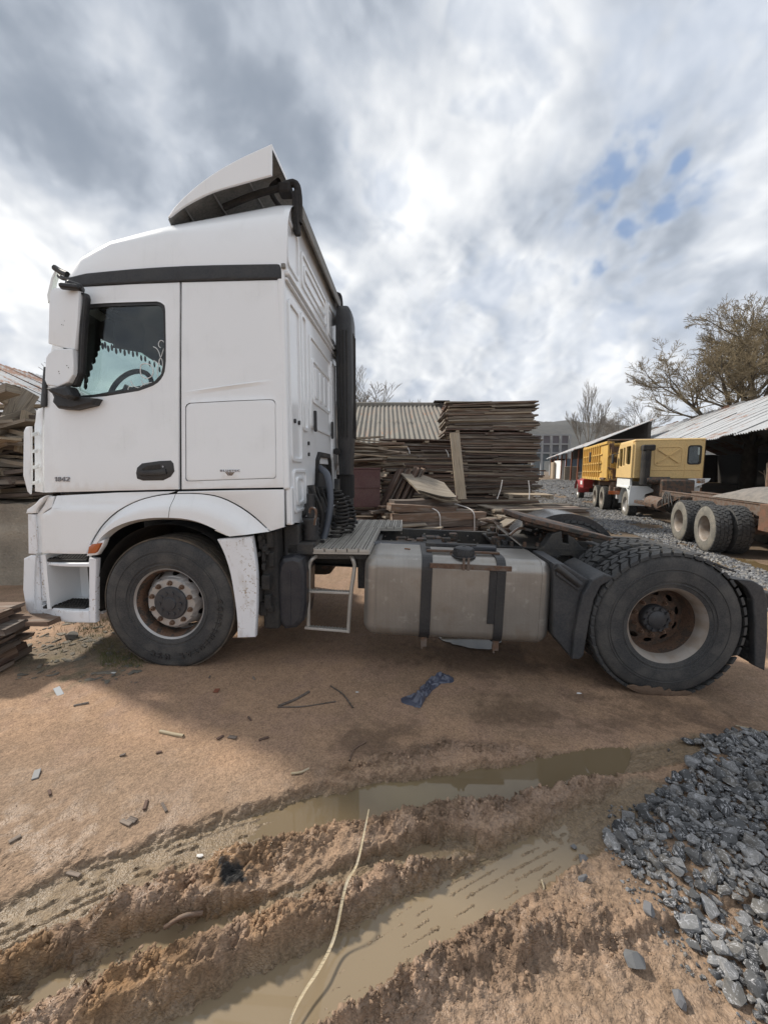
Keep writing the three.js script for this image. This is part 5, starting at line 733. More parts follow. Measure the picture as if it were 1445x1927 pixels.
const stoneTex = [0, 1, 2, 3].map((s) => tex(256, 256, (u, v) => { const a = fbm(u * 6, v * 6, 5, 310 + s, 6, 6), f = fbm(u * 50, v * 50, 3, 315 + s, 50, 50), vein = Math.abs(fbm(u * 5 + a * 2, v * 9 + a, 4, 320 + s, 0, 0) - 0.5), b = [0.045, 0.085, 0.125, 0.2][s]; const k = b * (0.7 + 0.6 * a) * (0.8 + 0.4 * f); return mix3([[k * 0.97, k, k * 1.04], [k * 0.98, k, k * 1.02], [k * 1.05, k, k * 0.92], [k, k, k]][s], [0.42, 0.42, 0.43], sstep(0.06, 0.01, vein) * sstep(0.44, 0.58, a) * 0.95 + sstep(0.62, 0.8, f) * 0.1); }));
const stoneMat = stoneTex.map((t) => mat({ map: rep(t, 9), roughness: 0.9, bumpMap: rep(t, 9), bumpScale: 0.002 }));
const rocks = Array.from({ length: 12 }, () => { const p = [], sx = rr(0.75, 1.25), sy = rr(0.5, 0.75), sz = rr(0.65, 1); for (let i = 0; i < 18; i++) { const t = rnd() * 6.283, c = rr(-1, 1), s = Math.sqrt(1 - c * c), k = rr(0.82, 1.05); p.push(V(sx * s * Math.cos(t) * k, sy * c * k, sz * s * Math.sin(t) * k)); } return new ConvexGeometry(p); });
const rockAt = (size) => { const c = rocks[Math.floor(rnd() * rocks.length)].clone().scale(size, size, size); return c; };
{
  const heap = tag(new THREE.Group(), 'heap of loose grey crushed stone spilling over the mud at lower right', 'gravel', null, 'structure'); heap.name = 'gravel_heap'; scene.add(heap);
  const scaled = [0.016, 0.024, 0.032, 0.043].map((s) => rocks.map((r) => { const g = clean(r.clone().scale(s, s, s)); g.userData.ready = true; return g; }));
  const placed = [], all = [], cell = new Map(), key = (x, z) => Math.floor(x / 0.1) + ',' + Math.floor(z / 0.1);
  for (let i = 0; i < 120000 && all.length < 5200; i++) {
    const x = rr(0.62, 3.4), z = rr(-2.3, -0.85); if (!inside(GRAVEL, x + (fbm(x * 9, z * 9, 2, 330) - 0.5) * 0.12, z + (fbm(x * 9, z * 9, 2, 333) - 0.5) * 0.12)) continue;
    const e = fbm(x * 3.2, z * 3.2, 3, 335), q = Math.floor(Math.pow(rnd(), 1.25) * 4), r = [0.016, 0.024, 0.032, 0.043][q]; if (e < 0.3 && rnd() < 0.93) continue;
    let ok = true, lay = 0; for (let a = -1; a < 2; a++) for (let b = -1; b < 2; b++) for (const o of cell.get(key(x + a * 0.1, z + b * 0.1)) ?? []) { const d = Math.hypot(o[0] - x, o[1] - z); if (d < (o[2] + r) * 0.5) ok = false; else if (d < (o[2] + r) * 0.95) lay++; }
    if (!ok) continue; const k = key(x, z); if (!cell.has(k)) cell.set(k, []); cell.get(k).push([x, z, r]); all.push([x, z, q, r, lay]);
  }
  const px = ([x, z, , r]) => r / Math.hypot(x, 1.5, z) * (x / -z < 1.04 ? 1 : 0.01); all.sort((a, b) => px(b) - px(a));
  const rest = rocks.map(() => []), m4 = new THREE.Matrix4();
  all.forEach(([x, z, q, r, lay], i) => {
    const y = ground(x, z) + r * 0.18 + Math.min(lay, 3) * r * 0.16 + 0.02 * sstep(1.2, 2.2, x), e = new THREE.Euler(rr(-0.5, 0.5), rnd() * 6.28, rr(-0.5, 0.5)), v = Math.floor(rnd() * rocks.length);
    if (i < 300) { const o = add('stone', scaled[q][v], stoneMat[Math.floor(rnd() * 4)], heap, [x, y, z]); o.rotation.copy(e); }
    else rest[v % 4].push(m4.clone().compose(V(x, y, z), new THREE.Quaternion().setFromEuler(e), V(r, r, r)));
  });
  for (let i = 0; i < 9000; i++) { const x = rr(0.55, 3), z = rr(-2.3, -0.85); if (!inside(GRAVEL, x + (fbm(x * 7, z * 7, 2, 336) - 0.5) * 0.35, z + (fbm(x * 7, z * 7, 2, 337) - 0.5) * 0.3)) continue; const r = 0.003 + 0.008 * Math.pow(rnd(), 2); rest[Math.floor(rnd() * 4)].push(m4.clone().compose(V(x, ground(x, z) + r * 0.3, z), new THREE.Quaternion().setFromEuler(new THREE.Euler(rr(-1, 1), rr(0, 6), rr(-1, 1))), V(r, r, r))); }
  rest.slice(0, 4).forEach((l, i) => { const g = clean(rocks[i * 3].clone()); const im = new THREE.InstancedMesh(g, mat({ map: rep(stoneTex[i], 0.6), roughness: 0.75 }), l.length); l.forEach((m, k) => im.setMatrixAt(k, m)); im.name = 'loose_stones'; im.castShadow = im.receiveShadow = true; im.userData.kind = 'stuff'; heap.add(im); });
  // lone stones
  const lone = [[1365, 1800, 0.034, 'pale veined stone standing alone on the mud below the ridge'.replace('below the ridge', 'left of the gravel heap')], [1193, 1803, 0.036, 'largest lone grey stone lying on mud near the bottom right'], [1100, 1600, 0.028, 'dark stone at the upper end of the lower rut'], [1096, 1655, 0.022, 'flat dark stone half sunk beside the lower rut'], [1278, 1868, 0.026, 'small dull stone near the bottom edge of the gravel'], [1080, 1575, 0.02, 'round dark stone sitting in the shallow rut water'], [1218, 1722, 0.026, 'pointed dark stone just off the gravel heap edge'], [138, 1208, 0.07, 'square grey rock among rubble before the front wheel']].slice(1);
  for (const [a, b, s, l] of lone) { const [x, z] = G(a, b, 0), o = tag(add('lone_stone', rockAt(s), stoneMat[s > 0.06 ? 2 : 1 + Math.floor(rnd() * 2)]), l, 'stone'); o.position.set(x, ground(x, z) + s * 0.35, z); o.rotation.y = rnd() * 6; if (s < 0.03) o.material = stoneMat[0]; }
}
// the gravelled lane behind, too fine to count
{
  const pts = []; const lane = [[960, 905], [1090, 905], [1180, 960], [1250, 985], [1360, 1040], [1470, 1080], [1500, 1140], [1300, 1120], [1150, 1070], [1050, 1000], [1010, 960], [980, 930]].map(([a, b]) => G(a, b, -0.02));
  const zs = lane.map((p) => p[1]), xs = lane.map((p) => p[0]), a0 = Math.min(...xs), a1 = Math.max(...xs), b0 = Math.max(-48, Math.min(...zs)), b1 = Math.max(...zs);
  const l = [[], [], [], []], m = new THREE.Matrix4(); let n = 0;
  for (let i = 0; i < 400000 && n < 52000; i++) { const z = -Math.exp(rr(Math.log(-b1), Math.log(-b0))), x = rr(a0, a1); if (!inside(lane, x, z)) continue; if (fbm(x * 1.3, z * 0.7, 3, 340) < 0.44 - 0.1 * rnd()) continue; const r = rr(0.022, 0.045) * (1 + clamp((-z - 6) / 30)); l[n % 4].push(m.clone().compose(V(x, ground(x, z) + r * 0.35, z), new THREE.Quaternion().setFromEuler(new THREE.Euler(rr(-1, 1), rr(0, 6), rr(-1, 1))), V(r, r, r))); n++; }
  const lane2 = tag(new THREE.Group(), 'strip of light grey gravel along the lane behind the trucks', 'gravel', null, 'stuff'); lane2.name = 'gravel_strip'; scene.add(lane2);
  l.forEach((q, i) => { const c = rocks[i * 2 + 1]; const im = new THREE.InstancedMesh(clean(c.clone()), mat({ color: [C(0.1, 0.103, 0.11), C(0.16, 0.163, 0.17), C(0.25, 0.25, 0.25), C(0.19, 0.18, 0.165)][i], roughness: 0.8 }), q.length); q.forEach((w, k) => im.setMatrixAt(k, w)); im.name = 'loose_stones'; im.userData.kind = 'stuff'; lane2.add(im); });
}
// crumbs of earth on the churned ridges, each the colour of the earth it lies on
{
  const l = [], m = new THREE.Matrix4(), info = {};
  for (let i = 0; i < 500000 && l.length < 7000; i++) {
    const x = rr(-2.6, 2.2), z = -Math.exp(rr(Math.log(0.8), Math.log(2.6))), y = ground(x, z, info), k = info.ridge ?? 0; if (rnd() > k * k * 0.9 + (z > -1.6 ? 0.06 : 0.02) || inside(GRAVEL, x, z)) continue; if (Math.max(info.R1, info.R2, info.L2) > 0.4 && rnd() < 0.97) continue;
    if (fbm(x * 9, z * 9, 3, 350) < 0.47 && rnd() < 0.85) continue;
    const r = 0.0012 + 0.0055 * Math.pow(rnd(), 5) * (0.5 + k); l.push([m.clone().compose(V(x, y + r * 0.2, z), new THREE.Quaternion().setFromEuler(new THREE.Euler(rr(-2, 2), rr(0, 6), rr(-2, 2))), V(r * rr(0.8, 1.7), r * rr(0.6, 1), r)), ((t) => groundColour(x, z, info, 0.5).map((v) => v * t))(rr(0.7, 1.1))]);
  }
  const lump = new THREE.IcosahedronGeometry(1, 1), p = lump.attributes.position; for (let i = 0; i < p.count; i++) { const k = 0.7 + 0.6 * fbm(p.getX(i) * 2 + 7, p.getY(i) * 2 + p.getZ(i) * 1.7 + 9, 2, 355); p.setXYZ(i, p.getX(i) * k, p.getY(i) * k, p.getZ(i) * k); } lump.computeVertexNormals();
  const im = new THREE.InstancedMesh(clean(lump), mat({ color: C(1, 1, 1), roughness: 0.95 }), l.length), c = C(); l.forEach(([w, q], k) => { im.setMatrixAt(k, w); im.setColorAt(k, c.setRGB(...q)); }); im.name = 'mud_crumbs'; scene.add(im); tag(im, 'crumbs and clods of churned earth along the ruts', 'soil', null, 'stuff');
}
// chips, twigs and stalks
{
  const gy = (a, b) => { const [x, z] = G(a, b, -0.01); return [x, ground(x, z), z]; };
  const stick = (pts, r, m, label, cat, name = 'stick') => tag(add(name, [tube(pts.map(([a, b, h = 0.006]) => { const [x, y, z] = gy(a, b); return [x, y + h, z]; }), r, 40, 6).scale(1, 1, 1)], m), label, cat);
  const pale = mat({ map: rep(woodTex([0.5, 0.42, 0.28], [0.3, 0.23, 0.14], 90), 2, 8), roughness: 0.8 });
  { // the long flat stalk, a folded strip
    const c = new THREE.CatmullRomCurve3([[694, 1545, 0.05], [688, 1580, 0.03], [672, 1640, 0.04], [652, 1700, 0.05], [628, 1765, 0.035], [600, 1820, 0.03], [572, 1860, 0.025], [548, 1905, 0.02], [543, 1935, 0.02]].map(([a, b, h]) => { const [x, y, z] = gy(a, b); return V(x, Math.max(y, -0.12) + h, z); }));
    const g = grid(60, 4, (u, v) => { const p = c.getPoint(u), t = c.getTangent(u), w = 0.0055 * Math.pow(Math.sin(Math.PI * clamp(u * 0.92 + 0.06)), 0.5), n = V(-t.z, 0, t.x).normalize(); return [p.x + n.x * (v - 0.5) * 2 * w, p.y + 0.003 * Math.abs(v - 0.5), p.z + n.z * (v - 0.5) * 2 * w]; });
    tag(add('dry_stalk', g, pale), 'long pale dry stalk lying across both muddy ruts', 'stalk');
  }
  const dark = M.wood[2], mid = M.wood[3];
  stick([[525, 1325], [555, 1312], [582, 1297]], 0.01, dark, 'thick dark stick on the shaded sand in front of the fuel tank', 'stick');
  stick([[522, 1327], [570, 1325], [632, 1314]], 0.005, dark, 'long thin twig lying just below the thick dark stick', 'twig');
  stick([[622, 1285], [645, 1300], [664, 1324]], 0.005, dark, 'bent twig on the sand left of the blue bag', 'twig');
  stick([[658, 1440], [666, 1412], [688, 1394]], 0.005, mid, 'bent brown twig at the lip of the upper rut', 'twig');
  stick([[548, 1464], [568, 1460], [582, 1454]], 0.006, pale, 'pale straw lying on the lip of the upper rut', 'straw');
  stick([[1020, 1640], [1024, 1660], [1018, 1678]], 0.004, pale, 'pale curled root beside the lower rut', 'root');
  stick([[302, 1381], [325, 1386], [346, 1389]], 0.011, pale, 'pale splinter of wood on the sunlit sand', 'splinter');
  stick([[310, 1750, 0.05], [345, 1738, 0.05], [382, 1722, 0.05]], 0.008, mid, 'brown stick lying on the left orange ridge', 'stick');
  stick([[140, 1335], [168, 1328]], 0.007, dark, 'dark stick near the shadow of the board stack', 'stick');
  stick([[1385, 1345], [1410, 1350], [1440, 1362]], 0.005, pale, 'pale rod lying above the gravel heap', 'rod');
  const chip = (a, b, w, d, m, label, cat, group) => { const [x, y, z] = gy(a, b), o = add('wood_chip', box(w, 0.008, d, 0, 0, 0, 0.003), m); o.position.set(x, y + 0.006, z); o.rotation.set(rr(-0.2, 0.2), rr(0, 3), rr(-0.2, 0.2)); return tag(o, label, cat, group); };
  for (const [a, b, w, l] of [[470, 1350, 0.05, 'dark chip below the thick dark stick, leftmost of its trio'], [497, 1390, 0.06, 'thick dark bark chip on shaded sand above the straw'], [415, 1388, 0.05, 'pair-sized brown bark chip near the middle of the shade edge'], [438, 1388, 0.06, 'pale brown bark chip touching the shade edge'], [300, 1420, 0.03, 'small dark chip on sunlit sand below the pale splinter'], [232, 1425, 0.03, 'tiny dark chip left of the pale splinter on sunlit sand'], [95, 1498, 0.05, 'dark wood chip on the sunlit sand near the left edge'], [250, 1548, 0.05, 'dark chip at the upper left of the bark scrap cluster'], [275, 1520, 0.06, 'broad dark scrap of bark in the cluster above the left rut'], [310, 1525, 0.07, 'reddish scrap of bark at the right of the cluster above the left rut'], [238, 1552, 0.07, 'brown sliver below the bark scrap cluster'], [395, 1276, 0.03, 'dark chip under the rear of the front wheel'], [478, 1275, 0.04, 'dark chip on sand under the step ladder'], [205, 1256, 0.05, 'flat dark chip among the rubble by the front wheel'], [135, 1640, 0.09, 'long dark wedge of wood at the left rut'], [30, 1585, 0.04, 'small dark chip at the left edge of the sunlit sand']]) chip(a, b, w, rr(0.012, 0.024), M.wood[[2, 2, 5, 3][Math.floor(rnd() * 4)]], l, 'wood chip', 'wood chips scattered on the sand');
  chip(70, 1463, 0.07, 0.03, mat({ color: C(0.25, 0.25, 0.25), roughness: 0.8 }), 'thin grey slate flake on the sunlit sand at left', 'flake'); chip(112, 1310, 0.1, 0.04, mat({ color: C(0.3, 0.32, 0.34), roughness: 0.6 }), 'flat bluish slate piece beside the board stack shadow', 'flake');
  chip(408, 1301, 0.045, 0.035, mat({ color: C(0.2, 0.07, 0.04), roughness: 0.9 }), 'small red brick crumb on the shaded sand', 'brick crumb');
  for (const [a, b, l] of [[672, 1295, 'scrap of pale litter on sand left of the blue bag'], [1090, 1287, 'white scrap of litter before the rear wheel'], [215, 1273, 'white pebble of litter by the front wheel'], [375, 1603, 'white scrap stuck to the lip of the left rut']]) { const [x, y, z] = gy(a, b), o = add('litter', rockAt(0.014).scale(1.4, 0.5, 1), mat({ color: C(0.6, 0.59, 0.57), roughness: 0.7 })); o.position.set(x, y + 0.006, z); tag(o, l, 'litter'); }
  // crumpled dark blue bag
  const c0 = gy(830, 1268), c1 = gy(790, 1304), bag = grid(90, 44, (u, v) => { const x = lerp(c1[0] - 0.14, c0[0] + 0.1, u), zc = lerp(c1[2] + 0.02, c0[2], sstep(0.2, 0.8, u)), w = 0.1 * Math.pow(Math.sin(Math.PI * clamp(u * 0.94 + 0.03)), 0.6) * (0.35 + 1.1 * fbm(u * 7, v > 0.5 ? 1 : 8, 3, 360)), z = zc + (v - 0.5) * 2 * w, q = cells(x * 13 + fbm(x * 20, z * 20, 2, 366) * 1.5, z * 15 + fbm(x * 20 + 7, z * 20, 2, 367) * 1.5, 61), h = 0.062 * Math.pow(Math.sin(Math.PI * v), 0.5) * Math.sin(Math.PI * clamp(u * 0.94 + 0.03)) * (0.35 + 0.9 * fbm(x * 20, z * 20, 3, 365)); return [x, ground(x, z) + 0.002 + h * (0.3 + 1.3 * (q[1] - q[0])), z]; }, 0.35);
  tag(add('plastic_bag', bag, phys({ color: C(0.06, 0.068, 0.1), roughness: 0.34, clearcoat: 0.4 })), 'crumpled dark blue plastic bag on the wet sand', 'bag');
  // flakes of rubble in front of the wheel, and grass
  const ru = []; for (let i = 0; i < 420; i++) { const a = rr(30, 260), b = rr(1165, 1290), [x, y, z] = gy(a, b); if (fbm(x * 4, z * 4, 2, 370) < 0.42) continue; const s = Math.pow(rnd(), 3); ru.push(rockAt(0.008 + 0.035 * s).scale(1.3, 0.35, 0.9).rotateY(rnd() * 6).translate(x, y + 0.004, z)); }
  tag(add('rubble', ru, mat({ map: rep(dustDark(0.1, 0.095, 0.08, [0.25, 0.21, 0.16], 1, 71), 3), roughness: 0.9 })), 'flaky grey rubble and chips before the front wheel', 'rubble', null, 'stuff');
  const bl = []; for (let i = 0; i < 900; i++) { const k = rnd(), a = k < 0.4 ? rr(190, 270) : k < 0.7 ? rr(150, 215) : rr(100, 220), b = k < 0.4 ? rr(1235, 1262) : k < 0.7 ? rr(1168, 1200) : rr(1165, 1240), [x, y, z] = gy(a, b), h = rr(0.02, 0.06), d = rnd() * 6; bl.push(new THREE.ConeGeometry(0.0022, h, 3).rotateX(rr(-0.7, 0.7)).rotateY(d).translate(x, y + h * 0.4, z)); }
  tag(add('grass', bl, mat({ color: C(0.11, 0.12, 0.04), roughness: 0.9 })), 'sparse short grass round the front wheel', 'grass', null, 'stuff');
}
// ---------------------------------------------------------------- timber
function boardSet(L, t, w, n = 5) { return Array.from({ length: n }, (_, i) => { const g = new THREE.BoxGeometry(L, t, w, 8, 1, 1), p = g.attributes.position, s = i * 13 + L * 7; for (let k = 0; k < p.count; k++) { const x = p.getX(k), e = Math.abs(x) > L / 2 - 0.01; p.setXYZ(k, x + (e ? (hash(k & 3, i, 5) - 0.5) * 0.03 : 0), p.getY(k) * (0.6 + 0.65 * vn(x * 1.2 + s, 0, 7)) + (vn(x * 1.3 + s, p.getZ(k) * 3, 9) - 0.5) * t * 0.35, p.getZ(k) + (vn(x * 2 + s, 3, 11) - 0.5) * 0.02); } const c = clean(g); const uv = c.attributes.uv; for (let k = 0; k < uv.count; k++) uv.setXY(k, uv.getX(k) + i * 0.37, uv.getY(k) + i * 0.213); c.userData.ready = true; return c; }); }
const pickWood = (ws) => M.wood[ws[Math.floor(rnd() * ws.length)]];
// layers of boards: x runs along the face seen, z goes back
function boardStack(name, label, at, turn, o) {
  const st = thing(name, label, 'timber stack', at, turn, 'stacks of old boards behind the white tractor'), set = boardSet(o.L, o.t, o.W), half = boardSet(o.L * 0.55, o.t, o.W), side = boardSet(o.D, o.t, 0.28, 4); let y = 0, n = 0;
  for (let i = 0; i < o.n; i++) {
    const lean = (o.lean ?? 0) * y, sh = (fbm(i * 0.23, 3, 3, 380 + o.n) - 0.5) * (o.wander ?? 0.35), f = i / o.n, shrink = (o.taper ?? (() => 0))(f), gap = o.packs && i % o.packs === o.packs - 1 ? o.t * 1.5 : 0;
    const put = (g, x, z, ry, m) => { const b = add('board', g, m, st, [x, y + o.t / 2 + (o.slope ?? 0) * (z - 0) * 0, z]); b.rotation.set(rr(-0.02, 0.02), ry * 1.6, rr(-0.017, 0.017) + 0.02 * Math.sin(y * 2.1)); n++; };
    const front = o.D / 2 - o.W / 2 + rr(-0.05, 0.05) - shrink * 0.4;
    if (rnd() < 0.55) put(set[i % 5], lean + sh + rr(-0.11, 0.11), front + rr(-0.06, 0.06), rr(-0.02, 0.02), pickWood(o.woods)); else { put(half[i % 5], lean + sh - o.L * 0.24 + rr(-0.07, 0.05), front + rr(-0.04, 0.04), rr(-0.025, 0.025), pickWood(o.woods)); put(half[(i + 2) % 5], lean + sh + o.L * 0.24 + rr(-0.05, 0.08), front + rr(-0.04, 0.04), rr(-0.025, 0.025), pickWood(o.woods)); }
    { const b = add('board', side[i % 4], pickWood(o.woods), st, [lean + sh - o.L / 2 + 0.12 + rr(-0.07, 0.06) + shrink, y + o.t / 2 + 0.002, -0.12]); b.rotation.set(0, Math.PI / 2 + rr(-0.015, 0.015), rr(-0.01, 0.01)); }
    if (i > o.n - 3 || i % 9 === 0) for (let k = 1; k < o.D / o.W; k++) put(set[(i + k) % 5], lean + sh + rr(-0.08, 0.08), front - k * o.W * 1.02, rr(-0.02, 0.02), pickWood(o.woods));
    if (gap) { for (const k of [-0.35, 0.05, 0.4]) { const b = add('spacer', boardSpacer, pickWood([4, 1]), st, [lean + sh + k * o.L, y + o.t + gap / 2, o.D / 2 - 0.1]); } }
    y += o.t * 1.01 + gap;
  }
  // the inside of the pile, set back from every edge
  const c = []; for (let k = 0; k < 6; k++) c.push(box(o.L - 0.5, y / 6 - 0.02, o.D - 0.5, (o.lean ?? 0) * y * (k + 0.5) / 6, y * (k + 0.5) / 6, -0.08)); add('stack_core', c, M.wood[2], st).userData.kind = 'stuff';
  return [st, y];
}
const boardSpacer = (() => { const g = clean(box(0.1, 0.05, 0.4)); g.userData.ready = true; return g; })();
const stackAt = (px, d) => { const p = D(px, 900, d); return [p[0], ground(p[0], -d) - 0.02, -d]; };
{
  const [st] = boardStack('board_stack', 'tallest stack of grey weathered boards behind the tractor chassis', [3.5, ground(3.5, -13) - 0.02, -13], -0.05, { L: 2.55, D: 2.2, W: 0.3, t: 0.041, n: 87, woods: [0, 0, 1, 2, 2, 5, 0, 4, 3], wander: 0.5, lean: -0.03, packs: 22 });
  boardStack('board_stack', 'mid-height stack of brown boards left of the tallest stack', [0.98, ground(1, -11.2) - 0.02, -11.2], 0.04, { L: 2.15, D: 1.8, W: 0.3, t: 0.038, n: 61, woods: [0, 2, 2, 3, 5, 1, 4], wander: 0.45, packs: 20, lean: 0.02 });
  boardStack('board_stack', 'low wide pile of loose boards in front of the tallest stack', [3.75, ground(3.5, -9.8) - 0.02, -9.9], 0.1, { L: 2.3, D: 1.3, W: 0.26, t: 0.04, n: 20, woods: [0, 2, 5, 1], wander: 0.7 });
  boardStack('board_stack', 'short flat pile of thin boards beside the strapped beams', [2.55, ground(2.4, -8.4) - 0.02, -8.4], -0.05, { L: 1.2, D: 1.0, W: 0.24, t: 0.04, n: 16, woods: [0, 2, 1, 5], wander: 0.35 });
  boardStack('board_stack', 'narrow pile of pale boards behind the black air intake', [-0.75, ground(0, -9.6) - 0.02, -9.8], 0.06, { L: 1.25, D: 1.2, W: 0.25, t: 0.045, n: 44, woods: [1, 0, 4, 3], wander: 0.4 });
  const lean = (name, label, cat, a, b, w, t, m) => { const A = V(...a), B = V(...b), o = add(name, (() => { const g = box(A.distanceTo(B), t, w, 0, 0, 0, 0.006); return g; })(), m); o.position.copy(A).add(B).multiplyScalar(0.5); const x = B.clone().sub(A).normalize(), n = V(0, 0, 1).cross(x).normalize(); o.setRotationFromMatrix(new THREE.Matrix4().makeBasis(x, x.clone().cross(V(0, 0, 1)).negate().normalize(), x.clone().cross(x.clone().cross(V(0, 0, 1)).negate().normalize()))); return tag(o, label, cat); };
  { const a = D(868, 940, 9.3), b = D(855, 815, 9.9), o = lean('plank', 'pale upright plank leaning against the tall stack', 'plank', a, b, 0.05, 0.24, M.wood[4]); }
  // flat sheets and a pallet
  { const s = thing('tilted_panel', 'sagging pale plywood sheet lying over the front pile', 'panel', [0, 0, 0]); const A = D(748, 889, 8.5), B = D(838, 912, 8.3), E = D(788, 931, 7.5), F = D(862, 941, 7.5); for (const [dx, dy, m, k] of [[0, 0, 4, 0.05], [-0.03, 0.07, 1, 0.03]]) { const f = (o) => grid(14, 8, (u, v) => { const p = [0, 1, 2].map((q) => lerp(lerp(A[q], B[q], u), lerp(E[q], F[q], u), v)); return [p[0] + dx, p[1] + dy - o + k * Math.sin(u * 4 + v * 2), p[2]]; }); add('sheet', [f(0), f(0.02)], M.wood[m], s); } }
  { const p = D(992, 930, 10.2), pal = thing('pallet', 'weathered pallet lying on the low board pile', 'pallet', [p[0], p[1] - 0.1, p[2]], -0.12); for (let i = 0; i < 6; i++) add('slat', box(1.1, 0.02, 0.1, 0, 0.1, -0.35 + i * 0.14, 0.004), M.wood[4], pal); for (const x of [-0.5, 0, 0.5]) add('block', box(0.1, 0.08, 0.8, x, 0.045, 0, 0.004), M.wood[1], pal); for (const z of [-0.35, 0.35]) add('base_board', box(1.1, 0.018, 0.1, 0, 0, z, 0.004), M.wood[1], pal); }
  // bundle of beams held by two bands
  {
    const bd = thing('beam_bundle', 'bundle of brown beams held by two white bands', 'beams', [1.02, ground(1, -7.6), -7.75], 0.3), long = boardSet(1.95, 0.13, 0.2), sh = boardSet(1.5, 0.13, 0.2);
    for (let r = 0; r < 6; r++) for (let c = 0; c < 5; c++) { const b = add('beam', (rnd() < 0.7 ? long : sh)[(r + c) % 5], pickWood([0, 3, 5, 2, 3]), bd, [rr(-0.12, 0.12) - (r > 3 ? 0.12 : 0), 0.1 + r * 0.135, 0.3 - c * 0.21 + rr(-0.02, 0.02)]); b.rotation.set(rr(-0.03, 0.03), rr(-0.02, 0.02), rr(-0.02, 0.02)); }
    for (let k = 0; k < 5; k++) { const b = add('beam', sh[k], pickWood([0, 2, 3]), bd, [-0.35 + k * 0.1, 0.94 + (k % 2) * 0.1, 0.2 - k * 0.17]); b.rotation.set(0.1, 0.15 + rr(-0.1, 0.1), 0.05 * k - 0.1); }
    for (const x of [-0.12, 0.62]) add('strap', [tube([[x - 0.2, 0.98, -0.3], [x - 0.1, 0.96, 0.1], [x + 0.02, 0.86, 0.42], [x + 0.05, 0.6, 0.43], [x + 0.05, 0.2, 0.43]], 0.012, 30, 6)], M.strap, bd);
  }
  { // dark boards leaning left of the bundle
    const lb = thing('leaning_boards', 'row of dark boards leaning together left of the strapped beams', 'boards', [-0.05, ground(0, -8.4), -8.4], 0), set = boardSet(1.5, 0.035, 0.24);
    for (let i = 0; i < 14; i++) { const b = add('board', set[i % 5], pickWood([5, 2, 3, 5]), lb, [0.05 + i * 0.042, 0.98 + rr(-0.04, 0.04), 0.1 + rr(-0.12, 0.12)]); b.rotation.set(rr(-0.1, 0.1), rr(-0.1, 0.1) + 0.3, 1.12 + rr(-0.05, 0.04)); }
    for (let i = 0; i < 9; i++) { const b = add('board', set[i % 5], pickWood([2, 3, 0]), lb, [0.5 + rr(-0.2, 0.2), 0.3 + i * 0.075, 0.45 + rr(-0.1, 0.1)]); b.rotation.set(0, rr(-0.2, 0.2) + 0.25, rr(-0.05, 0.05)); }
  }
  for (const [name, label, cx, cz, n, h] of [['fallen_boards', 'collapsed heap of dark boards left of the strapped beams, behind the catwalk', 0.35, -7.3, 30, 0.75], ['fallen_boards', 'collapsed heap of weathered boards between the beams and the fifth wheel', 2.7, -7.6, 34, 0.8]]) {
    const fb = thing(name, label, 'boards', [cx, ground(cx, cz), cz], 0), set = boardSet(1.3, 0.035, 0.17); for (let i = 0; i < n; i++) { const f = i / n, b = add('board', set[i % 5], pickWood([2, 5, 0, 3, 2, 1]), fb, [rr(-0.55, 0.55), 0.05 + f * h, rr(-0.6, 0.4)]); b.rotation.set(rr(-0.25, 0.25), rr(-0.9, 0.9), rr(-0.22, 0.22)); b.scale.x = rr(0.5, 1); }
  }
  { // loose boards heaped behind the intake
    const lb = thing('loose_boards', 'untidy heap of pale boards above the maroon box', 'boards', [-0.55, ground(0, -8.9), -8.9], 0), set = boardSet(1.3, 0.04, 0.2); for (let i = 0; i < 22; i++) { const b = add('board', set[i % 5], pickWood([1, 4, 0, 3]), lb, [rr(-0.2, 0.45), 1.72 + i * 0.03, rr(-0.5, 0.3)]); b.rotation.set(rr(-0.1, 0.1), rr(-0.6, 0.6), rr(-0.12, 0.12)); }
    for (let i = 0; i < 12; i++) { const b = add('board', set[i % 5], pickWood([0, 2]), lb, [rr(-0.2, 0.3), 0.1 + i * 0.05, rr(-0.4, 0.4)]); b.rotation.set(0, rr(-0.4, 0.4), rr(-0.04, 0.04)); }
  }
  { const m = thing('metal_box', 'maroon metal box on thin legs behind the air intake', 'box', [-0.48, ground(-0.5, -8.3), -8.3], 0.1), mm = mat({ map: rep(dustDark(0.085, 0.038, 0.038, [0.12, 0.075, 0.065], 0.8, 81), 1), roughness: 0.75 }); add('body', box(0.75, 0.8, 0.6, 0, 1.28, 0, 0.02), mm, m); add('lid', box(0.78, 0.03, 0.63, 0, 1.69, 0, 0.008), mm, m); add('flange', box(0.78, 0.02, 0.63, 0, 1.3, 0, 0.004), mm, m); for (const [x, z] of [[-0.32, 0.25], [0.32, 0.25], [-0.32, -0.25], [0.32, -0.25]]) add('leg', box(0.05, 0.9, 0.05, x, 0.44, z, 0.005), M.rustMetal, m); }
  for (const [a, b, l] of [[945, 903, 'white strap hanging on the left of the tall stack foot'], [994, 904, 'white strap hanging on the right of the tall stack foot'], [765, 840, 'short white strap on the left of the mid-height stack'], [838, 846, 'curved white strap on the right of the mid-height stack']]) { const d = a > 900 ? 9.2 : 10.2, p = D(a, b, d), q = D(a - (a > 900 ? (a < 960 ? 10 : -1) : -6), b + (a > 900 ? 36 : 14), d - 0.02); tag(add('strap', [tube([p, [(p[0] + q[0]) / 2 + 0.02, (p[1] + q[1]) / 2, p[2]], q], 0.012, 12, 5)], M.strap), l, 'strap'); }
}
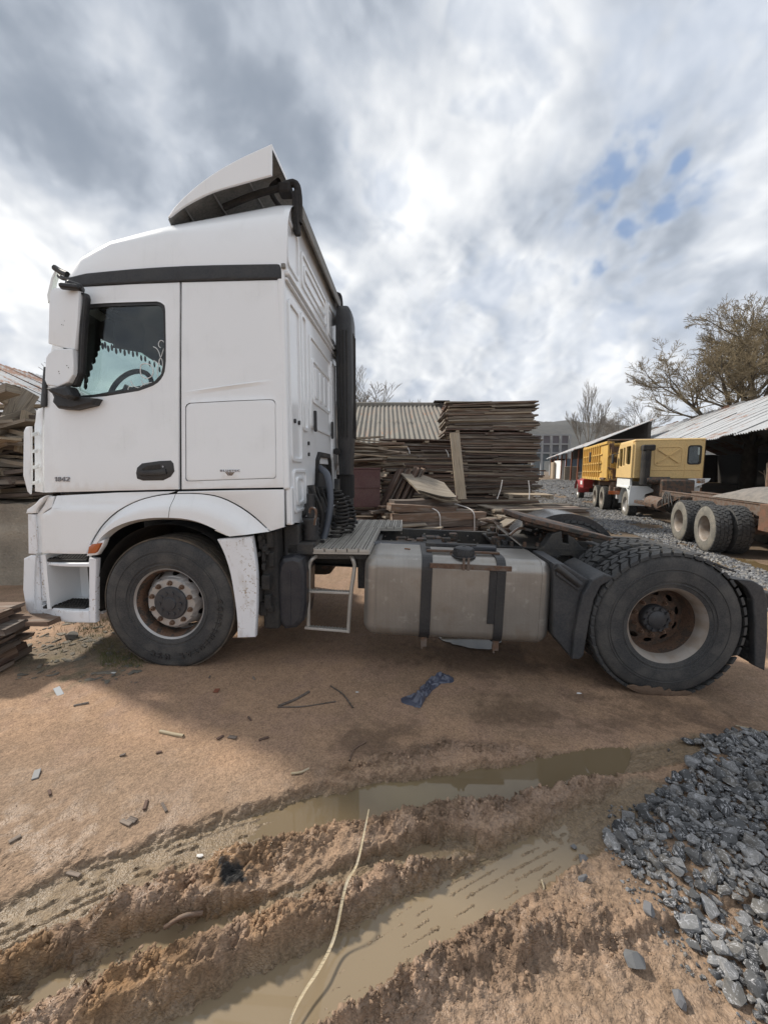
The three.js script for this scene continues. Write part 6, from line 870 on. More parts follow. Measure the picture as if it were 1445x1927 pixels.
// left: concrete footing with a jumbled pile, a tin roof behind, a near stack of thick boards
{
  const gr = ground(-5, -5.3), w = thing('concrete_wall', 'low stained concrete wall under the timber pile at far left', 'wall', [-7.4, gr - 0.1, -5.75], 0);
  { const g = new THREE.BoxGeometry(5.6, 1.25, 1.1, 60, 24, 4), p = g.attributes.position; for (let i = 0; i < p.count; i++) { const x = p.getX(i), y = p.getY(i); p.setZ(i, p.getZ(i) + (fbm(x * 3, y * 3, 4, 390) - 0.5) * 0.06 - (y > 0.3 ? 0.03 : 0) * (p.getZ(i) > 0 ? 1 : 0)); p.setY(i, y + (y > 0.6 ? (fbm(x * 4, 1, 3, 395) - 0.5) * 0.1 : 0)); } g.computeVertexNormals(); add('footing', g.translate(0, 0.62, 0), M.concrete, w); }
  const pile = thing('timber_pile', 'jumbled pile of grey boards on the concrete wall at far left', 'timber pile', [-6.1, gr + 1.15, -5.9], 0), set = boardSet(2.6, 0.05, 0.22), thick = boardSet(2.4, 0.09, 0.16);
  for (let i = 0; i < 84; i++) { const f = i / 84, b = add('board', (rnd() < 0.75 ? set : thick)[i % 5], pickWood([0, 1, 1, 4, 2]), pile, [rr(-0.5, 0.35), 0.04 + f * 1.3, rr(-0.4, 0.5) * (1 - 0.3 * f)]); b.rotation.set(rr(-0.15, 0.15), rr(-0.5, 0.5), rr(-0.16, 0.14)); }
  for (const [a, b, w2] of [[[-40, 832], [78, 752], 0.22], [[-30, 748], [66, 772], 0.09], [[-20, 790], [74, 790], 0.2], [[10, 800], [80, 826], 0.16], [[-20, 762], [60, 764], 0.12]]) { const A = V(...D(...a, 5.3)), B = V(...D(...b, 5.9)), o = add('board', box(A.distanceTo(B), w2, 0.05, 0, 0, 0, 0.005), pickWood([1, 4, 1]), pile); o.position.copy(A.add(B).multiplyScalar(0.5).sub(pile.position)); const d = V(...D(...b, 5.9)).sub(V(...D(...a, 5.3))); o.rotation.set(0, -Math.atan2(d.z, Math.hypot(d.x)), Math.atan2(d.y, d.x)); }
  const ns = thing('board_stack', 'small stack of thick brown boards at the left edge before the bumper', 'timber stack', [-3.62, ground(-3.2, -2.95), -3.02], 0.05), bs = boardSet(1.2, 0.052, 0.2), lb = boardSet(1.5, 0.05, 0.2);
  for (let i = 0; i < 9; i++) for (let k = 0; k < 2; k++) { const b = add('board', (i === 6 ? lb : bs)[(i + k) % 5], pickWood([5, 3, 3, 2]), ns, [(i === 6 && k === 1 ? 0.14 : -0.06 * k) + rr(-0.06, 0.05) + (i < 3 ? -0.02 : 0.03), 0.03 + i * 0.054, 0.16 - k * 0.2]); b.rotation.set(rr(-0.02, 0.02), rr(-0.05, 0.05), rr(-0.02, 0.02)); }
}
// corrugated sheet: waves across x, runs down z
function wavy(w, l, pitch, amp, seedN, segs = 6) { const n = Math.round(w / pitch * 6); return grid(n, segs, (u, v) => { const x = (u - 0.5) * w; return [x, amp * Math.cos(x / pitch * 2 * Math.PI) + (vn(u * 3 + seedN, v * 4, 401) - 0.5) * 0.03, (v - 0.5) * l]; }, 0); }
const tinTex = (s, rust, base = [0.42, 0.43, 0.44]) => tex(512, 512, (u, v) => { const a = fbm(u * 5, v * 3, 5, 410 + s, 5, 3), g = fbm(u * 40, v * 4, 3, 415 + s, 40, 4), f = fbm(u * 70, v * 70, 2, 418 + s, 70, 70), m = sstep(1 - rust, 1.15 - rust, a + (g - 0.5) * 0.4); return mix3(base.map((c) => c * (0.75 + 0.3 * g + 0.2 * f)), mix3([0.24, 0.1, 0.05], [0.33, 0.2, 0.14], f), m); });
const tins = [[0, 0.35], [1, 0.42], [2, 0.62], [3, 0.3]].map(([s, r]) => mat({ map: rep(tinTex(s, r), 0.4), roughness: 0.55, metalness: 0.25 }));
const eternit = [0, 1, 2].map((s) => mat({ map: rep(tinTex(5 + s, 0.34, [0.2, 0.185, 0.16]), 0.5), roughness: 0.95 }));
const tiles = mat({ map: rep(tinTex(9, 0.9, [0.3, 0.14, 0.09]), 0.6), roughness: 0.9 });
function roofSheets(parent, x0, x1, z0, z1, yAt, mats, o = {}) {      // yAt(t): height from the eave (t 0, at x0) to the ridge (t 1, at x1); sheets follow z
  const w = o.w ?? 0.95, n = Math.round(Math.abs(z1 - z0) / w), rows = o.rows ?? 1;
  for (let r = 0; r < rows; r++) for (let i = 0; i < n; i++) { const ta = r / rows, tb = (r + 1) / rows + (r < rows - 1 ? 0.04 : 0), xa = lerp(x0, x1, ta), xb = lerp(x0, x1, tb), L = Math.hypot(xb - xa, yAt(tb) - yAt(ta)), g = wavy(w * 1.06, L + (r ? 0 : rr(0, o.rag ?? 0.35)), o.pitch ?? 0.16, o.amp ?? 0.028, i + r * 7); g.rotateY(Math.PI / 2).rotateZ(Math.atan2(yAt(tb) - yAt(ta), xb - xa) + (xb < xa ? 0 : 0)); const s = add('roof_sheet', g, o.pick ? o.pick(i, r) : mats[Math.floor(rnd() * mats.length)], parent, [(xa + xb) / 2 - (r ? 0 : rr(0, 0.1)) * Math.sign(x1 - x0), (yAt(ta) + yAt(tb)) / 2 + 0.012 * (i % 2) + r * -0.02, lerp(z0, z1, (i + 0.5) / n)]); s.rotation.y = rr(-0.012, 0.012); s.rotation.x = rr(-0.01, 0.01); }
}
{
  const s = thing('tin_roofed_shed', 'shed with a rusty ridged tin roof behind the timber pile at far left', 'shed', [0, ground(-10, -12), -12], 0);
  roofSheets(s, -8.4, -13.6, 5, -5, (t) => lerp(2.75, 5.35, t), [tins[0], tins[3], tins[0]], { pitch: 0.2, amp: 0.03, rows: 2, pick: (i, r) => (r && i > 4 && i < 9 ? tins[2] : tins[[0, 3][i % 2]]) });
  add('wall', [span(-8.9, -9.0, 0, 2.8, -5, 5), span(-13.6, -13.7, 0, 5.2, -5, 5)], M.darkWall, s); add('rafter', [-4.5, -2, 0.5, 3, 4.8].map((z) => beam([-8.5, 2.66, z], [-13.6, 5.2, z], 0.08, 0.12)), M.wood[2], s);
  const b = thing('low_building', 'long building with mossy corrugated roof and a patch of red tiles behind the board stacks', 'building', [-1.5, ground(0, -18), -17], 0);
  const rg = new THREE.Group(); // roof faces the camera: build along x by turning the sheet run
  for (let i = 0; i < 12; i++) for (let r = 0; r < 2; r++) { const L = 3.1, g = wavy(1.02, L, 0.2, 0.035, i + r); g.rotateX(Math.atan2(2.15, 5)); add('roof_sheet', g, r === 1 && i > 9 ? tiles : eternit[(i + r) % 3], b, [-5 + i * 0.98, 3.2 + r * 1.12 + 0.012 * (i % 2), 1.2 - r * 2.6]); }
  add('ridge_cap', [tube([[-5.6, 4.98, -2.9], [0, 5.0, -2.9], [6.2, 4.97, -2.9]], 0.09, 20, 8), span(-5.6, 6.2, 4.86, 4.93, -2.7, -2.6)], eternit[0], b);
  add('wall', [span(-5.5, 6, 0, 2.6, 2.3, 2.5), span(-5.5, 6, 0, 4.7, -3.2, -3.0), span(5.8, 6.0, 0, 2.7, -3, 2.4)], M.concrete, b);
  { const p = D(832, 762, 19.5), c = thing('chimney', 'small chimney with flat cap on the building roof beside the tall stack', 'chimney', [p[0], p[1] - 0.75, p[2]]); add('shaft', box(0.3, 0.9, 0.3, 0, 0.35, 0, 0.01), M.darkWall, c); add('cap', box(0.75, 0.06, 0.5, -0.05, 0.9, 0, 0.01), M.darkWall, c); }
}
// ---------------------------------------------------------------- the lane on the right: sheds and old trucks, all turned the same way
const HEAD = -0.3176;                                // local z looks back along the lane
{
  const s = thing('open_shed', 'long open shed with weathered tin roof on the right', 'shed', [13.4, ground(13.4, -13.4), -13.4], HEAD);
  roofSheets(s, -0.35, 5.4, 9, -30, (t) => lerp(3.05, 5.95, t), tins, { rows: 2, rag: 0.5, pitch: 0.17, pick: (i, r) => (!r && i > 4 && i < 8 ? tins[2] : tins[[0, 1, 3, 0, 1][(i * 3 + r) % 5]]) });
  roofSheets(s, 11, 5.4, 9, -30, (t) => lerp(3.05, 5.95, t), tins, { rows: 1 });
  for (const z of [6, -0.3, -5.4, -10.4, -15.4, -20.4, -25.4]) add('post', bar([0.1, 0, z], [0.2, 3.1, z - 0.15], 0.07, 0.06), mat({ map: rep(rustTex([0.2, 0.12, 0.08], 83), 2), roughness: 0.85 }), s);
  add('purlin', [0.12, 0.5, 0.9].map((t) => bar([lerp(-0.2, 5.4, t), lerp(2.98, 5.86, t), 9], [lerp(-0.2, 5.4, t), lerp(2.98, 5.86, t), -30], 0.06)), M.wood[2], s);
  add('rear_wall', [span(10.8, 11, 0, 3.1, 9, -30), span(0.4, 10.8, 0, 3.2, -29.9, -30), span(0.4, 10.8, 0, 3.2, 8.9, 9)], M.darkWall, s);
  // dim contents
  const drum = (x, y0, z, l) => { const p = s.localToWorld(V(x, 0, z)), o = thing('drum', l, 'drum', [p.x, ground(p.x, p.z), p.z], HEAD); add('shell', lathe([[0, 0], [0.29, 0], [0.3, 0.03], [0.29, 0.3], [0.3, 0.32], [0.29, 0.34], [0.29, 0.6], [0.3, 0.62], [0.29, 0.64], [0.3, 0.88], [0, 0.88]], 24).rotateX(-Math.PI / 2), M.rustMetal, o); };
  s.updateMatrixWorld(); 
  { const p = s.localToWorld(V(0.9, 0, 1.6)), o = thing('metal_cabinet', 'grey metal cabinet standing in the dark shed behind the chassis', 'cabinet', [p.x, ground(p.x, p.z), p.z], HEAD); add('body', box(0.8, 1.1, 0.6, 0, 0.55, 0, 0.02), M.whiteDull, o); add('top', box(0.84, 0.04, 0.64, 0, 1.12, 0, 0.01), M.silver, o); }
  const tw = []; for (let i = 0; i < 14; i++) { const p = s.localToWorld(V(rr(0.3, 1.4), 0, rr(-1.8, 0.2))); tw.push(tube([[p.x, 0.3, p.z], [p.x + rr(-0.3, 0.3), 0.9, p.z + rr(-0.2, 0.2)], [p.x + rr(-0.7, 0.7), rr(1.2, 2), p.z + rr(-0.4, 0.4)]], 0.012, 8, 5)); } tag(add('brush_heap', tw, M.wood[1]), 'dry leafless branches heaped under the shed roof', 'branches', null, 'stuff');
}
{
  const s = thing('open_shed', 'farther low shed with orange posts and ragged grey roof beyond the dump truck', 'shed', [14.9, ground(15, -26), -25], HEAD);
  roofSheets(s, -0.4, 3.6, -6, -44, (t) => lerp(3.7, 5.4, t), tins, { w: 1.9, rows: 1, rag: 0.9, pitch: 0.3, amp: 0.05 });
  for (let i = 1; i < 10; i++) add('post', bar([0, -0.3, -1 - i * 4.6], [0.05, 3.7, -1 - i * 4.6], 0.09), mat({ color: C(0.22, 0.08, 0.04), roughness: 0.8 }), s);
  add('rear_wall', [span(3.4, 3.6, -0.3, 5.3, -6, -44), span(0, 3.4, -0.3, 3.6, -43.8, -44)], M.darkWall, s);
  s.updateMatrixWorld();
  const put = (name, label, cat, x, z, w, h, d, m) => { const p = s.localToWorld(V(x, 0, z)), o = thing(name, label, cat, [p.x, ground(p.x, p.z), p.z], HEAD + rr(-0.3, 0.3)); add('body', box(w, h, d, 0, h / 2, 0, 0.05), m, o); add('rim', box(w * 1.02, 0.08, d * 1.02, 0, h - 0.1, 0, 0.02), m, o); };
  put('white_hut', 'small white hut at the end of the far shed', 'hut', 1.5, -33, 3, 2.6, 3, M.whiteDull); put('blue_crate', 'blue covered crate stored under the far shed', 'crate', 1.2, -26, 2, 2.6, 1.2, M.blue); put('packing_case', 'brown packing case between orange posts of the far shed', 'case', 0.4, -21.5, 1.6, 1.6, 1.4, M.wood[1]); put('machine', 'dark machine parked under the far shed beside the red truck', 'machine', 1.6, -12, 2.2, 2.2, 3, M.black); put('water_tank', 'pale tank standing low in the far shed', 'tank', 0.7, -14.5, 1.2, 1, 1.2, M.silver); put('door_panel', 'cream door panel leaning at the far shed entrance', 'panel', -0.5, -34, 0.3, 2.4, 1.4, M.wood[4]);
}
// a wheel for the old trucks: axle along x, face to -x
const oldTyre = (() => { const R = 0.5, h = 0.14; const c = lathe([[0.27, -h], [0.36, -h - 0.012], [R - 0.05, -h + 0.004], [R - 0.02, -h + 0.025], [R - 0.015, 0], [R - 0.02, h - 0.025], [R - 0.05, h - 0.004], [0.36, h + 0.012], [0.27, h]], 40); const g = clean(c.rotateY(-Math.PI / 2)); g.userData.ready = true; const t = clean(treadBlocks(R, 0.28, 0, 30, null).rotateY(-Math.PI / 2)); t.userData.ready = true; const side = clean(lathe([[0.27, h + 0.002], [0.36, h + 0.015], [R - 0.05, h - 0.001], [R - 0.032, h - 0.015]], 40).rotateY(-Math.PI / 2)); side.userData.ready = true; return { g, t, side }; })();
const oldRim = (() => { const r = clean(lathe([[0.235, -0.1], [0.24, 0.08], [0.262, 0.12], [0.282, 0.145], [0.285, 0.12]], 36).rotateY(-Math.PI / 2)); const d = clean(wheelDisc(0, 0.238, 8, 0.18, (q) => -0.04 - 0.02 * sstep(0.1, 0.2, q)).rotateY(-Math.PI / 2)); const f = clean(wheelDisc(0, 0.238, 8, 0.2, step([[0, 0.1], [0.13, 0.1], [0.17, 0.06], [0.238, 0.0]])).rotateY(-Math.PI / 2)); const hb = clean(bar([-0.02, 0, 0], [0.1, 0, 0], 0.08, 0.1)); for (const g of [r, d, f, hb]) g.userData.ready = true; return { r, d, f, hb }; })();
function oldWheel(parent, at, face, front, pale, sc = 1) { const w = new THREE.Group(); w.name = 'wheel'; w.position.set(...at); w.rotation.y = face > 0 ? Math.PI : 0; w.scale.setScalar(sc); parent.add(w); add('tyre', oldTyre.g, M.rubber, w); add('tread', oldTyre.t, M.tread, w); if (pale) add('sidewall', oldTyre.side, M.paleRubber, w); add('rim', oldRim.r, front ? M.wheelSteel : M.wheelLip, w); add('wheel_disc', front ? oldRim.f : oldRim.d, front ? M.wheelSteel : M.wheelRust, w); if (front) add('hub', oldRim.hb, M.wheelRust, w); return w; }
{
  const ox = 6.72, oz = -8.0, t = thing('chassis_truck', 'old stripped truck with ochre and white cab and bare rusty chassis', 'truck', [ox, ground(6.9, -8.2), oz], HEAD);
  // local: x to the right, z back; near axle 0, second -1.3, front -6.2
  for (const [z, y] of [[0, 0.5], [-1.32, 0.5]]) { oldWheel(t, [0.14, y, z], -1, 0, 1); oldWheel(t, [0.49, y, z], 1, 0, 1); oldWheel(t, [1.75, y, z], -1, 0, 1); oldWheel(t, [2.1, y, z], 1, 0, 1); }
  oldWheel(t, [0.2, 0.5, -6.2], -1, 1, 1); oldWheel(t, [2.05, 0.5, -6.2], 1, 1, 1);
  const R = M.rustMetal; for (const x of [0.78, 1.55]) add('chassis_rail', [span(x - 0.05, x + 0.05, 0.82, 1.06, 1.9, -7, 0.008), span(x - 0.07, x + 0.07, 1.05, 1.075, 1.9, -7)], R, t);
  for (const z of [1.8, 0.7, -0.66, -2.2, -3.5]) add('cross_member', span(0.78, 1.55, 0.85, 1.0, z - 0.05, z + 0.05, 0.01), R, t);
  for (const z of [0, -1.32, -6.2]) add('axle', bar([0.3, 0.5, z], [2.0, 0.5, z], 0.09), R, t); add('leaf_spring', [0.78, 1.55].map((x) => span(x - 0.06, x + 0.06, 0.62, 0.76, 0.9, -2.2, 0.03)), R, t);
  add('tank', [bar([0.35, 0.72, -4.5], [0.35, 0.72, -3.3], 0.2, 0.2, 20)], R, t); add('box_frame', [beam([0.35, 0.62, -3.4], [0.7, 1.0, -2.7], 0.5, 0.03), span(0.45, 0.75, 0.55, 1.0, -3.5, -2.6, 0.01), span(0.1, 0.3, 0.62, 0.72, -5.3, -3.6, 0.01)], M.greaseAndShade, t);
  const cable = []; for (let k = 0; k < 7; k++) cable.push(tube([[0.4, 1.1, -3.5 + k * 0.05], [0.3 + rr(-0.1, 0.1), 0.75, -3.3 + k * 0.1], [0.5, 0.5, -3.1], [0.6, 0.95, -2.9 + k * 0.06]], 0.014, 14, 5)); add('cable', cable, M.frame, t).userData.kind = 'stuff';
  // cab
  const cw0 = 0.02, cw1 = 1.98, zb = -5.35, zfr = -7.3, y0 = 1.45, y1 = 2.68;
  const side = (x, hole) => plate([[zb, y0], [zb, y1 - 0.1], [zb - 0.08, y1], [zfr + 0.35, y1], [zfr + 0.1, y1 - 0.35], [zfr, y0 + 0.35], [zfr, y0]].map(([a, b]) => [-a, b]), 0.06, { b: 0.015, holes: [rrect(5.5, 1.92, 6.06, 2.54, 0.07), rrect(6.2, 1.86, 6.42, 2.52, 0.06), rrect(6.5, 1.86, 6.95, 2.5, 0.06)] }).rotateY(-Math.PI / 2).scale(1, 1, 1);
  const sd = (x) => side().rotateY(Math.PI).rotateY(0).translate(x, 0, 0);
  // rotateY(-90) then 180: local plate x becomes -z
  add('cab_side', [side().rotateY(Math.PI).translate(cw0, 0, 0)], M.yellow, t); add('cab_side', [side().rotateY(Math.PI).translate(cw1, 0, 0)], M.yellow, t);
  const bw = [[cw0 + 0.04, y0], [cw1 - 0.02, y0], [cw1 - 0.02, y1 - 0.06], [cw1 - 0.12, y1], [cw0 + 0.14, y1], [cw0 + 0.04, y1 - 0.06]];
  const back = add('cab_back', [plate(bw, 0.05, { b: 0.015, holes: [rrect(1.54, 1.92, 1.88, 2.5, 0.07)] }).translate(0, 0, zb + 0.02)], M.yellow, t);
  add('pressing', [plate(rrect(0.6, 1.85, 1.4, 2.5, 0.14), 0.03, { b: 0.008, holes: [rrect(0.64, 1.89, 1.36, 2.46, 0.12)] }).translate(0, 0, zb + 0.035), beam([0.7, 1.96, zb + 0.03], [1.3, 2.4, zb + 0.035], 0.05, 0.045), beam([0.7, 2.4, zb + 0.03], [1.3, 1.96, zb + 0.035], 0.05, 0.045)], M.yellow, back);
  add('swage', [span(cw0 + 0.06, cw1 - 0.04, 1.72, 1.745, zb + 0.018, zb + 0.034, 0.006), span(1.46, 1.475, 1.5, 2.6, zb + 0.018, zb + 0.03, 0.004)], M.yellow, back);
  add('rear_window', [box(0.34, 0.58, 0.01, 1.71, 2.21, zb - 0.005)], M.glass, back); add('side_window', [box(0.01, 0.62, 0.56, cw0 + 0.03, 2.23, -5.78), box(0.01, 0.66, 0.22, cw0 + 0.03, 2.19, -6.31), box(0.01, 0.64, 0.45, cw0 + 0.03, 2.18, -6.72)], M.glass, t);
  add('window_seal', [plate(rrect(1.52, 1.9, 1.9, 2.52, 0.08), 0.02, { b: 0.004, holes: [rrect(1.56, 1.94, 1.86, 2.48, 0.06)] }).translate(0, 0, zb + 0.03)], M.blackMatt, back);
  for (const x of [cw0 + 0.05, cw1 - 0.05]) add('cab_corner', bar([x, 1.46, zb - 0.03], [x, 2.66, zb - 0.03], 0.06, 0.06, 16), M.yellow, t);
  add('cab_roof', [box(cw1 - cw0 + 0.04, 0.1, 1.75, (cw0 + cw1) / 2, y1 + 0.02, -6.2, 0.05)], M.yellow, t);
  add('cab_front', [span(cw0, cw1, 1.3, 1.85, zfr - 0.02, zfr + 0.05, 0.03), span(cw0 + 0.1, cw1 - 0.1, 2.55, 2.7, zfr + 0.35, zfr + 0.45, 0.03)], M.yellow, t); add('windscreen', [box(cw1 - cw0 - 0.2, 0.8, 0.02).rotateX(-0.32).translate((cw0 + cw1) / 2, 2.2, zfr + 0.22)], M.glass, t);
  add('interior', [span(cw0 + 0.12, cw1 - 0.12, 1.5, 2.62, -5.6, -5.5), span(cw0 + 0.1, cw1 - 0.1, 1.45, 1.55, zb, zfr)], M.inside, t);
  add('lower_band', [span(cw0 - 0.01, cw0 + 0.07, 1.16, 1.46, zb - 0.25, zfr, 0.02), span(cw1 - 0.07, cw1 + 0.01, 1.16, 1.46, zb, zfr, 0.02), span(cw0 - 0.02, cw0 + 0.09, 1.08, 1.18, zb - 0.35, zfr, 0.03), span(cw0, cw1, 0.6, 1.3, zfr - 0.1, zfr, 0.04)], M.whiteDull, t);
  add('wheel_arch', [grid(14, 1, (u, v) => { const a = lerp(0, Math.PI, u); return [v ? 0.5 : cw0 - 0.02, 0.5 + 0.64 * Math.sin(a), -6.2 + 0.64 * Math.cos(a)]; })], M.whiteDull, t);
  add('mudguard', [plate([[0, 0.55], [0.03, 1.18], [0.55, 1.18], [0.78, 1.02], [0.5, 0.9], [0.34, 0.55]], 0.03, { b: 0.008 }).translate(cw0 - 0.04, 0, -5.5)], M.whiteDull, t); add('mudguard', [plate([[cw1 - 0.5, 1.2], [cw1, 1.2], [cw1, 0.9], [cw1 - 0.3, 0.95], [cw1 - 0.62, 0.9]], 0.03, { b: 0.008 }).translate(0, 0, -5.45)], M.whiteDull, t);
  add('engine', [span(0.7, 1.6, 0.85, 1.42, -4.8, -5.7, 0.06), bar([0.35, 1.38, -5.1], [1.0, 1.38, -5.1], 0.13), span(1.05, 1.5, 1.1, 1.45, -5.0, -5.3, 0.04)], M.greaseAndShade, t); add('bracket', [plate([[1.5, 1.44], [2.15, 1.46], [2.1, 1.36], [1.75, 1.16], [1.5, 1.2]], 0.04, { b: 0.006, holes: [rrect(1.6, 1.28, 1.7, 1.38, 0.04), rrect(1.8, 1.3, 1.88, 1.38, 0.035)] }).translate(0, 0, -5.2)], M.whiteDull, t);
  add('intake_pipe', [bar([0.32, 1.25, -5.15], [0.32, 2.4, -5.15], 0.14, 0.14, 18), box(0.36, 0.2, 0.3, 0.36, 2.45, -5.15, 0.05), bar([0.32, 1.4, -5.15], [0.8, 1.36, -5.15], 0.1)], M.blackMatt, t);
  add('mirror', [box(0.06, 0.36, 0.22, -0.22, 2.15, -7.1, 0.03), bar([-0.2, 2.3, -7.1], [0.05, 2.4, -7.0], 0.015)], M.black, t);
  add('lamp_bracket', [span(1.75, 2.02, 1.28, 1.46, -5.2, -5.35, 0.02)], mat({ color: C(0.3, 0.14, 0.05), roughness: 0.8 }), t);
  // tail: rusty bumper, lamps
  add('tail_plate', [span(0.3, 2.1, 0.55, 1.05, 1.62, 1.7, 0.01), span(0.95, 1.4, 0.5, 0.9, 0.6, 1.6, 0.02), span(0.5, 0.75, 0.6, 1.1, 0.8, 1.2, 0.02)], mat({ map: rep(rustTex([0.16, 0.08, 0.05], 87), 1.2), roughness: 0.9 }), t);
  const lampy = add('tail_lamp', [box(0.28, 0.13, 0.06, 0.85, 0.98, 1.74, 0.015)], M.amberRed, t); add('indicator', [box(0.28, 0.1, 0.065, 0.85, 1.09, 1.74, 0.015)], M.amber, lampy); add('number_plate', [box(0.34, 0.2, 0.02, 0.92, 0.74, 1.72, 0.005)], M.whiteDull, t); add('lamp_guard', [span(0.62, 0.7, 0.55, 1.1, 1.7, 1.78, 0.01), span(0.62, 1.2, 0.56, 0.6, 1.7, 1.78, 0.01)], M.rustMetal, t);
  { const p = t.localToWorld(V(1.2, 0, 0.4)); t.updateMatrixWorld(); const q = t.localToWorld(V(1.25, 1.09, -0.4)), o = thing('tarpaulin', 'grey folded tarpaulin draped over the rusty chassis', 'tarpaulin', [q.x, q.y, q.z], HEAD); add('cloth', grid(24, 16, (u, v) => [(u - 0.5) * 1.1, 0.26 * Math.pow(Math.sin(Math.PI * u) * Math.sin(Math.PI * clamp(v * 0.96 + 0.02)), 0.5) * (0.75 + 0.5 * fbm(u * 5, v * 6, 3, 420)), (v - 0.5) * 2.2]), mat({ map: rep(dustDark(0.14, 0.13, 0.12, [0.25, 0.22, 0.19], 1, 91), 2), roughness: 0.9 }), o);
    const r2 = t.localToWorld(V(1.85, 1.05, -1.0)), ch = thing('chair', 'white metal chair frame standing on the chassis at the right edge', 'chair', [r2.x, r2.y, r2.z], HEAD + 0.4); add('frame', [tube([[-0.2, 0, 0], [-0.18, 0.5, -0.05], [-0.1, 0.85, -0.1], [0.1, 0.85, -0.1], [0.18, 0.5, -0.05], [0.2, 0, 0]], 0.025, 30, 8), bar([-0.18, 0.45, -0.04], [0.18, 0.45, -0.04], 0.02)], M.whiteDull, ch); add('seat', box(0.4, 0.03, 0.4, 0, 0.3, 0.15, 0.01), M.whiteDull, ch); }
}
// dump truck: red bonnet cab, yellow ribbed body
{
  const t = thing('dump_truck', 'yellow ribbed dump truck with a red cab parked beyond the ochre cab', 'truck', [9.05, ground(9.1, -16), -16], HEAD);
  for (const z of [0, -1.35]) { oldWheel(t, [0.14, 0.5, z], -1, 0, 1); oldWheel(t, [0.47, 0.5, z], 1, 0, 0); oldWheel(t, [2.1, 0.5, z], 1, 0, 1); } oldWheel(t, [0.2, 0.5, -6.4], -1, 1, 1); oldWheel(t, [2.05, 0.5, -6.4], 1, 1, 1);
  for (const x of [0.78, 1.5]) add('chassis_rail', span(x - 0.05, x + 0.05, 0.85, 1.1, 1.2, -7.2, 0.01), M.rustMetal, t);
  for (const z of [0, -1.35, -6.4]) add('axle', bar([0.2, 0.5, z], [2.1, 0.5, z], 0.09), M.rustMetal, t);
  const bx0 = -0.05, bx1 = 2.35, by0 = 1.25, by1 = 2.75, bz0 = 0.9, bz1 = -4.3;
  const body = add('tipper_side', [span(bx0, bx0 + 0.06, by0, by1, bz0, bz1, 0.01), span(bx0 - 0.05, bx0 + 0.1, by1 - 0.08, by1 + 0.03, bz0, bz1, 0.015), span(bx0 - 0.05, bx0 + 0.1, by0 - 0.02, by0 + 0.1, bz0, bz1, 0.015)], M.yellowSide, t);
  for (let i = 0; i < 9; i++) add('rib', span(bx0 - 0.07, bx0 + 0.02, by0, by1, bz1 + 0.15 + i * 0.46, bz1 + 0.23 + i * 0.46, 0.012), M.yellowSide, body); for (const y of [1.6, 1.95, 2.3]) add('rib', span(bx0 - 0.04, bx0 + 0.02, y - 0.03, y + 0.03, bz1, bz0 - 0.9, 0.01), M.yellowSide, body);
  add('tipper_side', span(bx1 - 0.06, bx1, by0, by1, bz0, bz1, 0.01), M.yellowSide, t); add('tipper_floor', [span(bx0, bx1, by0, by0 + 0.06, bz0, bz1), span(bx0, bx1, by0, by1 + 0.1, bz1 - 0.06, bz1)], M.yellowSide, t);
  const tg = add('tailgate', span(bx0 + 0.06, bx1 - 0.06, by0, by1 - 0.05, bz0 - 0.08, bz0, 0.01), M.yellowRust, t); for (const x of [0.1, 0.75, 1.5, 2.2]) add('rib', span(x - 0.05, x + 0.05, by0, by1, bz0 - 0.02, bz0 + 0.06, 0.012), M.yellowRust, tg); for (const y of [1.3, 1.75, 2.2, 2.65]) add('rib', span(bx0 + 0.02, bx1 - 0.02, y - 0.045, y + 0.045, bz0 - 0.02, bz0 + 0.05, 0.012), M.yellowRust, tg); add('hinge', [bar([bx0 - 0.02, by1 + 0.06, bz0 - 0.02], [bx1 + 0.02, by1 + 0.06, bz0 - 0.02], 0.035)], M.rustMetal, tg);
  add('latch', [span(bx0 - 0.1, bx0, 1.28, 1.36, 0.2, 0.9, 0.01)], M.rustMetal, t); add('rear_frame', [span(0.2, 2.1, 0.75, 1.0, 1.0, 1.15, 0.02), span(0.1, 0.3, 0.7, 1.2, 0.7, 0.9, 0.02)], M.rustMetal, t); add('reflector_strip', span(0.0, 0.55, 0.72, 0.86, 1.16, 1.2, 0.01), M.amber, t);
  add('mirror', [box(0.05, 0.42, 0.2, -0.45, 2.2, -0.3, 0.03)], M.black, t);
  const cab = add('cab', [span(0.15, 2.15, 1.25, 2.1, -4.5, -5.6, 0.12), span(0.2, 2.1, 2.1, 2.75, -4.55, -5.45, 0.12)], M.red, t); add('bonnet', [span(0.5, 1.8, 1.0, 1.65, -5.5, -7.1, 0.14)], M.red, cab); for (const x of [0.25, 2.0]) add('front_wing', grid(12, 3, (u, v) => { const a = lerp(-0.1, Math.PI * 0.95, u); return [x + lerp(-0.28, 0.28, v), 0.5 + 0.62 * Math.sin(a), -6.4 + 0.66 * Math.cos(a)]; }), M.red, cab); add('step_box', [span(0.02, 0.5, 0.72, 1.2, -4.6, -5.6, 0.04)], M.red, cab); add('bumper', span(0.1, 2.1, 0.55, 0.75, -7.15, -7.3, 0.03), M.silver, cab); add('headlamp', [bar([0.35, 1.12, -7.0], [0.35, 1.12, -7.15], 0.1), bar([1.95, 1.12, -7.0], [1.95, 1.12, -7.15], 0.1)], M.chrome, cab); add('side_window', [box(0.02, 0.5, 0.6, 0.19, 2.4, -5.0)], M.glass, cab); add('plate', [box(0.02, 0.2, 0.5, 0.005, 1.0, -5.0, 0.005)], M.whiteDull, cab);
}
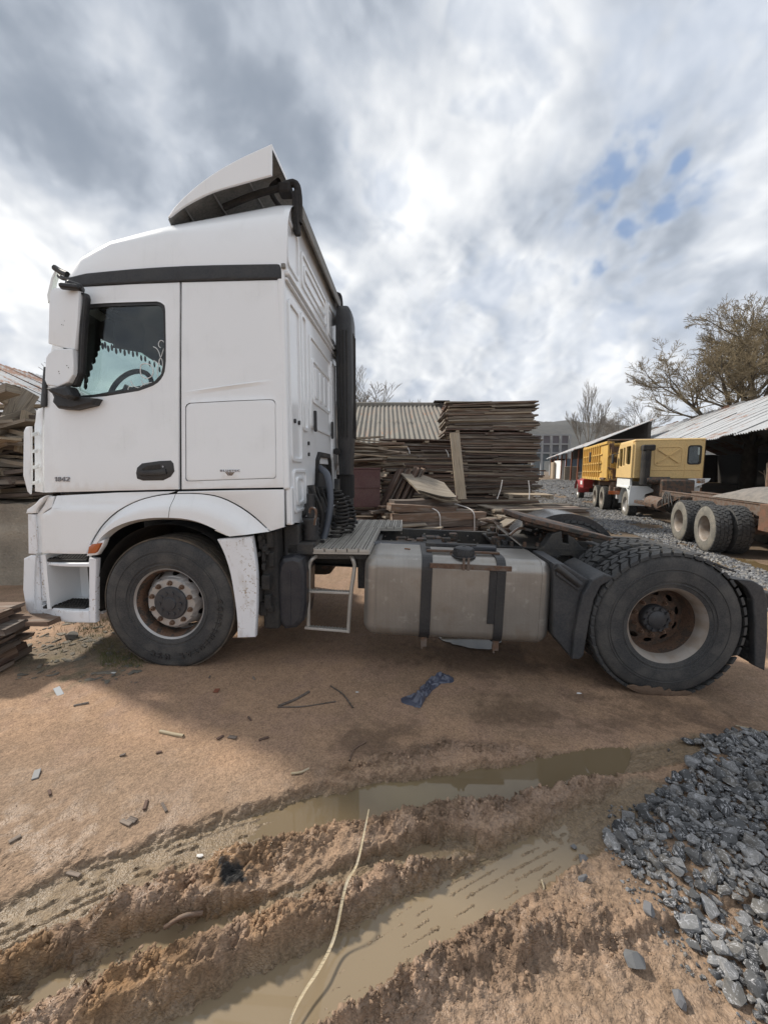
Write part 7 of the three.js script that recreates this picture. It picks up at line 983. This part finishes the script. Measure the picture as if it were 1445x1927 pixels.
// ---------------------------------------------------------------- far off: steel frame, hill, trees
{
  const d = 90, a = D(1004, 818, d), b = D(1073, 818, d), gy = ground(a[0], -d), h = a[1], f = thing('steel_framed_hall', 'distant unfinished steel-framed hall with grey panels before the hill', 'hall', [0, 0, 0]), m = mat({ color: C(0.3, 0.31, 0.32), roughness: 0.6 });
  for (let i = 0; i <= 4; i++) add('column', span(lerp(a[0], b[0], i / 4) - 0.2, lerp(a[0], b[0], i / 4) + 0.2, gy, h, -d, -d - 0.4), m, f); for (const k of [1, 0.78, 0.56]) add('beam', span(a[0], b[0], lerp(gy, h, k) - 0.16, lerp(gy, h, k) + 0.1, -d + 0.02, -d - 0.3), m, f);
  for (let i = 0; i < 4; i++) for (let k = 0; k < 3; k++) add('panel', span(lerp(a[0], b[0], i / 4) + 0.25, lerp(a[0], b[0], (i + 1) / 4) - 0.25, lerp(gy, h, 0.34 + k * 0.22) + 0.15, lerp(gy, h, 0.56 + k * 0.22) - 0.2, -d - 0.5, -d - 0.6), mat({ color: C(0.1 + 0.02 * k, 0.125, 0.14), roughness: 0.7 }), f); add('rear_frame', [span(a[0], b[0], gy, h * 0.9, -d - 14, -d - 14.3)], mat({ color: C(0.14, 0.16, 0.17), roughness: 0.8 }), f);
  const hg = grid(160, 40, (u, v) => { const x = lerp(-500, 1300, u), z = -lerp(420, 1000, v), up = sstep(0, 0.6, v) * (1 - 0.3 * sstep(0.6, 1, v)), prof = 88 * sstep(1000, 330, x) * sstep(-600, 150, x) + 10; return [x, -3 + up * prof * (0.9 + 0.2 * fbm(x / 90, z / 90, 3, 430)) + up * 7 * fbm(x / 9, z / 9, 3, 433), z]; }, 0);
  tag(add('hill', hg, mat({ map: rep(tex(256, 256, (u, v) => mix3([0.026, 0.027, 0.022], [0.075, 0.066, 0.052], fbm(u * 20, v * 20, 4, 436, 20, 20))), 0.01), roughness: 1 })), 'dark wooded hill on the horizon', 'hill', null, 'structure');
}
function bareTree(name, label, at, o) {
  const t = thing(name, label, 'tree', at), wood = [], twig = [];
  const seg = (a, b, r0, r1, n) => { const d = b.clone().sub(a), g = new THREE.CylinderGeometry(r1, r0, d.length() * 1.02, n, 1, true); g.applyQuaternion(new THREE.Quaternion().setFromUnitVectors(V(0, 1, 0), d.normalize())); return g.translate((a.x + b.x) / 2, (a.y + b.y) / 2, (a.z + b.z) / 2); };
  function limb(p, d, len, r, lv) {
    const n = [6, 6, 5, 4, 3][lv] ?? 2; let q = p.clone(), dir = d.clone(); const bend = V(rr(-1, 1), rr(-1, 1), rr(-1, 1)).multiplyScalar(0.05);
    for (let i = 0; i < n; i++) {
      dir.add(V(rr(-1, 1), rr(-1, 1), rr(-1, 1)).multiplyScalar(o.wig)).add(bend).add(V(0, o.up[lv] ?? 0, 0)).normalize();
      const e = q.clone().addScaledVector(dir, len / n), r0 = Math.max(o.min, lerp(r, r * 0.4, i / n)), r1 = Math.max(o.min, lerp(r, r * 0.4, (i + 1) / n));
      (lv < 2 ? wood : twig).push(seg(q, e, r0, r1, lv < 2 ? 8 : lv < 3 ? 5 : 3)); q = e;
      if (lv < o.levels && i >= (lv ? 1 : 2)) for (let c = 0; c < Math.floor((o.kids[lv] ?? 1) + rnd() * 0.999); c++) {
        const az = rnd() * 6.283, perp = V(Math.cos(az), rr(-0.2, 0.5), Math.sin(az)); perp.addScaledVector(dir, -perp.dot(dir)).normalize();
        const a = rr(0.45, 0.95) * (o.ang ?? 1); limb(q, dir.clone().multiplyScalar(Math.cos(a)).addScaledVector(perp, Math.sin(a)).normalize(), len * rr(0.38, 0.6) * (1.15 - 0.5 * i / n), r1 * 0.6, lv + 1);
      }
    }
  }
  for (const [p, d, len, r] of o.limbs) limb(V(...p), V(...d).normalize(), len, r, 0);
  if (o.bole) wood.push(seg(V(0, -0.2, 0), V(0, o.bole[0], 0), o.bole[1], o.bole[1] * 0.85, 14));
  add('trunk', wood, o.bark, t); add('crown', twig, o.twigs, t); return twig.length;
}
{
  const bark = mat({ map: rep(dustDark(0.07, 0.055, 0.04, [0.12, 0.1, 0.075], 1, 95), 1), roughness: 0.95 }), tw = mat({ color: C(0.19, 0.15, 0.09), roughness: 0.95 });
  const limbs = []; for (let i = 0; i < 11; i++) { const az = i * 2.4 + 0.4, tilt = i < 7 ? rr(0.8, 1.25) : rr(0.15, 0.55); limbs.push([[0, 3.4 + rr(-0.3, 0.3), 0], [Math.cos(az) * Math.sin(tilt), Math.cos(tilt), Math.sin(az) * Math.sin(tilt)], i < 7 ? rr(6.0, 7.3) : rr(6.6, 8.2), rr(0.16, 0.24)]); }
  const n = bareTree('bare_tree', 'large bare spreading tree behind the open shed roof', [27.6, ground(25, -27), -29.3], { levels: 4, wig: 0.12, up: [0.05, 0.06, 0.04, 0.02, 0], kids: [2, 2, 2, 1.6], min: 0.011, bark, twigs: tw, bole: [3.6, 0.5], limbs });
 
  const far = mat({ color: C(0.2, 0.18, 0.155), roughness: 0.95 });
  const small = (name, label, px, d, h, narrow) => bareTree(name, label, [D(px, 830, d)[0], ground(D(px, 830, d)[0], -d), -d], { levels: 3, wig: 0.08, up: narrow ? [0.02, 0.16, 0.1, 0.05] : [0.02, 0.06, 0.04, 0.02], kids: [2, 2, 1], ang: narrow ? 0.42 : 1, min: narrow ? 0.02 : 0.018, bark: far, twigs: far, limbs: narrow ? [[[0, 0, 0], [0, 1, 0], h, 0.2], [[0.2, h * 0.15, 0], [0.15, 1, 0.05], h * 0.7, 0.12], [[-0.2, h * 0.2, 0], [-0.12, 1, 0], h * 0.6, 0.12]] : [[[0, 0, 0], [0.05, 1, 0], h * 0.9, 0.16], [[0, h * 0.25, 0], [0.6, 1, 0.2], h * 0.6, 0.1], [[0, h * 0.25, 0], [-0.6, 1, 0.1], h * 0.65, 0.1], [[0, h * 0.3, 0], [-0.1, 1, -0.6], h * 0.6, 0.1]] });
  small('poplar', 'slender bare poplar in the distance beside the hill', 1104, 75, 12, true);
  small('distant_tree', 'faint bare tree to the right of the slender poplar', 1165, 85, 12, false);
  small('distant_tree', 'faint bare tree beside the big tree, farthest right of the small ones', 1192, 70, 11, false);
  small('distant_tree', 'bare treetop above the building roof behind the stacks', 708, 45, 9.6, false);
  small('distant_tree', 'bare treetop above the tin roof at the left edge', 50, 26, 6.6, false);
}
renderer.render(scene, camera);
